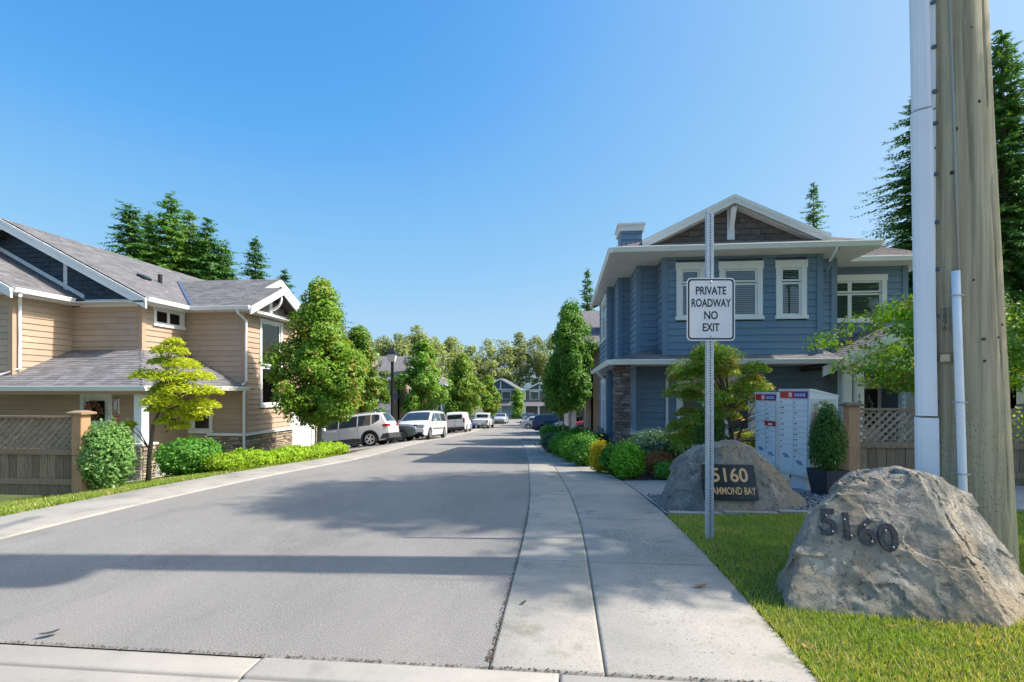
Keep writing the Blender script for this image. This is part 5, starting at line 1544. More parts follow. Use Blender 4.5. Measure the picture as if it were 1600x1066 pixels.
# ================================================================== plainer houses further off
def simple_house(name, label, x0, x1, y0, y1, zg, ze, axis, pitch, wm, gm, wins=(), garages=(), over=.4, lower=None, trimw=white, group=None, chimney=None, shm=None, cat="house"):
    """rectangular house; axis 'x' or 'y' = direction of the ridge. wins: (face, s0, z0, w, h) with face in 'f' (-y), 'r' (+x), 'l' (-x)"""
    h = House(name, label, cat, ((x0 + x1) / 2, (y0 + y1) / 2, zg), group)
    fr = {'f': (x0, y0, 0, x1 - x0), 'r': (x1, y0, 90, y1 - y0), 'l': (x0, y1, -90, y1 - y0), 'b': (x1, y1, 180, x1 - x0)}
    half = (y1 - y0) / 2 if axis == 'x' else (x1 - x0) / 2
    zr_ = ze + pitch * half
    sm = shm or shingle_m
    for k, (x, y, a, L) in fr.items():
        h.wall(x, y, a, L, zg - .6, ze, wm, None, depth=0)
        gable = (k in 'rl' and axis == 'x') or (k in 'fb' and axis == 'y')
        if gable:
            h.wall(x, y, a, L, 0, 0, gm, None, poly=[(.05, ze - .02), (L - .05, ze - .02), (L / 2, zr_ - .06)], name="gable_wall", depth=-.02)
            b = MB(); b.box(0, L, -.06, .0, ze - .22, ze); h.part("frieze_board", b, trimw, x, y, a)
            b = MB(); b.box(L / 2 - .12, L / 2 + .12, -.07, -.02, ze, zr_ - .3); h.part("gable_trim", b, trimw, x, y, a)
    q = over
    if axis == 'x':
        A = [((x0 - q, y0 - q, ze - q * pitch), (x1 + q, y0 - q, ze - q * pitch), (x1 + q, (y0 + y1) / 2, zr_), (x0 - q, (y0 + y1) / 2, zr_)),
             ((x1 + q, y1 + q, ze - q * pitch), (x0 - q, y1 + q, ze - q * pitch), (x0 - q, (y0 + y1) / 2, zr_), (x1 + q, (y0 + y1) / 2, zr_))]
    else:
        A = [((x1 + q, y0 - q, ze - q * pitch), (x1 + q, y1 + q, ze - q * pitch), ((x0 + x1) / 2, y1 + q, zr_), ((x0 + x1) / 2, y0 - q, zr_)),
             ((x0 - q, y1 + q, ze - q * pitch), (x0 - q, y0 - q, ze - q * pitch), ((x0 + x1) / 2, y0 - q, zr_), ((x0 + x1) / 2, y1 + q, zr_))]
    for P in A:
        P = [(p[0], p[1], p[2] + .12) for p in P]
        h.roof(P, None, .14, m=sm)
        h.gutter(P[0], P[1], ((0, -1, 0) if P is A[0] else (0, 1, 0)) if axis == 'x' else ((1, 0, 0) if P[0][0] > P[2][0] else (-1, 0, 0)), trimw)
        for (e0, e1, s) in ((P[0], P[3], -1), (P[1], P[2], 1)):
            if axis == 'x':
                sgn = 1 if e0[0] > (x0 + x1) / 2 else -1
                h.bar("rake_board", e0, e1, .08, .28, trimw, out=(sgn, 0, 0))
            else:
                sgn = 1 if e0[1] > (y0 + y1) / 2 else -1
                h.bar("rake_board", e0, e1, .08, .28, trimw, out=(0, sgn, 0))
    for (f, s0, z0, w, hh) in wins:
        x, y, a, L = fr[f]
        h.window(x, y - 0, a, s0, z0, w, hh, panes=((0, 0, .5, .68), (.5, 0, 1, .68), (0, .7, 1, 1)), trim=.14, head=.18, blinds=None, m=trimw)
    for (f, s0, w, hh, gmat) in garages:
        x, y, a, L = fr[f]
        b = MB(); b.box(s0 - .2, s0, -.07, .0, zg, zg + hh + .2); b.box(s0 + w, s0 + w + .2, -.07, .0, zg, zg + hh + .2); b.box(s0, s0 + w, -.07, .0, zg + hh, zg + hh + .2)
        gd = h.part("garage_door", b, trimw, x, y, a)
        for k in range(4):
            MB().bbox(s0 + .01, s0 + w - .01, -.045, -.005, zg + hh * k / 4 + .01, zg + hh * (k + 1) / 4 - .01, .004).build("panel", gmat, gd)
    if lower:
        f, s0, s1, z0, dep, rise = lower
        x, y, a, L = fr[f]
        c, s_ = math.cos(R(a)), math.sin(R(a))
        def w2(s, t, z): return (x + s * c + t * s_ * 1.0, y + s * s_ - t * c, z)
        h.roof([w2(s0, dep, z0), w2(s1, dep, z0), w2(s1, 0, z0 + rise), w2(s0, 0, z0 + rise)], None, .16, name="porch_roof", m=sm)
        h.bar("fascia", w2(s0, dep + .02, z0 + .01), w2(s1, dep + .02, z0 + .01), .04, .2, trimw, out=(s_, -c, 0))
        n = max(2, int((s1 - s0) / 2.6) + 1)
        for k in range(n):
            t = s0 + .25 + (s1 - s0 - .5) * k / (n - 1)
            p = w2(t, dep - .25, 0)
            b = MB(); b.box(p[0] - .15, p[0] + .15, p[1] - .15, p[1] + .15, zg - .4, z0 - .15); h.part("porch_post", b, trimw)
    if chimney:
        cx, cy, cw, cz = chimney
        b = MB(); b.box(cx - cw / 2, cx + cw / 2, cy - cw / 2, cy + cw / 2, ze, cz); cc = h.part("chimney", b, wm)
        b = MB(); b.box(cx - cw / 2 - .08, cx + cw / 2 + .08, cy - cw / 2 - .08, cy + cw / 2 + .08, cz, cz + .16); b.build("chimney_cap", trimw, cc)
    return h

def build_far():
    taupe = mat("taupe_siding", (.30, .235, .175), (.27, .21, .155), 3, rough=.7, bump=.25, bscale=9, bstretch=(.01, .01, 6), bdist=.02)
    slate = mat("slate_siding", (.10, .135, .18), (.085, .12, .16), 3, rough=.7)
    grey = mat("grey_siding", (.16, .15, .14), (.14, .13, .122), 3, rough=.7)
    pale = mat("cream_siding", (.55, .49, .36), (.5, .45, .33), 3, rough=.7)
    brown = mat("brown_garage", (.12, .09, .065), (.105, .08, .06), 3, rough=.6)
    wgar = mat("white_garage", (.72, .72, .72), rough=.5)
    greyroof = mat("mid_roof", (.17, .155, .16), (.12, .11, .12), 9, rough=.9, bump=.4, bscale=30, bdist=.02)
    sg = "houses down the street"
    simple_house("row_house", "taupe house with garages and a grey roof behind the white crossover", -20.5, -12.0, 36.6, 45, -2.1, 2.35, 'x', .42, taupe, grey,
                 wins=[('f', 3.6, .3, 1.5, 1.4), ('r', 3, .2, 1.6, 1.6)], garages=[('f', .6, 2.6, 2.2, brown), ('f', 4.6, 2.5, 2.2, brown)], lower=('f', .0, 8.5, .15, 1.5, 1.0), chimney=(-15.2, 38.6, 1.2, 4.2), shm=greyroof, group=sg)
    simple_house("row_house", "slate blue house with white gable trim left of the broad street tree", -22, -14.6, 60, 68, -3.1, 2.2, 'y', .55, slate, slate,
                 wins=[('f', 4.6, -.2, 1.3, 1.4), ('r', 2, -.2, 1.6, 1.5)], garages=[('f', .7, 2.8, 2.2, wgar)], lower=('f', .0, 7.4, -.4, 1.2, .7), shm=greyroof, group=sg)
    x, y = at(783, 102)
    simple_house("row_house", "grey house with a white garage door and slate gable at the street's end", x - 3.6, x + 3.4, y, y + 9, -4.0, 1.7, 'y', .58, grey, slate,
                 wins=[('f', 3.7, -.35, 1.9, 1.7)], garages=[('f', 2.9, 2.9, 2.2, wgar)], lower=('f', .4, 7.0, -1.5, 1.1, .8), shm=greyroof, group=sg)
    x, y = at(846, 96)
    simple_house("row_house", "grey house with two slate gables beside the far white garage", x - 2.9, x + 2.2, y, y + 9, -4.0, 1.6, 'y', .5, grey, slate,
                 wins=[('f', .7, -.3, 1.8, 1.6), ('f', 3.9, -.3, .9, 1.6)], lower=('f', -.4, 5.3, -1.3, 1.6, .9), shm=greyroof, group=sg)
    x, y = at(872, 98)
    simple_house("row_house", "taller slate gable house at the right end of the street", x - 2.6, x + 4, y, y + 9, -4.0, 2.4, 'y', .55, slate, slate,
                 wins=[('f', 1.2, .2, 1.4, 1.5)], garages=[('f', 1.4, 2.6, 2.2, wgar)], shm=greyroof, group=sg)
    # right row, behind the blue house
    simple_house("row_house", "taupe house with white gutters right behind the blue house", 1.35, 10, 25.2, 33.5, -1.2, 3.75, 'x', .5, taupe, grey,
                 wins=[('l', 2.4, 1.4, 1.4, 1.5), ('l', 2.4, -1.0, 1.4, 1.5)], lower=('l', .3, 8.0, 1.0, 1.1, .55), chimney=(2.6, 26.4, .9, 5.4), shm=greyroof, group=sg)
    simple_house("row_house", "tan house with open carport behind the red car", 1.6, 9, 41, 50, -2.2, 2.6, 'x', .5, taupe, grey,
                 wins=[('l', 3.4, .6, 1.4, 1.5)], lower=('l', .3, 8.7, -.1, 1.6, .7), shm=greyroof, group=sg)
    simple_house("row_house", "grey house further along the right side of the street", .6, 8.5, 64, 73, -3.1, 1.9, 'y', .5, grey, slate,
                 wins=[('f', .8, -.2, 1.5, 1.5)], lower=('f', .0, 4, -.6, 1.2, .6), shm=greyroof, group=sg)
    simple_house("cream_house", "cream house with white eave seen right of the utility pole", 14.0, 24, 17.5, 25, -.3, 2.35, 'x', .4, pale, pale,
                 wins=[('f', 1.0, .5, 1.4, 1.2), ('f', 5.0, .5, 1.4, 1.2)], shm=greyroof)
# ------------------------------------------------------------------ boulders
def boulder(name, label, x, y, z, rz, planes, c, seed, m, amp=.05, rough_amp=.016, calm=None, res=6, sharp=110):
    bm = bmesh.new()
    bmesh.ops.create_icosphere(bm, subdivisions=res, radius=1)
    N_ = [(Vector(n).normalized(), d) for n, d in planes]
    off = Vector((seed * 3.1, seed * 1.7, seed * 2.3))
    for v in bm.verts:
        d = v.co.normalized()
        acc = 0.0
        near = None
        best = 1e9
        for n, h in N_:
            k = n.dot(d)
            if k > 1e-3:
                r = h / k
                acc += r ** -sharp
                if r < best: best, near = r, n
        r = acc ** (-1.0 / sharp)
        p = d * r
        f = 1.0
        if calm is not None:
            f = 1 - .75 * max(0, min(1, (near.dot(calm) - .75) / .2))
        q = p * 1.6 + off
        wq = q + Vector((noise.noise(q * 2.3), noise.noise(q * 2.3 + off), noise.noise(q * 2.3 - off))) * .16
        g = 0.0
        for sc, am in ((1.5, .040), (3.6, .026), (8.5, .013)):
            dd, pp = noise.voronoi(wq * sc)
            h_ = pp[0] * 3.77
            tilt = Vector((noise.noise(h_ + Vector((1.3, 0, 0))), noise.noise(h_ + Vector((0, 5.1, 0))), noise.noise(h_ + Vector((0, 0, 9.7)))))
            g += am * (noise.noise(h_) * 1.1 + (wq * sc - pp[0]).dot(tilt) * 1.9)
        t = noise.fractal(q * 6.0, .9, 2.0, 4)
        big = noise.noise(q * .9) * .012
        v.co = p * (1 + (g * amp / .055 + big) * (.30 + .70 * f) + rough_amp * t)
        v.co += Vector(c)
    me = bpy.data.meshes.new(name)
    bm.to_mesh(me); 
    tree = BVHTree.FromBMesh(bm)
    bm.free()
    me.polygons.foreach_set("use_smooth", [True] * len(me.polygons))
    me.set_sharp_from_angle(angle=R(24))
    me.materials.append(m)
    o = inst(name, me, None, (x, y, z), (0, 0, rz))
    tag(o, label, "boulder")
    return o, tree

def rock_mat(name, a, b_, lich, dark, scale=2.5):
    m = bpy.data.materials.new(name)
    m.use_nodes = True
    nt = m.node_tree; N, L = nt.nodes, nt.links
    bs = N["Principled BSDF"]; bs.inputs["Roughness"].default_value = .88; bs.inputs["Specular IOR Level"].default_value = .25
    g = N.new("ShaderNodeNewGeometry")
    def nz(sc, det=6, ro=.65):
        n = N.new("ShaderNodeTexNoise"); n.inputs["Scale"].default_value = sc; n.inputs["Detail"].default_value = det; n.inputs["Roughness"].default_value = ro
        L.new(g.outputs["Position"], n.inputs["Vector"]); return n.outputs["Fac"]
    def mr(s, lo, hi, a0=0, a1=1):
        r = N.new("ShaderNodeMapRange"); r.inputs[1].default_value = lo; r.inputs[2].default_value = hi; r.inputs[3].default_value = a0; r.inputs[4].default_value = a1
        L.new(s, r.inputs[0]); return r.outputs[0]
    def mx(f, c1, c2):
        x = N.new("ShaderNodeMix"); x.data_type = 'RGBA'
        L.new(f, x.inputs[0])
        for s, i in ((c1, 6), (c2, 7)):
            if isinstance(s, tuple): x.inputs[i].default_value = (*s, 1)
            else: L.new(s, x.inputs[i])
        return x.outputs[2]
    c = mx(mr(nz(scale), .42, .58), a, b_)
    c = mx(mr(nz(scale * 2.3, 8, .75), .52, .60, 0, .85), c, lich)
    c = mx(mr(nz(scale * .55, 3, .6), .50, .60, 0, .55), c, (.40, .29, .18))
    c = mx(mr(nz(scale * 7, 6, .75), .545, .64, 0, .8), c, dark)
    c = mx(mr(nz(90, 3), .58, .68, 0, .5), c, (.42, .40, .37))
    L.new(c, bs.inputs["Base Color"])
    bp = N.new("ShaderNodeBump"); bp.inputs["Strength"].default_value = 1.0; bp.inputs["Distance"].default_value = .05
    L.new(nz(16, 9, .74), bp.inputs["Height"]); L.new(bp.outputs[0], bs.inputs["Normal"])
    return m

def build_boulders():
    # front boulder: sized in metres in its own frame (x to the right, y away, z up)
    bx, by = at(1408, 3.62)
    m1 = rock_mat("boulder_rock", (.52, .435, .335), (.36, .325, .275), (.64, .58, .49), (.115, .10, .085), 3.0)
    nf = Vector((-.30, -.88, .36)).normalized()
    C0 = (0.0, .05, .36)
    def pl(n, p):       # plane through p with outward normal n
        n = Vector(n).normalized()
        return (n, n.dot(Vector(p) - Vector(C0)))
    planes = [pl(nf, (-.2, -.42, .35)), pl((.46, -.74, .50), (.20, -.40, .42)), pl((-.94, .28, .30), (-.80, .0, .36)), pl((-.60, .28, .76), (-.52, .0, .74)),
              pl((-.28, .0, .96), (-.25, 0, .90)), pl((.22, -.05, .97), (.1, 0, .92)), pl((.38, .1, .92), (.35, .1, .80)), pl((.94, .0, .30), (.62, 0, .45)), pl((.80, -.50, .34), (.66, -.28, .22)),
              pl((0, 1, .25), (0, .48, .3)), pl((.6, .7, .3), (.45, .38, .3)), pl((-.6, .7, .35), (-.45, .38, .3)), pl((0, 0, -1), (0, 0, -.14)), pl((0, .5, .85), (0, .2, .84))]
    o, tree = boulder("boulder", "rough front boulder carrying dark house numerals 5160, below the utility pole", bx, by, gz(bx, by) - .02, TH, planes, C0, 4, m1, amp=.055, rough_amp=.010, calm=nf, res=7)
    o.scale = (.955, .955, .94)
    # dark cast numerals pinned to its face
    nm = mat("numeral_black", (.028, .028, .032), (.045, .045, .05), 30, rough=.55, bump=.2)
    q = nf.to_track_quat('Z', 'Y')
    ex = Vector((1, 0, 0)); ex = (ex - nf * ex.dot(nf)).normalized(); ez = nf.cross(ex)
    sl = -.10
    for ch, u, w in (("5", -.650, .570), ("1", -.548, .552), ("6", -.440, .525), ("0", -.330, .50)):
        pd = nf.dot(Vector((-.2, -.42, .35)))
        p = Vector((u, (pd - nf.x * u - nf.z * w) / nf.y, w))
        X = (ex * math.cos(sl) + ez * math.sin(sl)); Y = nf.cross(X)
        M = Matrix((X, Y, nf)).transposed().to_4x4()
        t = text("numeral", ch, .258, nm, o, (0, 0, 0), (0, 0, 0), .010, .92, bold=.006)
        M.translation = p + nf * .012
        t.matrix_local = M @ Matrix.Diagonal((.92, 1, 1, 1))
        sc = MB()
        for dx, dy in ((-.012, .055), (.02, -.055)):
            sc.lathe([(.006, .0), (.006, .012), (.003, .015)], 8, (dx, dy, .004))
        s = sc.build("screw", steel, t)
    # boulder with the plaque
    bx, by = at(1142, 6.62)
    m2 = rock_mat("boulder_rock_grey", (.36, .31, .265), (.24, .21, .185), (.46, .405, .345), (.10, .085, .075), 2.6)
    C0 = (0, .1, .32)
    nf2 = Vector((.06, -.93, .34)).normalized()
    planes = [pl(nf2, (.0, -.42, .30)), pl((-.55, -.72, .45), (-.55, -.3, .3)), pl((-.88, 0, .45), (-.74, 0, .33)), pl((-.55, 0, .84), (-.50, 0, .66)), pl((-.22, -.1, .97), (-.15, 0, .84)), pl((.40, 0, .92), (.12, 0, .84)),
              pl((.62, 0, .80), (.42, 0, .62)), pl((.72, -.1, .70), (.72, 0, .28)), pl((.95, -.1, .2), (.86, 0, .1)), pl((.4, -.8, .4), (.5, -.36, .2)), pl((0, 1, .2), (0, .58, .3)), pl((.6, .8, .2), (.4, .5, .3)), pl((-.6, .8, .2), (-.4, .5, .3)), pl((0, 0, -1), (0, 0, -.14)), pl((0, .4, .9), (0, .1, .84))]
    o2, tree2 = boulder("boulder", "rounded grey boulder with a black address plaque, behind the sign post", bx, by, gz(bx, by) - .02, TH, planes, C0, 9, m2, amp=.05, rough_amp=.012, calm=nf2, res=6)
    hit = tree2.ray_cast(Vector((-.20, -2, .385)), Vector((0, 1, 0)))
    p = hit[0] if hit[0] is not None else Vector((-.2, -.45, .38))
    X = Vector((1, 0, 0)); X = (X - nf2 * X.dot(nf2)).normalized(); Y = nf2.cross(X)
    M = Matrix((X, Y, nf2)).transposed().to_4x4(); M.translation = p + nf2 * .035
    pm = mat("plaque_black", (.006, .010, .010), (.012, .016, .015), 12, rough=.22, spec=.5)
    b = MB(); b.bbox(-.325, .325, -.215, .215, -.05, .012, .004)
    pq = b.build("plaque", pm, o2); pq.matrix_local = M
    gold = mat("plaque_gold", (.62, .38, .20), (.55, .33, .17), 20, rough=.35, metal=.35)
    serif = MB()
    t = text("numerals", "5160", .235, gold, pq, (.0, .075, .0135), (0, 0, 0), .001, .98, bold=.004)
    t2 = text("lettering", "HAMMOND BAY", .122, gold, pq, (.0, -.112, .0135), (0, 0, 0), .001, .66, bold=.002)

# ------------------------------------------------------------------ sign
def build_sign():
    x, y = at(1110, 5.0)
    e = empty("road_sign", (x, y, gz(x, y)), TH, "white private roadway no exit sign on a perforated steel post in the grass", "sign")
    # perforated U-channel
    b = MB()
    zs, k = [-.4], 0
    z = -.38
    H = 3.22
    xs = [-.034, -.0065, .0065, .034]
    rows = []
    z = 0.0
    while z < H - .03:
        rows.append((z, z + .0135, True)); rows.append((z + .0135, z + .0254, False)); z += .0254
    rows = [(-.4, 0.0, False)] + rows + [(z, H, False)]
    for z0, z1, hole in rows:
        for i in range(3):
            if hole and i == 1: continue
            b.add([(xs[i], 0, z0), (xs[i + 1], 0, z0), (xs[i + 1], 0, z1), (xs[i], 0, z1)], [(0, 1, 2, 3)])
    b.add([(-.034, 0, -.4), (-.041, .030, -.4), (-.041, .030, H), (-.034, 0, H)], [(0, 1, 2, 3)])
    b.add([(.034, 0, -.4), (.041, .030, -.4), (.041, .030, H), (.034, 0, H)], [(3, 2, 1, 0)])
    b.add([(-.034, 0, H), (.034, 0, H), (.041, .03, H), (-.041, .03, H)], [(0, 1, 2, 3)])
    b.cur = 1
    b.add([(-.040, .029, -.4), (.040, .029, -.4), (.040, .029, H), (-.040, .029, H)], [(0, 1, 2, 3)])  # black backing sheet paints the shade seen through the holes
    b.build("post", [steel, black_m], e)
    W_, Hs, zc = .47, .612, 2.255
    sw = mat("sign_face", (.74, .72, .73), (.70, .68, .69), 2, rough=.35)
    sk = mat("sign_black", (.012, .012, .014), rough=.4)
    def rr(w, h, r, n=7):
        P = []
        for cx, cz, a0 in ((w / 2 - r, h / 2 - r, 0), (-w / 2 + r, h / 2 - r, 90), (-w / 2 + r, -h / 2 + r, 180), (w / 2 - r, -h / 2 + r, 270)):
            for i in range(n):
                a = R(a0 + 90 * i / (n - 1)); P.append((cx + r * math.cos(a), cz + r * math.sin(a)))
        return P
    b = MB(); b.prism(rr(W_, Hs, .042), -.012, -.008)
    pa = b.build("panel", sw, e, (0, 0, zc))
    b = MB()
    A, B = rr(W_ - .022, Hs - .022, .036), rr(W_ - .052, Hs - .052, .026)
    n = len(A)
    b.add([(p[0], -.0128, p[1]) for p in A] + [(p[0], -.0128, p[1]) for p in B], [(i, (i + 1) % n, n + (i + 1) % n, n + i) for i in range(n)])
    b.build("border", sk, pa)
    for s, zz, sx in (("PRIVATE", .178, .74), ("ROADWAY", .058, .685), ("NO", -.062, .80), ("EXIT", -.180, .74)):
        text("lettering", s, .109, sk, pa, (0, -.0130, zz), (R(90), 0, 0), .0004, sx, bold=.0022)
    for zz in (.265, -.262):
        MB().lathe([(.012, -.0125), (.012, -.017), (.006, -.021)], 10, (0, 0, zz), 'y').build("bolt", steel, pa)

# ------------------------------------------------------------------ utility pole
def build_pole():
    x, y = at(1514, 4.14)
    z0 = gz(x, y)
    def pmat():
        m = mat("pole_wood", (.49, .425, .285), (.285, .245, .16), 2.6, rough=.88, stretch=(9, 9, .3), contrast=(.38, .62), bump=.8, bscale=14, bstretch=(16, 16, .4), bdist=.012,
                stain=(.43, .33, .21), stain_scale=1.1, stain_lo=.50)
        return m
    e = empty("utility_pole", (x, y, z0), TH, "thick weathered wooden utility pole behind the front boulder", "utility pole")
    b = MB(); b.sm = True
    hs = [(-.3, .298), (0, .292), (.5, .284), (1.5, .268), (3, .247), (4.6, .226), (7, .20), (9, .172), (10.6, .155)]
    ofs = lambda z: (-.035 * z, 0, z)
    n = 40
    vs, fs = [], []
    rnd = np.random.default_rng(2)
    zz = np.arange(-.3, 10.61, .12)
    rr_ = np.interp(zz, [h[0] for h in hs], [h[1] for h in hs])
    # long checks (cracks) run down the wood
    checks = [(rnd.uniform(0, 6.28), rnd.uniform(0, 9), rnd.uniform(.8, 2.6), rnd.uniform(.008, .022)) for _ in range(34)]
    n = 150
    for i, z in enumerate(zz):
        for k in range(n):
            a = 6.28319 * k / n
            r = rr_[i] * (1 + .006 * noise.noise(Vector((math.cos(a) * 3, math.sin(a) * 3, z * .7))) + .004 * math.sin(a * 9 + z))
            for ca, cz, cl, cd in checks:
                da = abs((a - ca + .05 * noise.noise(Vector((ca, z * 1.2, 0))) + math.pi) % (2 * math.pi) - math.pi)
                if da < .045 and cz < z < cz + cl: r -= cd * (1 - da / .045)
            o = ofs(z)
            vs.append((o[0] + r * math.cos(a), r * math.sin(a), z))
    for i in range(len(zz) - 1):
        for k in range(n):
            j = (k + 1) % n
            fs.append((i * n + k, i * n + j, (i + 1) * n + j, (i + 1) * n + k))
    fs.append(tuple((len(zz) - 1) * n + k for k in range(n)))
    b.add(vs, fs)
    shaft = b.build("shaft", pmat(), e)
    surf = lambda z, a: (ofs(z)[0] + math.cos(a) * np.interp(z, zz, rr_), math.sin(a) * np.interp(z, zz, rr_), z)
    # knots and the rows of treatment holes near the ground
    kn = mat("knot", (.085, .062, .040), (.06, .045, .03), 40, rough=.9)
    b = MB()
    for k in range(15):
        a, z = rnd.uniform(-3.5, -1.1), rnd.uniform(.9, 4.6)
        p = Vector(surf(z, a)); nrm = Vector((math.cos(a), math.sin(a), 0))
        q = nrm.to_track_quat('Z', 'Y').to_matrix().to_4x4(); q.translation = p - nrm * .006
        b.T = q @ Matrix.Diagonal((1, rnd.uniform(.7, 1.5), 1, 1)); s = rnd.uniform(.008, .022)
        b.lathe([(s, 0), (s * .8, .009), (s * .3, .010)], 9)
    b.T = None
    o = b.build("knots", kn, shaft); o["kind"] = "stuff"
    b = MB()
    for r_ in range(17):
        z = .42 + r_ * .05
        for k in range(34):
            a = -3.75 + 2.95 * (k + (r_ % 2) * .5) / 34 + rnd.uniform(-.03, .03)
            if rnd.uniform() < .38: continue
            p = Vector(surf(z, a)); nrm = Vector((math.cos(a), math.sin(a), 0))
            q = nrm.to_track_quat('Z', 'Y').to_matrix().to_4x4(); q.translation = p + nrm * .0012
            b.T = q @ Matrix.Translation((0, rnd.uniform(-.02, .02), 0)); s = .0034
            b.add([(-s * .6, -s * 1.5, 0), (s * .6, -s * 1.5, 0), (s * .6, s * 1.5, 0), (-s * .6, s * 1.5, 0)], [(0, 1, 2, 3)])
    b.T = None
    o = b.build("incisions", kn, shaft); o["kind"] = "stuff"
    # white cable guard on the left, in two lengths, and its bolts
    gm = mat("cable_guard", (.82, .83, .85), (.77, .78, .81), 3, rough=.4)
    def gpos(z, a, c):
        pr = np.interp(z, zz, rr_) - .05
        cx, cy = -.035 * z - .781 * pr - .625 * .2, .625 * pr - .781 * .2
        f = R(-38.5)
        return (cx + a * math.cos(f) - c * math.sin(f), cy + a * math.sin(f) + c * math.cos(f), z)
    def guard(za, zb, grow):
        g = MB()
        w = .168 + grow
        prof = [(-w / 2 - .0, .16), (-w / 2, -.035), (-w / 2 + .018, -.062), (-w / 2 + .05, -.073), (w / 2 - .05, -.073), (w / 2 - .028, -.062), (w / 2 - .026, -.012), (w / 2 + .012, -.008), (w / 2 + .012, .0)]
        m_ = len(prof)
        V_, F_ = [], []
        for z in (za, zb):
            V_ += [gpos(z, p[0], p[1]) for p in prof]
        F_ = [(i, i + 1, m_ + i + 1, m_ + i) for i in range(m_ - 1)] + [tuple(range(m_ - 1, -1, -1)), tuple(range(m_, 2 * m_))]
        g.add(V_, F_)
        return g.build("cable_guard", gm, e)
    zb = [(-.1, 1.172, 0.014), (1.186, 3.612, 0.0), (3.626, 6.4, -.014)]
    gs = [guard(*t) for t in zb]
    bo = mat("bolt_grey", (.14, .15, .18), rough=.45, metal=.6)
    for z in (.72, .98, 1.30, 1.63, 1.98, 2.35, 2.72, 3.10, 3.50, 3.75, 4.1, 4.45):
        bp_ = gpos(z, .072, -.012)
        par = gs[0] if z < 1.18 else (gs[1] if z < 3.62 else gs[2])
        bo_ = MB(); bo_.T = Matrix.Translation(bp_) @ Matrix.Rotation(R(-38.5), 4, 'Z'); bo_.lathe([(.017, 0), (.017, -.010), (.010, -.018)], 10, (0, 0, 0), 'y'); bo_.build("bolt", bo, par)
    # narrow conduit and the ground wire above it
    b = MB(); b.sm = True
    def s2(z, a, off): 
        p = surf(z, a); return (p[0] + math.cos(a) * off, p[1] + math.sin(a) * off, z)
    b.tube([s2(z, -2.36, .018) for z in (-.1, .6, 1.1, 1.7, 2.31)], .029, 10); b.build("conduit", gm, e)
    b = MB(); b.sm = True
    b.tube([s2(z, -2.28, .006) for z in (2.3, 3.0, 3.9, 4.8, 5.6, 7)], .0085, 6); b.build("ground_wire", mat("wire_grey", (.34, .34, .31), rough=.5), e)
    b = MB()
    for z in (.75, 1.30, 2.12):
        b.tube([s2(z, -2.36 + d, o_) for d, o_ in ((-.16, .0), (-.12, .035), (0, .053), (.12, .035), (.16, .0))], .006, 5)
    b.build("strap", steel, e)
    # stamped number strip and pale tag
    def plate(name, z, a, w, h_, m, dz=0):
        p = Vector(surf(z, a)); nrm = Vector((math.cos(a), math.sin(a), 0))
        q = nrm.to_track_quat('Z', 'Y').to_matrix()
        X = Vector((0, 0, 1)).cross(nrm)
        M = Matrix((X, Vector((0, 0, 1)), nrm)).transposed().to_4x4(); M.translation = p + nrm * .004
        o = MB().bbox(-w / 2, w / 2, -h_ / 2, h_ / 2, -.01, .003, .001).build(name, m, e); o.matrix_local = M
        return o
    plate("tag_frame", 1.64, -2.66, .085, .095, mat("tag_wood", (.20, .16, .10), rough=.8))
    tg = plate("tag", 1.645, -2.66, .062, .055, mat("tag_cream", (.55, .48, .30), (.48, .42, .26), 30, rough=.5)); tg.location += Vector((math.cos(-2.66), math.sin(-2.66), 0)) * .004
    pl_ = plate("number_strip", 1.945, -2.64, .055, .185, mat("strip_zinc", (.22, .20, .13), rough=.6))
    for k, ch in enumerate("5896"):
        text("stamped_number", ch, .058, black_m, pl_, (0, .066 - .044 * k, .0036), (0, 0, 0), .0008, .9)
    # crossarm gear above the picture: transformer, arm, guy wire
    b = MB(); b.sm = True; b.lathe([(.02, 7.35), (.24, 7.38), (.25, 7.5), (.25, 8.25), (.22, 8.32), (.05, 8.36)], 20, (-.30, -.36, 0)); b.build("transformer", mat("transformer_grey", (.33, .35, .36), rough=.5), e)
    b = MB(); b.tube([(-.33, 0, 9.0), (-.33, .9, 9.35), (-.33, 1.5, 9.4)], .035, 8); b.build("lamp_arm", steel, e)
    b = MB(); b.tube([(-.27, -.02, 7.9), (2.5, -.96, .1)], .007, 6); b.build("guy_wire", steel, e)
    b = MB(); b.tube([(-.33, 0, 8.6), (-3.0, -5, 8.0), (-6, -11, 7.6)], .016, 6); b.build("service_wire", black_m, e)
    b = MB(); b.box(-1.3, .7, -.06, .06, 9.9, 10.02); b.T = None
    b.T = Matrix.Rotation(R(78), 4, 'Z'); b.v = []; b.f = []; b.m = []; b.s = []
    b.box(-1.2, 1.2, -.05, .05, 9.95, 10.08); b.build("crossarm", grey_wood, e, (-.34, 0, 0))

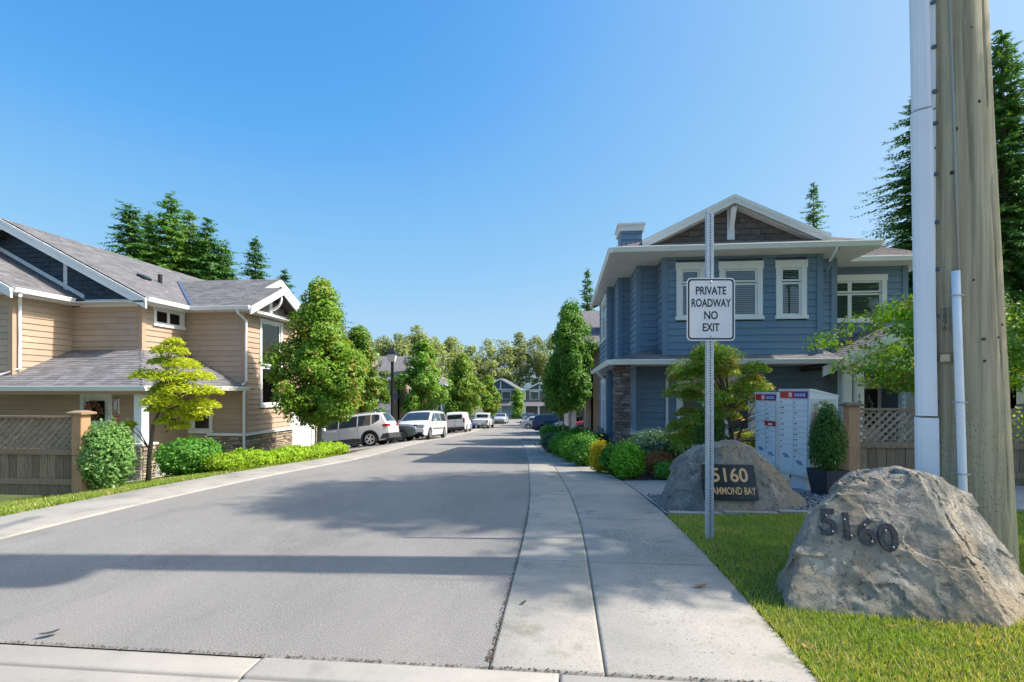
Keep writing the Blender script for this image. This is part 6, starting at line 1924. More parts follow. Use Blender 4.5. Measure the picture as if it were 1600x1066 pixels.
# ------------------------------------------------------------------ fences
def fence(name, label, x, y, L, zt, zb, post_side, posts, seed, lat=.52):
    """lattice-topped board fence; runs along +x from (x, y)"""
    rr = random.Random(seed)
    e = empty(name, (x, y, zb), 0, label, "fence", "lattice topped cedar fences")
    h = zt - zb
    zl = h - lat
    for px in posts:
        b = MB(); b.bbox(px - .085, px + .085, -.085, .085, -.2, h + .03, .008)
        p = b.build("post", post_wood, e)
        b = MB()
        b.add([(px - .135, -.135, h + .03), (px + .135, -.135, h + .03), (px + .135, .135, h + .03), (px - .135, .135, h + .03), (px - .135, -.135, h + .06), (px + .135, -.135, h + .06), (px + .135, .135, h + .06), (px - .135, .135, h + .06),
               (px - .06, -.06, h + .09), (px + .06, -.06, h + .09), (px + .06, .06, h + .09), (px - .06, .06, h + .09)],
              [(0, 3, 2, 1), (0, 1, 5, 4), (1, 2, 6, 5), (2, 3, 7, 6), (3, 0, 4, 7), (4, 5, 9, 8), (5, 6, 10, 9), (6, 7, 11, 10), (7, 4, 8, 11), (8, 9, 10, 11)])
        b.build("post_cap", grey_wood, p)
    xs = sorted(posts)
    spans = [(a + .095, c - .095) for a, c in zip([-.095] + xs, xs + [L + .095]) if c - a > .4]
    for a, c in spans:
        MB().box(a, c, -.045, .045, h - .035, h).build("top_rail", grey_wood, e)
        MB().box(a, c, -.045, .045, zl - .09, zl).build("mid_rail", grey_wood, e)
        MB().box(a, c, -.045, .045, .16, .25).build("bottom_rail", grey_wood, e)
        MB().box(a, c, -.02, .02, -.02, .158).build("kick_board", grey_wood, e)
        t = a
        while t < c - .02:
            w = min(rr.uniform(.125, .145), c - t)
            dy = rr.uniform(-.004, .004)
            MB().box(t + .003, t + w - .003, -.012 + dy, .012 + dy, .252, zl - .092).build("board", grey_wood, e)
            t += w
        sp = .118
        wd = .036
        H2 = lat - .035
        for lay, sg in ((-.011, 1), (.004, -1)):
            t = a - H2
            while t < c + H2:
                # slat along 45 degrees clipped to the opening
                x0, z0, x1, z1 = (t, 0, t + H2, H2) if sg > 0 else (t, H2, t + H2, 0)
                if x0 < a: 
                    f = (a - x0) / (x1 - x0); z0 = z0 + (z1 - z0) * f; x0 = a
                if x1 > c:
                    f = (c - x0) / (x1 - x0) if x1 > x0 else 0; z1 = z0 + (z1 - z0) * f; x1 = c
                if x1 - x0 > .04:
                    d = Vector((x1 - x0, z1 - z0)).normalized(); n = Vector((-d.y, d.x)) * wd / 2
                    b = MB(); b.prism([(x0 + n.x, zl + z0 + n.y), (x1 + n.x, zl + z1 + n.y), (x1 - n.x, zl + z1 - n.y), (x0 - n.x, zl + z0 - n.y)], lay, lay + .007)
                    b.build("lattice_slat", lattice_m, e)
                t += sp * 1.0
    return e

# ------------------------------------------------------------------ community mailboxes
def mailbox(label, x, y, rz, W_, H_, z0, left_rows, right_rows, red=None, mural=True, seed=1):
    """cabinet whose doors look along local -y; W_ wide (x), .46 deep"""
    rr = random.Random(seed)
    D = .46
    e = empty("mailbox", (x, y, gz(x, y)), rz, label, "mailbox", "grey community mailboxes")
    cab = mat("mailbox_grey", (.66, .67, .69), (.62, .63, .65), 2, rough=.4) if "mailbox_grey" not in MATS else MATS["mailbox_grey"]
    dm = mat("mailbox_door", (.72, .73, .745), (.69, .70, .715), 2, rough=.38, rand=.03) if "mailbox_door" not in MATS else MATS["mailbox_door"]
    red_m = MATS.get("mailbox_red") or mat("mailbox_red", (.62, .025, .03), (.58, .02, .025), 3, rough=.35)
    blu_m = MATS.get("mailbox_blue") or mat("mailbox_blue", (.02, .04, .30), rough=.35)
    wht_m = MATS.get("decal_white") or mat("decal_white", (.78, .78, .78), rough=.4)
    b = MB()
    zt = z0 + H_
    # cabinet, its roof sloping to the back
    b.prism([(0, z0), (D, z0), (D, zt - .085), (.05, zt), (0, zt)], 0, W_, 'x')
    body = b.build("cabinet", cab, e)
    b = MB(); b.prism([(-.012, zt - .01), (D + .012, zt - .095), (D + .012, zt - .08), (.05, zt + .014), (-.012, zt + .014)], -.012, W_ + .012, 'x'); b.build("lid", cab, e)
    # header strip with its emblem
    hz0, hz1 = zt - .125, zt - .022
    b = MB(); b.box(.03, W_ - .03, -.012, .0, hz0, hz1); hd = b.build("header", red_m, e)
    b = MB(); b.box(W_ * .52, W_ - .035, -.015, -.012, hz0 + .006, hz1 - .006); b.build("header_panel", blu_m, hd)
    b = MB(); b.lathe([(.036, -.0125), (.036, -.0155)], 20, (W_ * .40, 0, (hz0 + hz1) / 2), 'y'); b.build("emblem", wht_m, hd)
    b = MB()
    b.prism([(W_ * .36, (hz0 + hz1) / 2 - .012), (W_ * .44, (hz0 + hz1) / 2 - .002), (W_ * .37, (hz0 + hz1) / 2 + .012)], -.018, -.0155); b.build("emblem_wing", red_m, hd)
    b = MB()
    for k in range(4):
        b.box(W_ * (.56 + .09 * k), W_ * (.56 + .09 * k + .055), -.018, -.015, (hz0 + hz1) / 2 + .004, (hz0 + hz1) / 2 + .018)
        b.box(W_ * (.56 + .09 * k), W_ * (.56 + .09 * k + .06), -.018, -.015, (hz0 + hz1) / 2 - .02, (hz0 + hz1) / 2 - .006)
    b.build("header_marks", wht_m, hd)
    # doors in two columns, parcel lockers below
    top, bot = hz0 - .02, z0 + .03
    for ci, (n, par) in enumerate((left_rows, right_rows)):
        xa = .03 + ci * (W_ - .06) / 2; xb = xa + (W_ - .06) / 2
        big = par
        hh = (top - bot - big) / n
        for k in range(n):
            z1 = top - k * hh; zz = z1 - hh
            m = dm
            nm_ = "door"
            pr = -.014
            if red and red[0] == ci and red[1] == k:
                m = red_m; pr = -.03
                b = MB(); b.box(xa - .012, xb + .004, -.05, -.03, z1 - .012, z1 + .004); b.build("slot_lip", red_m, e)
            d = MB().bbox(xa + .005, xb - .005, pr, -.0005, zz + .0055, z1 - .0055, .003).build(nm_, m, e)
            if m is red_m:
                d["label"] = "red outgoing mail slot door"
                MB().box(xa + .10, xb - .05, pr - .002, pr, zz + .02, zz + .05).build("slot_mark", wht_m, d)
            lk = MB(); lk.lathe([(.0085, pr), (.0085, pr - .006), (.004, pr - .007)], 8, (xa + .032, 0, (zz + z1) / 2), 'y')
            lk.build("lock", black_m, d)
            if rr.random() < .85 and m is dm:
                MB().box(xa + .055, xa + .085, pr - .0015, pr, (zz + z1) / 2 - .006, (zz + z1) / 2 + .012).build("number_label", black_m if rr.random() < .6 else wht_m, d)
        d = MB().bbox(xa + .004, xb - .004, -.014, -.0005, bot, bot + big - .006, .003).build("locker_door", dm, e)
        MB().lathe([(.010, -.014), (.010, -.020), (.004, -.021)], 8, (xa + .03, 0, bot + big - .05), 'y').build("lock", black_m, d)
        b = MB()
        zc = bot + big * .62
        for t in range(3):
            b.box(xa + .055 + .018 * t, xa + .17 + .022 * t, -.0165, -.0138, zc - .02 * t, zc - .02 * t + .012)
        b.build("swoosh_mark", blu_m, d)
        MB().box(xb - .06, xb - .02, -.0155, -.0138, bot + .03, bot + .036).build("maker_mark", blu_m, d)
    # flower print on the side panel
    if mural:
        ml = MB(); ml.box(W_ + .001, W_ + .004, .02, D - .02, z0 + .06, zt - .13)
        mp = ml.build("side_print", mat("print_ground", (.42, .47, .42), (.55, .56, .54), 3.5, rough=.5, contrast=(.4, .6)), e)
        rnd = np.random.default_rng(3)
        def flowers(name, m, n, cy, cz, sy, sz, s):
            V = []
            for _ in range(n):
                py, pz = rnd.normal(cy, sy), rnd.normal(cz, sz)
                if not (.04 < py < D - .05 and z0 + .1 < pz < zt - .16): continue
                a0 = rnd.uniform(0, 6.28)
                for k in range(5):
                    a = a0 + k * 1.2566
                    d = np.array([0, math.cos(a), math.sin(a)]); q = np.array([0, -math.sin(a), math.cos(a)])
                    c = np.array([W_ + .0045 + rnd.uniform(0, .0015), py, pz]); r = s * rnd.uniform(.6, 1.2)
                    V.append([c, c + d * r * .6 + q * r * .38, c + d * r, c + d * r * .6 - q * r * .38])
            inst(name, quads_mesh(name, np.array(V), m), mp)['kind'] = 'stuff'
        pk = mat("print_pink", (.42, .13, .20), (.60, .33, .38), 14, rough=.5)
        dk = mat("print_plum", (.14, .05, .10), (.22, .10, .15), 14, rough=.5)
        gr = mat("print_leaf", (.20, .26, .14), (.34, .38, .22), 10, rough=.5)
        flowers("print_leaves", gr, 16, .20, z0 + 1.02, .10, .07, .05)
        flowers("print_flowers", pk, 24, .115, z0 + .90, .05, .075, .034)
        flowers("print_buds", dk, 14, .10, z0 + .87, .05, .09, .026)
        flowers("print_flowers", pk, 6, .25, z0 + .55, .04, .06, .03)
    # pedestal
    b = MB(); b.box(.16, W_ - .16, .08, D - .10, 0.02, z0); b.box(.12, W_ - .12, .04, D - .05, -.06, .02)
    b.build("pedestal", cab, e)
    b = MB()
    for k in range(7): b.box(.02 + k * .062, .05 + k * .062, .02, D - .02, z0 - .012, z0)
    b.build("floor_rib", cab, e)
    return e

def build_planter():
    x, y = at(1293, 7.15)
    e = empty("planter", (x, y, gz(x, y)), TH + .2, "tapered dark planter pot standing beside the mailboxes", "planter")
    b = MB()
    p = lambda s, z: [(-s, -s, z), (s, -s, z), (s, s, z), (-s, s, z)]
    b.add(p(.135, -.02) + p(.185, .36) + p(.165, .36) + p(.155, .31), [(3, 2, 1, 0), (0, 1, 5, 4), (1, 2, 6, 5), (2, 3, 7, 6), (3, 0, 4, 7), (4, 5, 9, 8), (5, 6, 10, 9), (6, 7, 11, 10), (7, 4, 8, 11), (8, 9, 13, 12), (9, 10, 14, 13), (10, 11, 15, 14), (11, 8, 12, 15)])
    b.build("pot", mat("planter_slate", (.035, .042, .055), (.028, .034, .045), 8, rough=.5), e)
    b = MB(); b.add(p(.16, .315), [(0, 1, 2, 3)]); b.build("potting_soil", soil, e)
    shrub("boxwood", x, y, "dense clipped boxwood growing in the dark planter by the mailboxes", None, .265, .265, 1.0, 6000, .034, L_BOX, 181, spiky=.02, lump=.06, z=gz(x, y) + .28, cone=.42)

# ------------------------------------------------------------------ street lamp
def street_lamp():
    x, y = at(613, 28.0)
    z = gz(x, y)
    e = empty("street_lamp", (x, y, z), 0, "black lantern street lamp behind the white crossover", "street lamp")
    b = MB(); b.sm = True
    b.lathe([(.20, -.2), (.20, .25), (.16, .32), (.12, .9), (.085, 1.1), (.075, 4.35), (.10, 4.38), (.06, 4.45)], 16); b.build("pole", black_m, e)
    b = MB()
    p = lambda s, z: [(-s, -s, z), (s, -s, z), (s, s, z), (-s, s, z)]
    b.add(p(.14, 4.45) + p(.22, 4.85), [(0, 1, 5, 4), (1, 2, 6, 5), (2, 3, 7, 6), (3, 0, 4, 7), (3, 2, 1, 0)]); b.build("lantern_glass", mat("frosted", (.62, .62, .58), rough=.3), e)
    b = MB()
    b.add(p(.28, 4.85) + p(.24, 4.93) + p(.07, 5.10), [(0, 3, 2, 1), (0, 1, 5, 4), (1, 2, 6, 5), (2, 3, 7, 6), (3, 0, 4, 7), (4, 5, 9, 8), (5, 6, 10, 9), (6, 7, 11, 10), (7, 4, 8, 11), (8, 9, 10, 11)])
    b.lathe([(.03, 5.1), (.045, 5.16), (.01, 5.25)], 10)
    b.build("lantern_cap", black_m, e)
    b = MB()
    for sx in (-1, 1):
        for sy in (-1, 1):
            b.tube([(sx * .14, sy * .14, 4.45), (sx * .225, sy * .225, 4.86)], .012, 5)
    b.build("lantern_bars", black_m, e)

def build_things():
    build_boulders()
    build_sign()
    build_pole()
    zl = gz(-7.9, 7.4)
    fence("fence", "weathered lattice topped fence with an orange cedar post by the left pavement", -10.2, 7.36, 2.66, 1.04, -.20, 1, [2.655 - .02, .2], 3)
    x, y = at(1330, 8.0)
    fence("fence", "weathered lattice topped fence behind the pole with its cedar post by the planter", x, y, 5.2, 1.17, gz(x, y) - .02, -1, [0.0, 2.6, 5.1], 5)
    # mailboxes: doors look towards the street, ends towards the camera
    x, y = at(1218, 8.04)
    x1, y1 = at(1265, 7.40)
    a = math.atan2(y1 - y, x1 - x)
    mailbox("larger grey mailbox with a flower print on its side, nearer the planter", x, y, a, math.hypot(x1 - x, y1 - y), 1.28, .23, (8, .42), (10, .30), mural=True, seed=1)
    x, y = at(1180, 8.90)
    x1, y1 = at(1214.5, 8.36)
    a = math.atan2(y1 - y, x1 - x)
    mailbox("grey mailbox with the red mail slot, behind the larger one", x, y, a, math.hypot(x1 - x, y1 - y), 1.22, .28, (8, .42), (9, .32), red=(1, 4), mural=False, seed=2)
    build_planter()
    street_lamp()
# ------------------------------------------------------------------ vehicles
car_glass = mat("car_glass", (.018, .026, .032), (.03, .04, .05), 2, rough=.06, spec=.8)
tyre_m = mat("tyre_rubber", (.014, .014, .015), (.022, .022, .022), 20, rough=.85)
rim_m = mat("rim_alloy", (.52, .53, .55), rough=.3, metal=.7)
clad_m = mat("dark_cladding", (.045, .047, .052), (.055, .057, .06), 8, rough=.65)
tail_m = mat("tail_red", (.40, .012, .012), (.30, .01, .01), 10, rough=.15)
head_m = mat("headlight_lens", (.55, .57, .6), (.30, .31, .33), 14, rough=.08, spec=.8)
chrome_m = mat("chrome", (.6, .6, .62), rough=.15, metal=1.0)
plate_m = mat("plate_white", (.66, .68, .72), rough=.4)
plate_b = mat("plate_blue", (.05, .10, .35), rough=.4)

WHEELS = {}
def wheel_meshes(r, w=.22):
    k = (round(r, 3), w)
    if k in WHEELS: return WHEELS[k]
    t = MB(); t.sm = True
    t.lathe([(r * .66, -w / 2 + .02), (r * .72, -w / 2), (r * .93, -w / 2), (r, -w / 2 + .035), (r, w / 2 - .035), (r * .93, w / 2), (r * .72, w / 2), (r * .66, w / 2 - .02)], 28, (0, 0, 0), 'y')
    tm = t.mesh("tyre", tyre_m)
    b = MB()
    b.cur = 1
    b.lathe([(r * .66, -w / 2 + .045), (r * .66, -w / 2 + .05)], 24, (0, 0, 0), 'y')
    b.cur = 0
    n = 24
    ro, ri = r * .70, r * .60
    vs = []
    for i in range(n):
        a = 6.28319 * i / n
        for q, yy in ((ro, -w / 2 - .002), (ri, -w / 2 + .004), (ri, -w / 2 + .05)):
            vs.append((q * math.cos(a), yy, q * math.sin(a)))
    fs = []
    for i in range(n):
        j = (i + 1) % n
        fs += [(3 * i, 3 * i + 1, 3 * j + 1, 3 * j), (3 * i + 1, 3 * i + 2, 3 * j + 2, 3 * j + 1)]
    b.add(vs, fs)
    b.lathe([(r * .16, -w / 2 + .03), (r * .16, -w / 2 + .0), (r * .1, -w / 2 - .008)], 12, (0, 0, 0), 'y')
    for s in range(5):
        for d in (-.16, .16):
            a = 6.28319 * s / 5 + d
            c_, s_ = math.cos(a), math.sin(a); px, pz = -s_ * r * .045, c_ * r * .045
            P = []
            for rad in (r * .12, r * .62):
                P += [(c_ * rad - px, s_ * rad - pz), (c_ * rad + px, s_ * rad + pz)]
            b.add([(P[0][0], -w / 2 + .0, P[0][1]), (P[1][0], -w / 2 + .0, P[1][1]), (P[3][0], -w / 2 + .006, P[3][1]), (P[2][0], -w / 2 + .006, P[2][1]),
                   (P[0][0], -w / 2 + .045, P[0][1]), (P[1][0], -w / 2 + .045, P[1][1]), (P[3][0], -w / 2 + .045, P[3][1]), (P[2][0], -w / 2 + .045, P[2][1])],
                  [(0, 3, 2, 1), (0, 1, 5, 4), (1, 2, 6, 5), (2, 3, 7, 6), (3, 0, 4, 7)])
    rm = b.mesh("rim", [rim_m, black_m])
    WHEELS[k] = (tm, rm)
    return WHEELS[k]

class Car:
    """body lofted over many cross-sections; +x is the front"""
    def __init__(s, name, label, cat, xy, rz, L, W_, prof, belt, wheels, r, paint, sill=.24, tumble=.36, plan=.13, group=None, zoff=0.0, pitch=None, rnd=.13, wall=None):
        x, y = xy
        z = gz(x, y) + zoff
        s.e = empty(name, (x, y, z), rz, label, cat, group)
        # sit on the slope of the street
        d = .8
        fx, fy = math.cos(rz), math.sin(rz)
        sl = (gz(x + fx * d, y + fy * d) - gz(x - fx * d, y - fy * d)) / (2 * d)
        sr = (gz(x + fy * d, y - fx * d) - gz(x - fy * d, y + fx * d)) / (2 * d)
        s.e.rotation_euler = (math.atan(-sr) * 1.0, -math.atan(sl), rz)
        s.L, s.W, s.prof, s.belt, s.wx, s.r, s.sill, s.tum, s.plan, s.rnd = L, W_, prof, belt, wheels, r, sill, tumble, plan, rnd
        s.paint = paint
        xs = sorted(set([round(v, 4) for v in np.linspace(-L / 2, L / 2, 110)] + [p[0] for p in prof]))
        s.xs = xs
        P = []
        for xx in xs:
            P.append(s.section(xx))
        K = len(P[0])
        V, Fq = [], []
        for sec in P:
            V += sec + [(p[0], -p[1], p[2]) for p in sec]
        n2 = 2 * K
        for i in range(len(xs) - 1):
            for k in range(K - 1):
                a = i * n2 + k; b = (i + 1) * n2 + k
                Fq.append((a, b, b + 1, a + 1))
                a2, b2 = a + K, b + K
                Fq.append((a2, a2 + 1, b2 + 1, b2))
        for i, flip in ((0, False), (len(xs) - 1, True)):
            o = i * n2
            for k in range(K - 1):
                q = (o + k, o + k + 1, o + K + k + 1, o + K + k)
                Fq.append(q[::-1] if flip else q)
        me = np_mesh("body", V, Fq, paint, True)
        bm = bmesh.new(); bm.from_mesh(me); bmesh.ops.remove_doubles(bm, verts=bm.verts, dist=.0005); bmesh.ops.recalc_face_normals(bm, faces=bm.faces); bm.to_mesh(me); bm.free()
        me.polygons.foreach_set("use_smooth", [True] * len(me.polygons))
        try: me.set_sharp_from_angle(angle=R(40))
        except Exception: pass
        s.body = inst("body", me, s.e)
        b = MB(); b.box(-L / 2 + .25, L / 2 - .25, -W_ / 2 + .22, W_ / 2 - .22, sill - .06, .75); b.build("underbody", black_m, s.e)
        tm, rm = wheel_meshes(r)
        for wx in wheels:
            for sd in (-1, 1):
                t = inst("wheel", tm, s.e, (wx, sd * (W_ / 2 - .115), r), (0, 0, 0 if sd < 0 else math.pi))
                inst("rim", rm, t)
    def top(s, x):
        X = [p[0] for p in s.prof]; Z = [p[1] for p in s.prof]
        d = .05
        return float(sum(np.interp(x + k * d, X, Z) for k in (-1, -.5, 0, .5, 1)) / 5)
    def bot(s, x):
        z = s.sill
        e = min(x + s.L / 2, s.L / 2 - x)
        z += .10 * max(0, 1 - e / .35) ** 2
        for wx in s.wx:
            ra = s.r * 1.17
            if abs(x - wx) < ra:
                z = max(z, s.r + math.sqrt(ra * ra - (x - wx) ** 2) * .98)
        return z
    def half(s, x, z):
        w = s.W / 2 * (1 - s.plan * abs(2 * x / s.L) ** 5)
        w -= .05 * max(0, (.55 - z) / .35) ** 2
        w -= .02 * max(0, (z - .75))
        if z > s.belt: w -= s.tum * (z - s.belt)
        return w
    def section(s, x):
        zt, zb = s.top(x), s.bot(x)
        zb = min(zb, zt - .04)
        rr = min(s.rnd, (zt - zb) * .45)
        P = []
        for t in np.linspace(0, 1, 9):
            z = zb + (zt - rr - zb) * t
            P.append((x, s.half(x, z), z))
        wb = s.half(x, zt - rr)
        for a in (22, 45, 68, 90):
            P.append((x, wb - rr * (1 - math.cos(R(a))) * 1.2, zt - rr + rr * math.sin(R(a))))
        we = P[-1][1]
        for f in (.66, .33, 0):
            P.append((x, we * f, zt + .025 * (1 - f * f)))
        return P
    def patch_side(s, name, x0, x1, z0, ztop, m, off=.006, lip=.03, both=True, n=18, parent=None):
        """panel that follows the side between x0 and x1, from z0(x) up to ztop(x) (clipped under the roof edge)"""
        for sd in (-1, 1):
            V, Fq = [], []
            cols = []
            for x in np.linspace(x0, x1, n):
                a = z0(x) if callable(z0) else z0
                c = ztop(x) if callable(ztop) else ztop
                c = min(c, s.top(x) - s.rnd - lip + .06)
                if c - a < .015: continue
                cols.append([(x, sd * (s.half(x, z) + off), z) for z in np.linspace(a, c, 4)])
            if len(cols) < 2: continue
            for c in cols: V += c
            for i in range(len(cols) - 1):
                for k in range(3):
                    q = (i * 4 + k, (i + 1) * 4 + k, (i + 1) * 4 + k + 1, i * 4 + k + 1)
                    Fq.append(q if sd < 0 else q[::-1])
            inst(name, np_mesh(name, V, Fq, m, True), parent or s.e)
    def patch_top(s, name, x0, x1, m, inset=.14, off=.008, n=14):
        """panel that follows the sloping top (windscreen, rear window, bonnet stripe)"""
        V, Fq = [], []
        for x in np.linspace(x0, x1, n):
            z = s.top(x); w = s.half(x, z) - inset
            d = (s.top(x + .03) - s.top(x - .03)) / .06
            nx, nz = -d, 1.0
            l = math.hypot(nx, nz); nx /= l; nz /= l
            for f in np.linspace(-1, 1, 9):
                V.append((x + nx * off, f * w, z + .025 * (1 - f * f) + nz * off))
        for i in range(n - 1):
            for k in range(8):
                Fq.append((i * 9 + k, (i + 1) * 9 + k, (i + 1) * 9 + k + 1, i * 9 + k + 1))
        me = np_mesh(name, V, Fq, m, True)
        bm = bmesh.new(); bm.from_mesh(me); bmesh.ops.recalc_face_normals(bm, faces=bm.faces)
        if bm.faces[0].normal.z < 0: bmesh.ops.reverse_faces(bm, faces=bm.faces)
        bm.to_mesh(me); bm.free()
        return inst(name, me, s.e)
    def end_box(s, name, end, y0, y1, z0, z1, m, out=.02, deep=.12, parent=None, bev=.012):
        """block let into the nose (+1) or tail (-1)"""
        xe = s.L / 2
        b = MB()
        if end > 0: b.bbox(xe - deep, xe + out, y0, y1, z0, z1, bev)
        else: b.bbox(-xe - out, -xe + deep, y0, y1, z0, z1, bev)
        return b.build(name, m, parent or s.e)
    def side_box(s, name, x0, x1, z0, z1, m, out=.015, deep=.05, bev=.006):
        for sd in (-1, 1):
            w = s.half((x0 + x1) / 2, (z0 + z1) / 2)
            b = MB()
            if sd < 0: b.bbox(x0, x1, -w - out, -w + deep, z0, z1, bev)
            else: b.bbox(x0, x1, w - deep, w + out, z0, z1, bev)
            b.build(name, m, s.e)
    def mirrors(s, x, z, m):
        for sd in (-1, 1):
            w = s.half(x, z)
            b = MB(); b.bbox(x - .07, x + .05, sd * (w + .12) - .09, sd * (w + .12) + .09, z, z + .15, .02); b.box(x - .02, x + .02, sd * w - .06, sd * w + .06, z + .0, z + .05)
            b.build("mirror", m, s.e)
    def arches(s, m=None):
        for wx in s.wx:
            for sd in (-1, 1):
                n = 22
                ri, ro = s.r * 1.13, s.r * 1.30
                V, Fq = [], []
                for i in range(n + 1):
                    a = math.pi * i / n * 1.10 - .05 * math.pi
                    for rad, o in ((ri, -.03), (ri, .022), (ro, .014), (ro, -.03)):
                        x, z = wx + rad * math.cos(a), s.r + rad * math.sin(a)
                        V.append((x, sd * (s.half(x, max(z, .3)) + o), z))
                for i in range(n):
                    for k in range(3):
                        q = (i * 4 + k, (i + 1) * 4 + k, (i + 1) * 4 + k + 1, i * 4 + k + 1)
                        Fq.append(q)
                me = np_mesh("wheel_arch", V, Fq, m or clad_m, True)
                inst("wheel_arch", me, s.e)
    def plate(s, end, z, m=None, out=.03):
        p = s.end_box("license_plate", end, -.15, .15, z, z + .15, m or plate_m, out=out, deep=.02, bev=.003)
        xx = (s.L / 2 + out + .001) * end
        b = MB(); 
        for k in range(6):
            y = -.11 + k * .04
            b.box(min(xx, xx + .002 * end), max(xx, xx + .002 * end), y, y + .024, z + .045, z + .105)
        b.build("plate_marks", plate_b, p)

def paint(name, c, rough=.28):
    m = bpy.data.materials.new(name); m.use_nodes = True
    b = m.node_tree.nodes["Principled BSDF"]
    N, L = m.node_tree.nodes, m.node_tree.links
    nz = N.new("ShaderNodeTexNoise"); nz.inputs["Scale"].default_value = 3.0; nz.inputs["Detail"].default_value = 5
    g = N.new("ShaderNodeNewGeometry"); L.new(g.outputs["Position"], nz.inputs["Vector"])
    x = N.new("ShaderNodeMix"); x.data_type = 'RGBA'; x.inputs[6].default_value = (*c, 1); x.inputs[7].default_value = (*[v * .9 for v in c], 1)
    L.new(nz.outputs["Fac"], x.inputs[0]); L.new(x.outputs[2], b.inputs["Base Color"])
    b.inputs["Roughness"].default_value = rough
    b.inputs["Coat Weight"].default_value = .5; b.inputs["Coat Roughness"].default_value = .08
    return m

def build_cars():
    pw = paint("paint_white", (.74, .74, .735)); pv = paint("paint_pearl", (.62, .605, .575)); pw2 = paint("paint_white_warm", (.72, .715, .70))
    pg = paint("paint_grey", (.10, .115, .125)); pn = paint("paint_navy", (.022, .04, .11)); pr = paint("paint_red", (.36, .02, .03)); ps = paint("paint_silver", (.42, .44, .47)); pk = paint("paint_black", (.02, .02, .022)); pb = paint("paint_blue", (.02, .07, .42))
    G = "cars parked along the street"
    # white crossover, broadside, tail to the street
    x, y = at(549, 26.4)
    L = 4.68
    suv = [(-2.34, .93), (-2.30, 1.02), (-2.16, 1.30), (-2.0, 1.58), (-1.80, 1.635), (-1.0, 1.675), (0, 1.675), (.35, 1.63), (.75, 1.42), (1.18, 1.10), (1.32, 1.055), (1.9, .97), (2.2, .86), (2.34, .72)]
    c = Car("crossover", "white crossover parked broadside on the left driveway", "car", (x, y), math.pi, L, 1.84, suv, 1.03, [-1.39, 1.41], .355, pv, group=G)
    wtop = lambda xx: 1.56
    c.patch_side("side_window", .20, 1.10, lambda q: 1.04 + .0 * q, wtop, car_glass)
    c.patch_side("side_window", -.78, .14, 1.04, wtop, car_glass)
    c.patch_side("side_window", -1.48, -.84, lambda q: 1.05, wtop, car_glass)
    c.patch_side("side_window", -1.92, -1.54, lambda q: 1.09 + max(0, -1.6 - q) * .5, wtop, car_glass)
    c.patch_top("windscreen", .42, 1.16, car_glass, .12); c.patch_top("rear_window", -2.24, -2.0, car_glass, .16)
    c.arches(); c.patch_side("side_cladding", -1.0, 1.0, .25, .46, clad_m, .012, n=8)
    c.patch_side("trim_line", -.95, .95, .455, .475, chrome_m, .016, n=8)
    c.end_box("bumper", -1, -.86, .86, .30, .56, clad_m, out=.05, deep=.32, bev=.03)
    c.side_box("bumper_side", -2.30, -1.86, .31, .55, clad_m, out=.012, deep=.1)
    c.side_box("tail_light", -2.335, -1.98, .90, 1.02, tail_m, out=.012, deep=.12, bev=.02)
    for sd in (-1, 1):
        a, q = sorted((sd * .46, sd * .80)); c.end_box("tail_light", -1, a, q, .90, 1.01, tail_m, out=.012, deep=.1)
    c.plate(-1, .72); c.mirrors(.88, 1.02, pw)
    for xx in (-.35, .58): c.side_box("door_handle", xx - .22, xx, .90, .925, pw, out=.03)
    for xx in (-.82, .17, 1.12): c.side_box("door_seam", xx - .006, xx + .006, .48, 1.02, clad_m, out=.002, deep=.02, bev=.001)
    for sd in (-1, 1):
        b = MB(); b.sm = True; b.tube([(-1.75, sd * .60, 1.63), (-1.6, sd * .62, 1.70), (.1, sd * .63, 1.715), (.3, sd * .62, 1.66)], .022, 6); b.build("roof_rail", chrome_m, c.e)
    c.end_box("headlight", 1, -.84, -.45, .66, .80, head_m); c.end_box("headlight", 1, .45, .84, .66, .80, head_m); c.end_box("grille", 1, -.42, .42, .62, .78, black_m)
    # dark grey car beyond it
    x, y = at(598, 30.2)
    sedan = [(-2.3, .85), (-2.25, 1.0), (-1.7, 1.05), (-1.15, 1.40), (-.3, 1.47), (.3, 1.43), (1.15, 1.02), (1.9, .93), (2.2, .82), (2.3, .66)]
    c = Car("sedan", "dark grey car half hidden behind the white crossover's tail", "car", (x, y), 0, 4.6, 1.8, sedan, .98, [-1.38, 1.4], .32, pg, group=G)
    c.patch_side("side_window", -1.25, -.1, .99, 1.40, car_glass); c.patch_side("side_window", -.04, 1.0, .99, 1.40, car_glass); c.patch_top("windscreen", .36, 1.1, car_glass, .1); c.patch_top("rear_window", -1.65, -1.2, car_glass, .1)
    c.mirrors(.8, .98, pg); c.end_box("headlight", 1, -.82, -.45, .62, .76, head_m); c.end_box("headlight", 1, .45, .82, .62, .76, head_m); c.end_box("grille", 1, -.4, .4, .45, .70, black_m); c.plate(1, .42)
    # white minivan, nose to the camera
    x, y = at(661, 32.0)
    L = 5.15
    van = [(-2.575, .95), (-2.55, 1.15), (-2.45, 1.60), (-2.2, 1.70), (-1, 1.735), (.1, 1.73), (.55, 1.66), (1.0, 1.42), (1.5, 1.12), (1.68, 1.07), (2.2, .99), (2.48, .90), (2.575, .78)]
    c = Car("minivan", "white minivan with roof rack facing up the street", "car", (x, y), R(-90) - .04, L, 1.98, van, 1.06, [-1.50, 1.58], .335, pw2, tumble=.26, plan=.12, group=G)
    c.patch_top("windscreen", .62, 1.5, car_glass, .10)
    c.patch_side("side_window", .35, 1.35, 1.08, 1.58, car_glass); c.patch_side("side_window", -.75, .28, 1.08, 1.58, car_glass); c.patch_side("side_window", -2.2, -.82, 1.08, 1.58, car_glass)
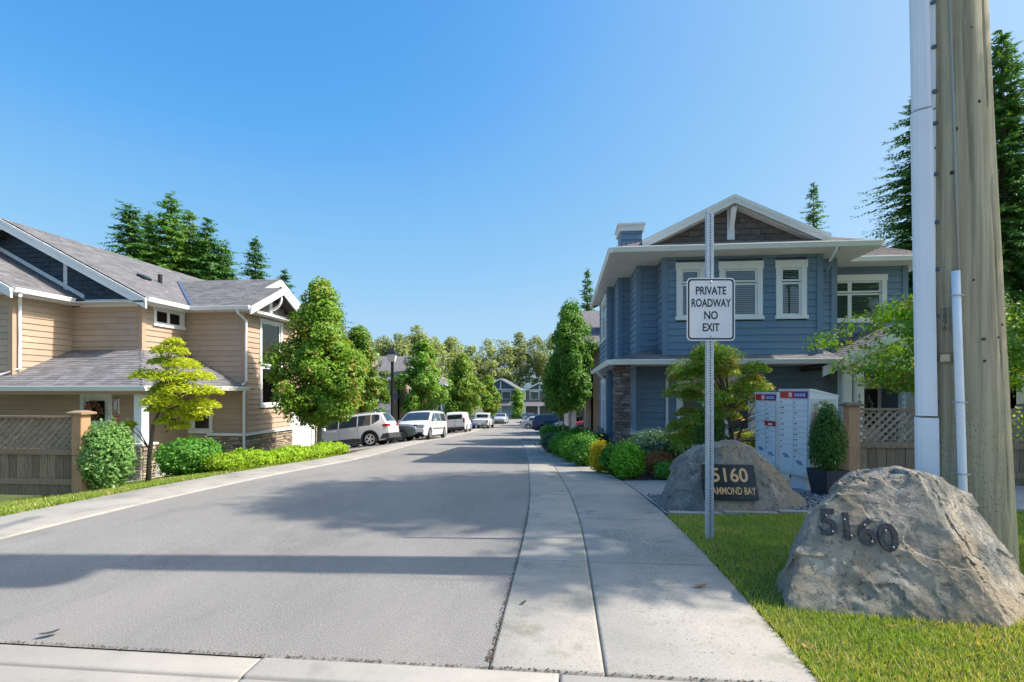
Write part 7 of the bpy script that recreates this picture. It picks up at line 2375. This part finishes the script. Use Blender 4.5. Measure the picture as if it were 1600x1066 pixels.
    g = c.end_box("grille", 1, -.52, .52, .70, .90, black_m, out=.03)
    for k in range(3):
        c.end_box("grille_bar", 1, -.51, .51, .735 + k * .055, .75 + k * .055, chrome_m, out=.04, deep=.02, parent=g, bev=.002)
    c.end_box("grille_bar", 1, -.015, .015, .71, .89, chrome_m, out=.042, deep=.02, parent=g, bev=.002)
    for sd in (-1, 1):
        a, q = sorted((sd * .56, sd * .91)); c.end_box("headlight", 1, a, q, .70, .89, head_m, out=.012, deep=.3)
    c.end_box("air_intake", 1, -.78, .78, .34, .45, black_m, out=.035); c.end_box("bumper", 1, -.92, .92, .45, .66, pw2, out=.03, deep=.3, bev=.03)
    c.plate(1, .47, out=.05); c.mirrors(1.05, 1.05, pw2)
    c.side_box("rub_strip", -1.1, 1.1, .60, .66, clad_m, out=.012)
    for xx in (-.6, .45): c.side_box("door_handle", xx - .2, xx, .95, .985, clad_m, out=.03)
    for xx in (-.78, .32, 1.32): c.side_box("door_seam", xx - .006, xx + .006, .45, 1.06, clad_m, out=.002, deep=.02, bev=.001)
    for sd in (-1, 1):
        b = MB(); b.tube([(-2.0, sd * .70, 1.70), (-1.9, sd * .71, 1.79), (.1, sd * .71, 1.79), (.2, sd * .70, 1.71)], .028, 6); b.build("roof_rail", black_m, c.e)
    b = MB()
    for xx in (-1.5, -.7, .05): b.box(xx - .035, xx + .035, -.8, .8, 1.79, 1.83)
    b.build("roof_rack", clad_m, c.e)
    # white cargo van with a blue side, tail to the camera
    x, y = at(718, 48.5)
    L = 4.4
    cv = [(-2.2, 1.0), (-2.19, 1.3), (-2.12, 1.78), (-1.95, 1.85), (.4, 1.86), (.85, 1.78), (1.35, 1.2), (1.6, 1.06), (2.05, .92), (2.2, .7)]
    c = Car("cargo_van", "white cargo van parked tail on beyond the minivan", "van", (x, y), R(90) + .04, L, 1.84, cv, 1.1, [-1.2, 1.35], .33, pw, tumble=.14, plan=.05, rnd=.10, group=G)
    c.end_box("rear_window", -1, -.66, .66, 1.22, 1.62, car_glass, out=.012, bev=.01); c.end_box("door_seam", -1, -.008, .008, .5, 1.66, clad_m, out=.016, bev=.002)
    c.end_box("bumper", -1, -.86, .86, .32, .52, clad_m, out=.08, bev=.02); c.plate(-1, .62)
    for sd in (-1, 1):
        a, q = sorted((sd * .74, sd * .89)); c.end_box("tail_light", -1, a, q, .88, 1.28, tail_m, out=.02)
    c.patch_side("side_window", .6, 1.3, 1.12, 1.6, car_glass); c.patch_top("windscreen", .9, 1.34, car_glass, .1); c.mirrors(.95, 1.1, clad_m)
    # blue car next to it
    x, y = at(711, 54.5)
    c = Car("blue_van", "bright blue van peeking out left of the white cargo van", "van", (x, y), R(90), L, 1.84, cv, 1.1, [-1.2, 1.35], .33, pb, tumble=.14, plan=.05, rnd=.10, group=G)
    c.patch_side("side_window", .6, 1.3, 1.12, 1.6, car_glass); c.end_box("rear_window", -1, -.66, .66, 1.22, 1.62, car_glass, out=.012, bev=.01)
    for sd in (-1, 1):
        a, q = sorted((sd * .74, sd * .89)); c.end_box("tail_light", -1, a, q, .88, 1.28, tail_m, out=.02)
    # white pickup
    x, y = at(755, 61)
    pk_ = [(-2.8, .95), (-2.79, 1.05), (-.75, 1.06), (-.70, 1.70), (-.4, 1.80), (.5, 1.79), (1.15, 1.14), (1.4, 1.10), (2.5, 1.04), (2.75, .9), (2.8, .7)]
    c = Car("pickup", "white pickup parked tail on beyond the cargo van", "truck", (x, y), R(90), 5.6, 1.95, pk_, 1.08, [-1.6, 1.75], .38, pw2, sill=.38, tumble=.22, plan=.04, rnd=.07, group=G)
    c.end_box("tailgate", -1, -.78, .78, .62, 1.02, pw, out=.02, bev=.012); c.end_box("bumper", -1, -.95, .95, .40, .58, chrome_m, out=.10, bev=.02); c.plate(-1, .44, out=.12)
    b = MB(); b.box(-.76, -.72, -.66, .66, 1.15, 1.60); b.build("rear_window", car_glass, c.e)
    for sd in (-1, 1):
        a, q = sorted((sd * .80, sd * .96)); c.end_box("tail_light", -1, a, q, .66, 1.0, tail_m, out=.025)
    c.patch_side("side_window", -.6, .9, 1.14, 1.62, car_glass)
    # silver car far down, nose to us
    x, y = at(783, 76)
    c = Car("sedan", "pale silver car facing the camera at the left kerb far down", "car", (x, y), R(-90), 4.5, 1.8, sedan, .98, [-1.36, 1.38], .32, ps, group=G)
    c.patch_top("windscreen", .36, 1.1, car_glass, .1); c.patch_side("side_window", -1.25, 1.0, .99, 1.40, car_glass)
    for sd in (-1, 1):
        a, q = sorted((sd * .45, sd * .82)); c.end_box("headlight", 1, a, q, .60, .74, head_m)
    c.end_box("grille", 1, -.4, .4, .42, .66, black_m)
    # right-hand side: navy crossover broadside, its tail to the street
    x, y = at(870, 49)
    c = Car("crossover", "dark blue crossover parked across the right side of the street", "car", (x, y), .08, L + .28, 1.84, suv, 1.03, [-1.39, 1.41], .355, pn, group=G)
    c.patch_side("side_window", .20, 1.10, 1.04, 1.56, car_glass); c.patch_side("side_window", -.78, .14, 1.04, 1.56, car_glass); c.patch_side("side_window", -1.85, -.84, 1.05, 1.56, car_glass)
    c.patch_top("windscreen", .42, 1.16, car_glass, .12); c.patch_top("rear_window", -2.24, -2.0, car_glass, .16)
    c.side_box("tail_light", -2.335, -2.05, .90, 1.02, tail_m, out=.012, deep=.12); c.end_box("bumper", -1, -.86, .86, .30, .56, clad_m, out=.05, deep=.3); c.mirrors(.88, 1.02, pn)
    # further right-hand cars
    for (px, d, rz, p, lab, nose, shape) in ((845, 58, .0, ps, "silver car behind the dark blue crossover", 1, sedan), (905, 45, R(180), pw, "white car at the right behind the hornbeams", 1, sedan),
                                             (833, 72, R(-90), pk, "black car far down on the right side of the street", 1, sedan), (826, 80, R(-90), pg, "dark grey car at the far end beside the black one", 1, sedan)):
        xx, yy = at(px, d)
        c = Car("sedan", lab, "car", (xx, yy), rz, 4.6, 1.8, shape, .98, [-1.36, 1.38], .32, p, group=G)
        c.patch_side("side_window", -1.25, -.1, .99, 1.40, car_glass); c.patch_side("side_window", -.04, 1.0, .99, 1.40, car_glass); c.patch_top("windscreen", .36, 1.1, car_glass, .1); c.patch_top("rear_window", -1.65, -1.2, car_glass, .1)
        for sd in (-1, 1):
            a, q = sorted((sd * .45, sd * .82)); c.end_box("headlight", 1, a, q, .60, .74, head_m); c.end_box("tail_light", -1, a, q, .70, .84, tail_m)
        c.end_box("grille", 1, -.4, .4, .42, .66, black_m); c.plate(1, .42)
    x, y = at(941, 37)
    c = Car("hatchback", "red car nosing out from behind the blue house", "car", (x, y), math.pi - .1, 4.68, 1.84, suv, 1.03, [-1.39, 1.41], .355, pr, group=G)
    c.patch_side("side_window", .20, 1.10, 1.04, 1.56, car_glass); c.patch_side("side_window", -1.85, .14, 1.04, 1.56, car_glass); c.patch_top("windscreen", .42, 1.16, car_glass, .12)
    for sd in (-1, 1):
        a, q = sorted((sd * .45, sd * .86)); c.end_box("headlight", 1, a, q, .66, .80, head_m, deep=.3)
    c.end_box("grille", 1, -.42, .42, .55, .78, chrome_m); c.plate(1, .42); c.arches()
# ------------------------------------------------------------------ put it together
build_tan()
build_blue()
build_far()
build_things()
build_cars()
plant_all()
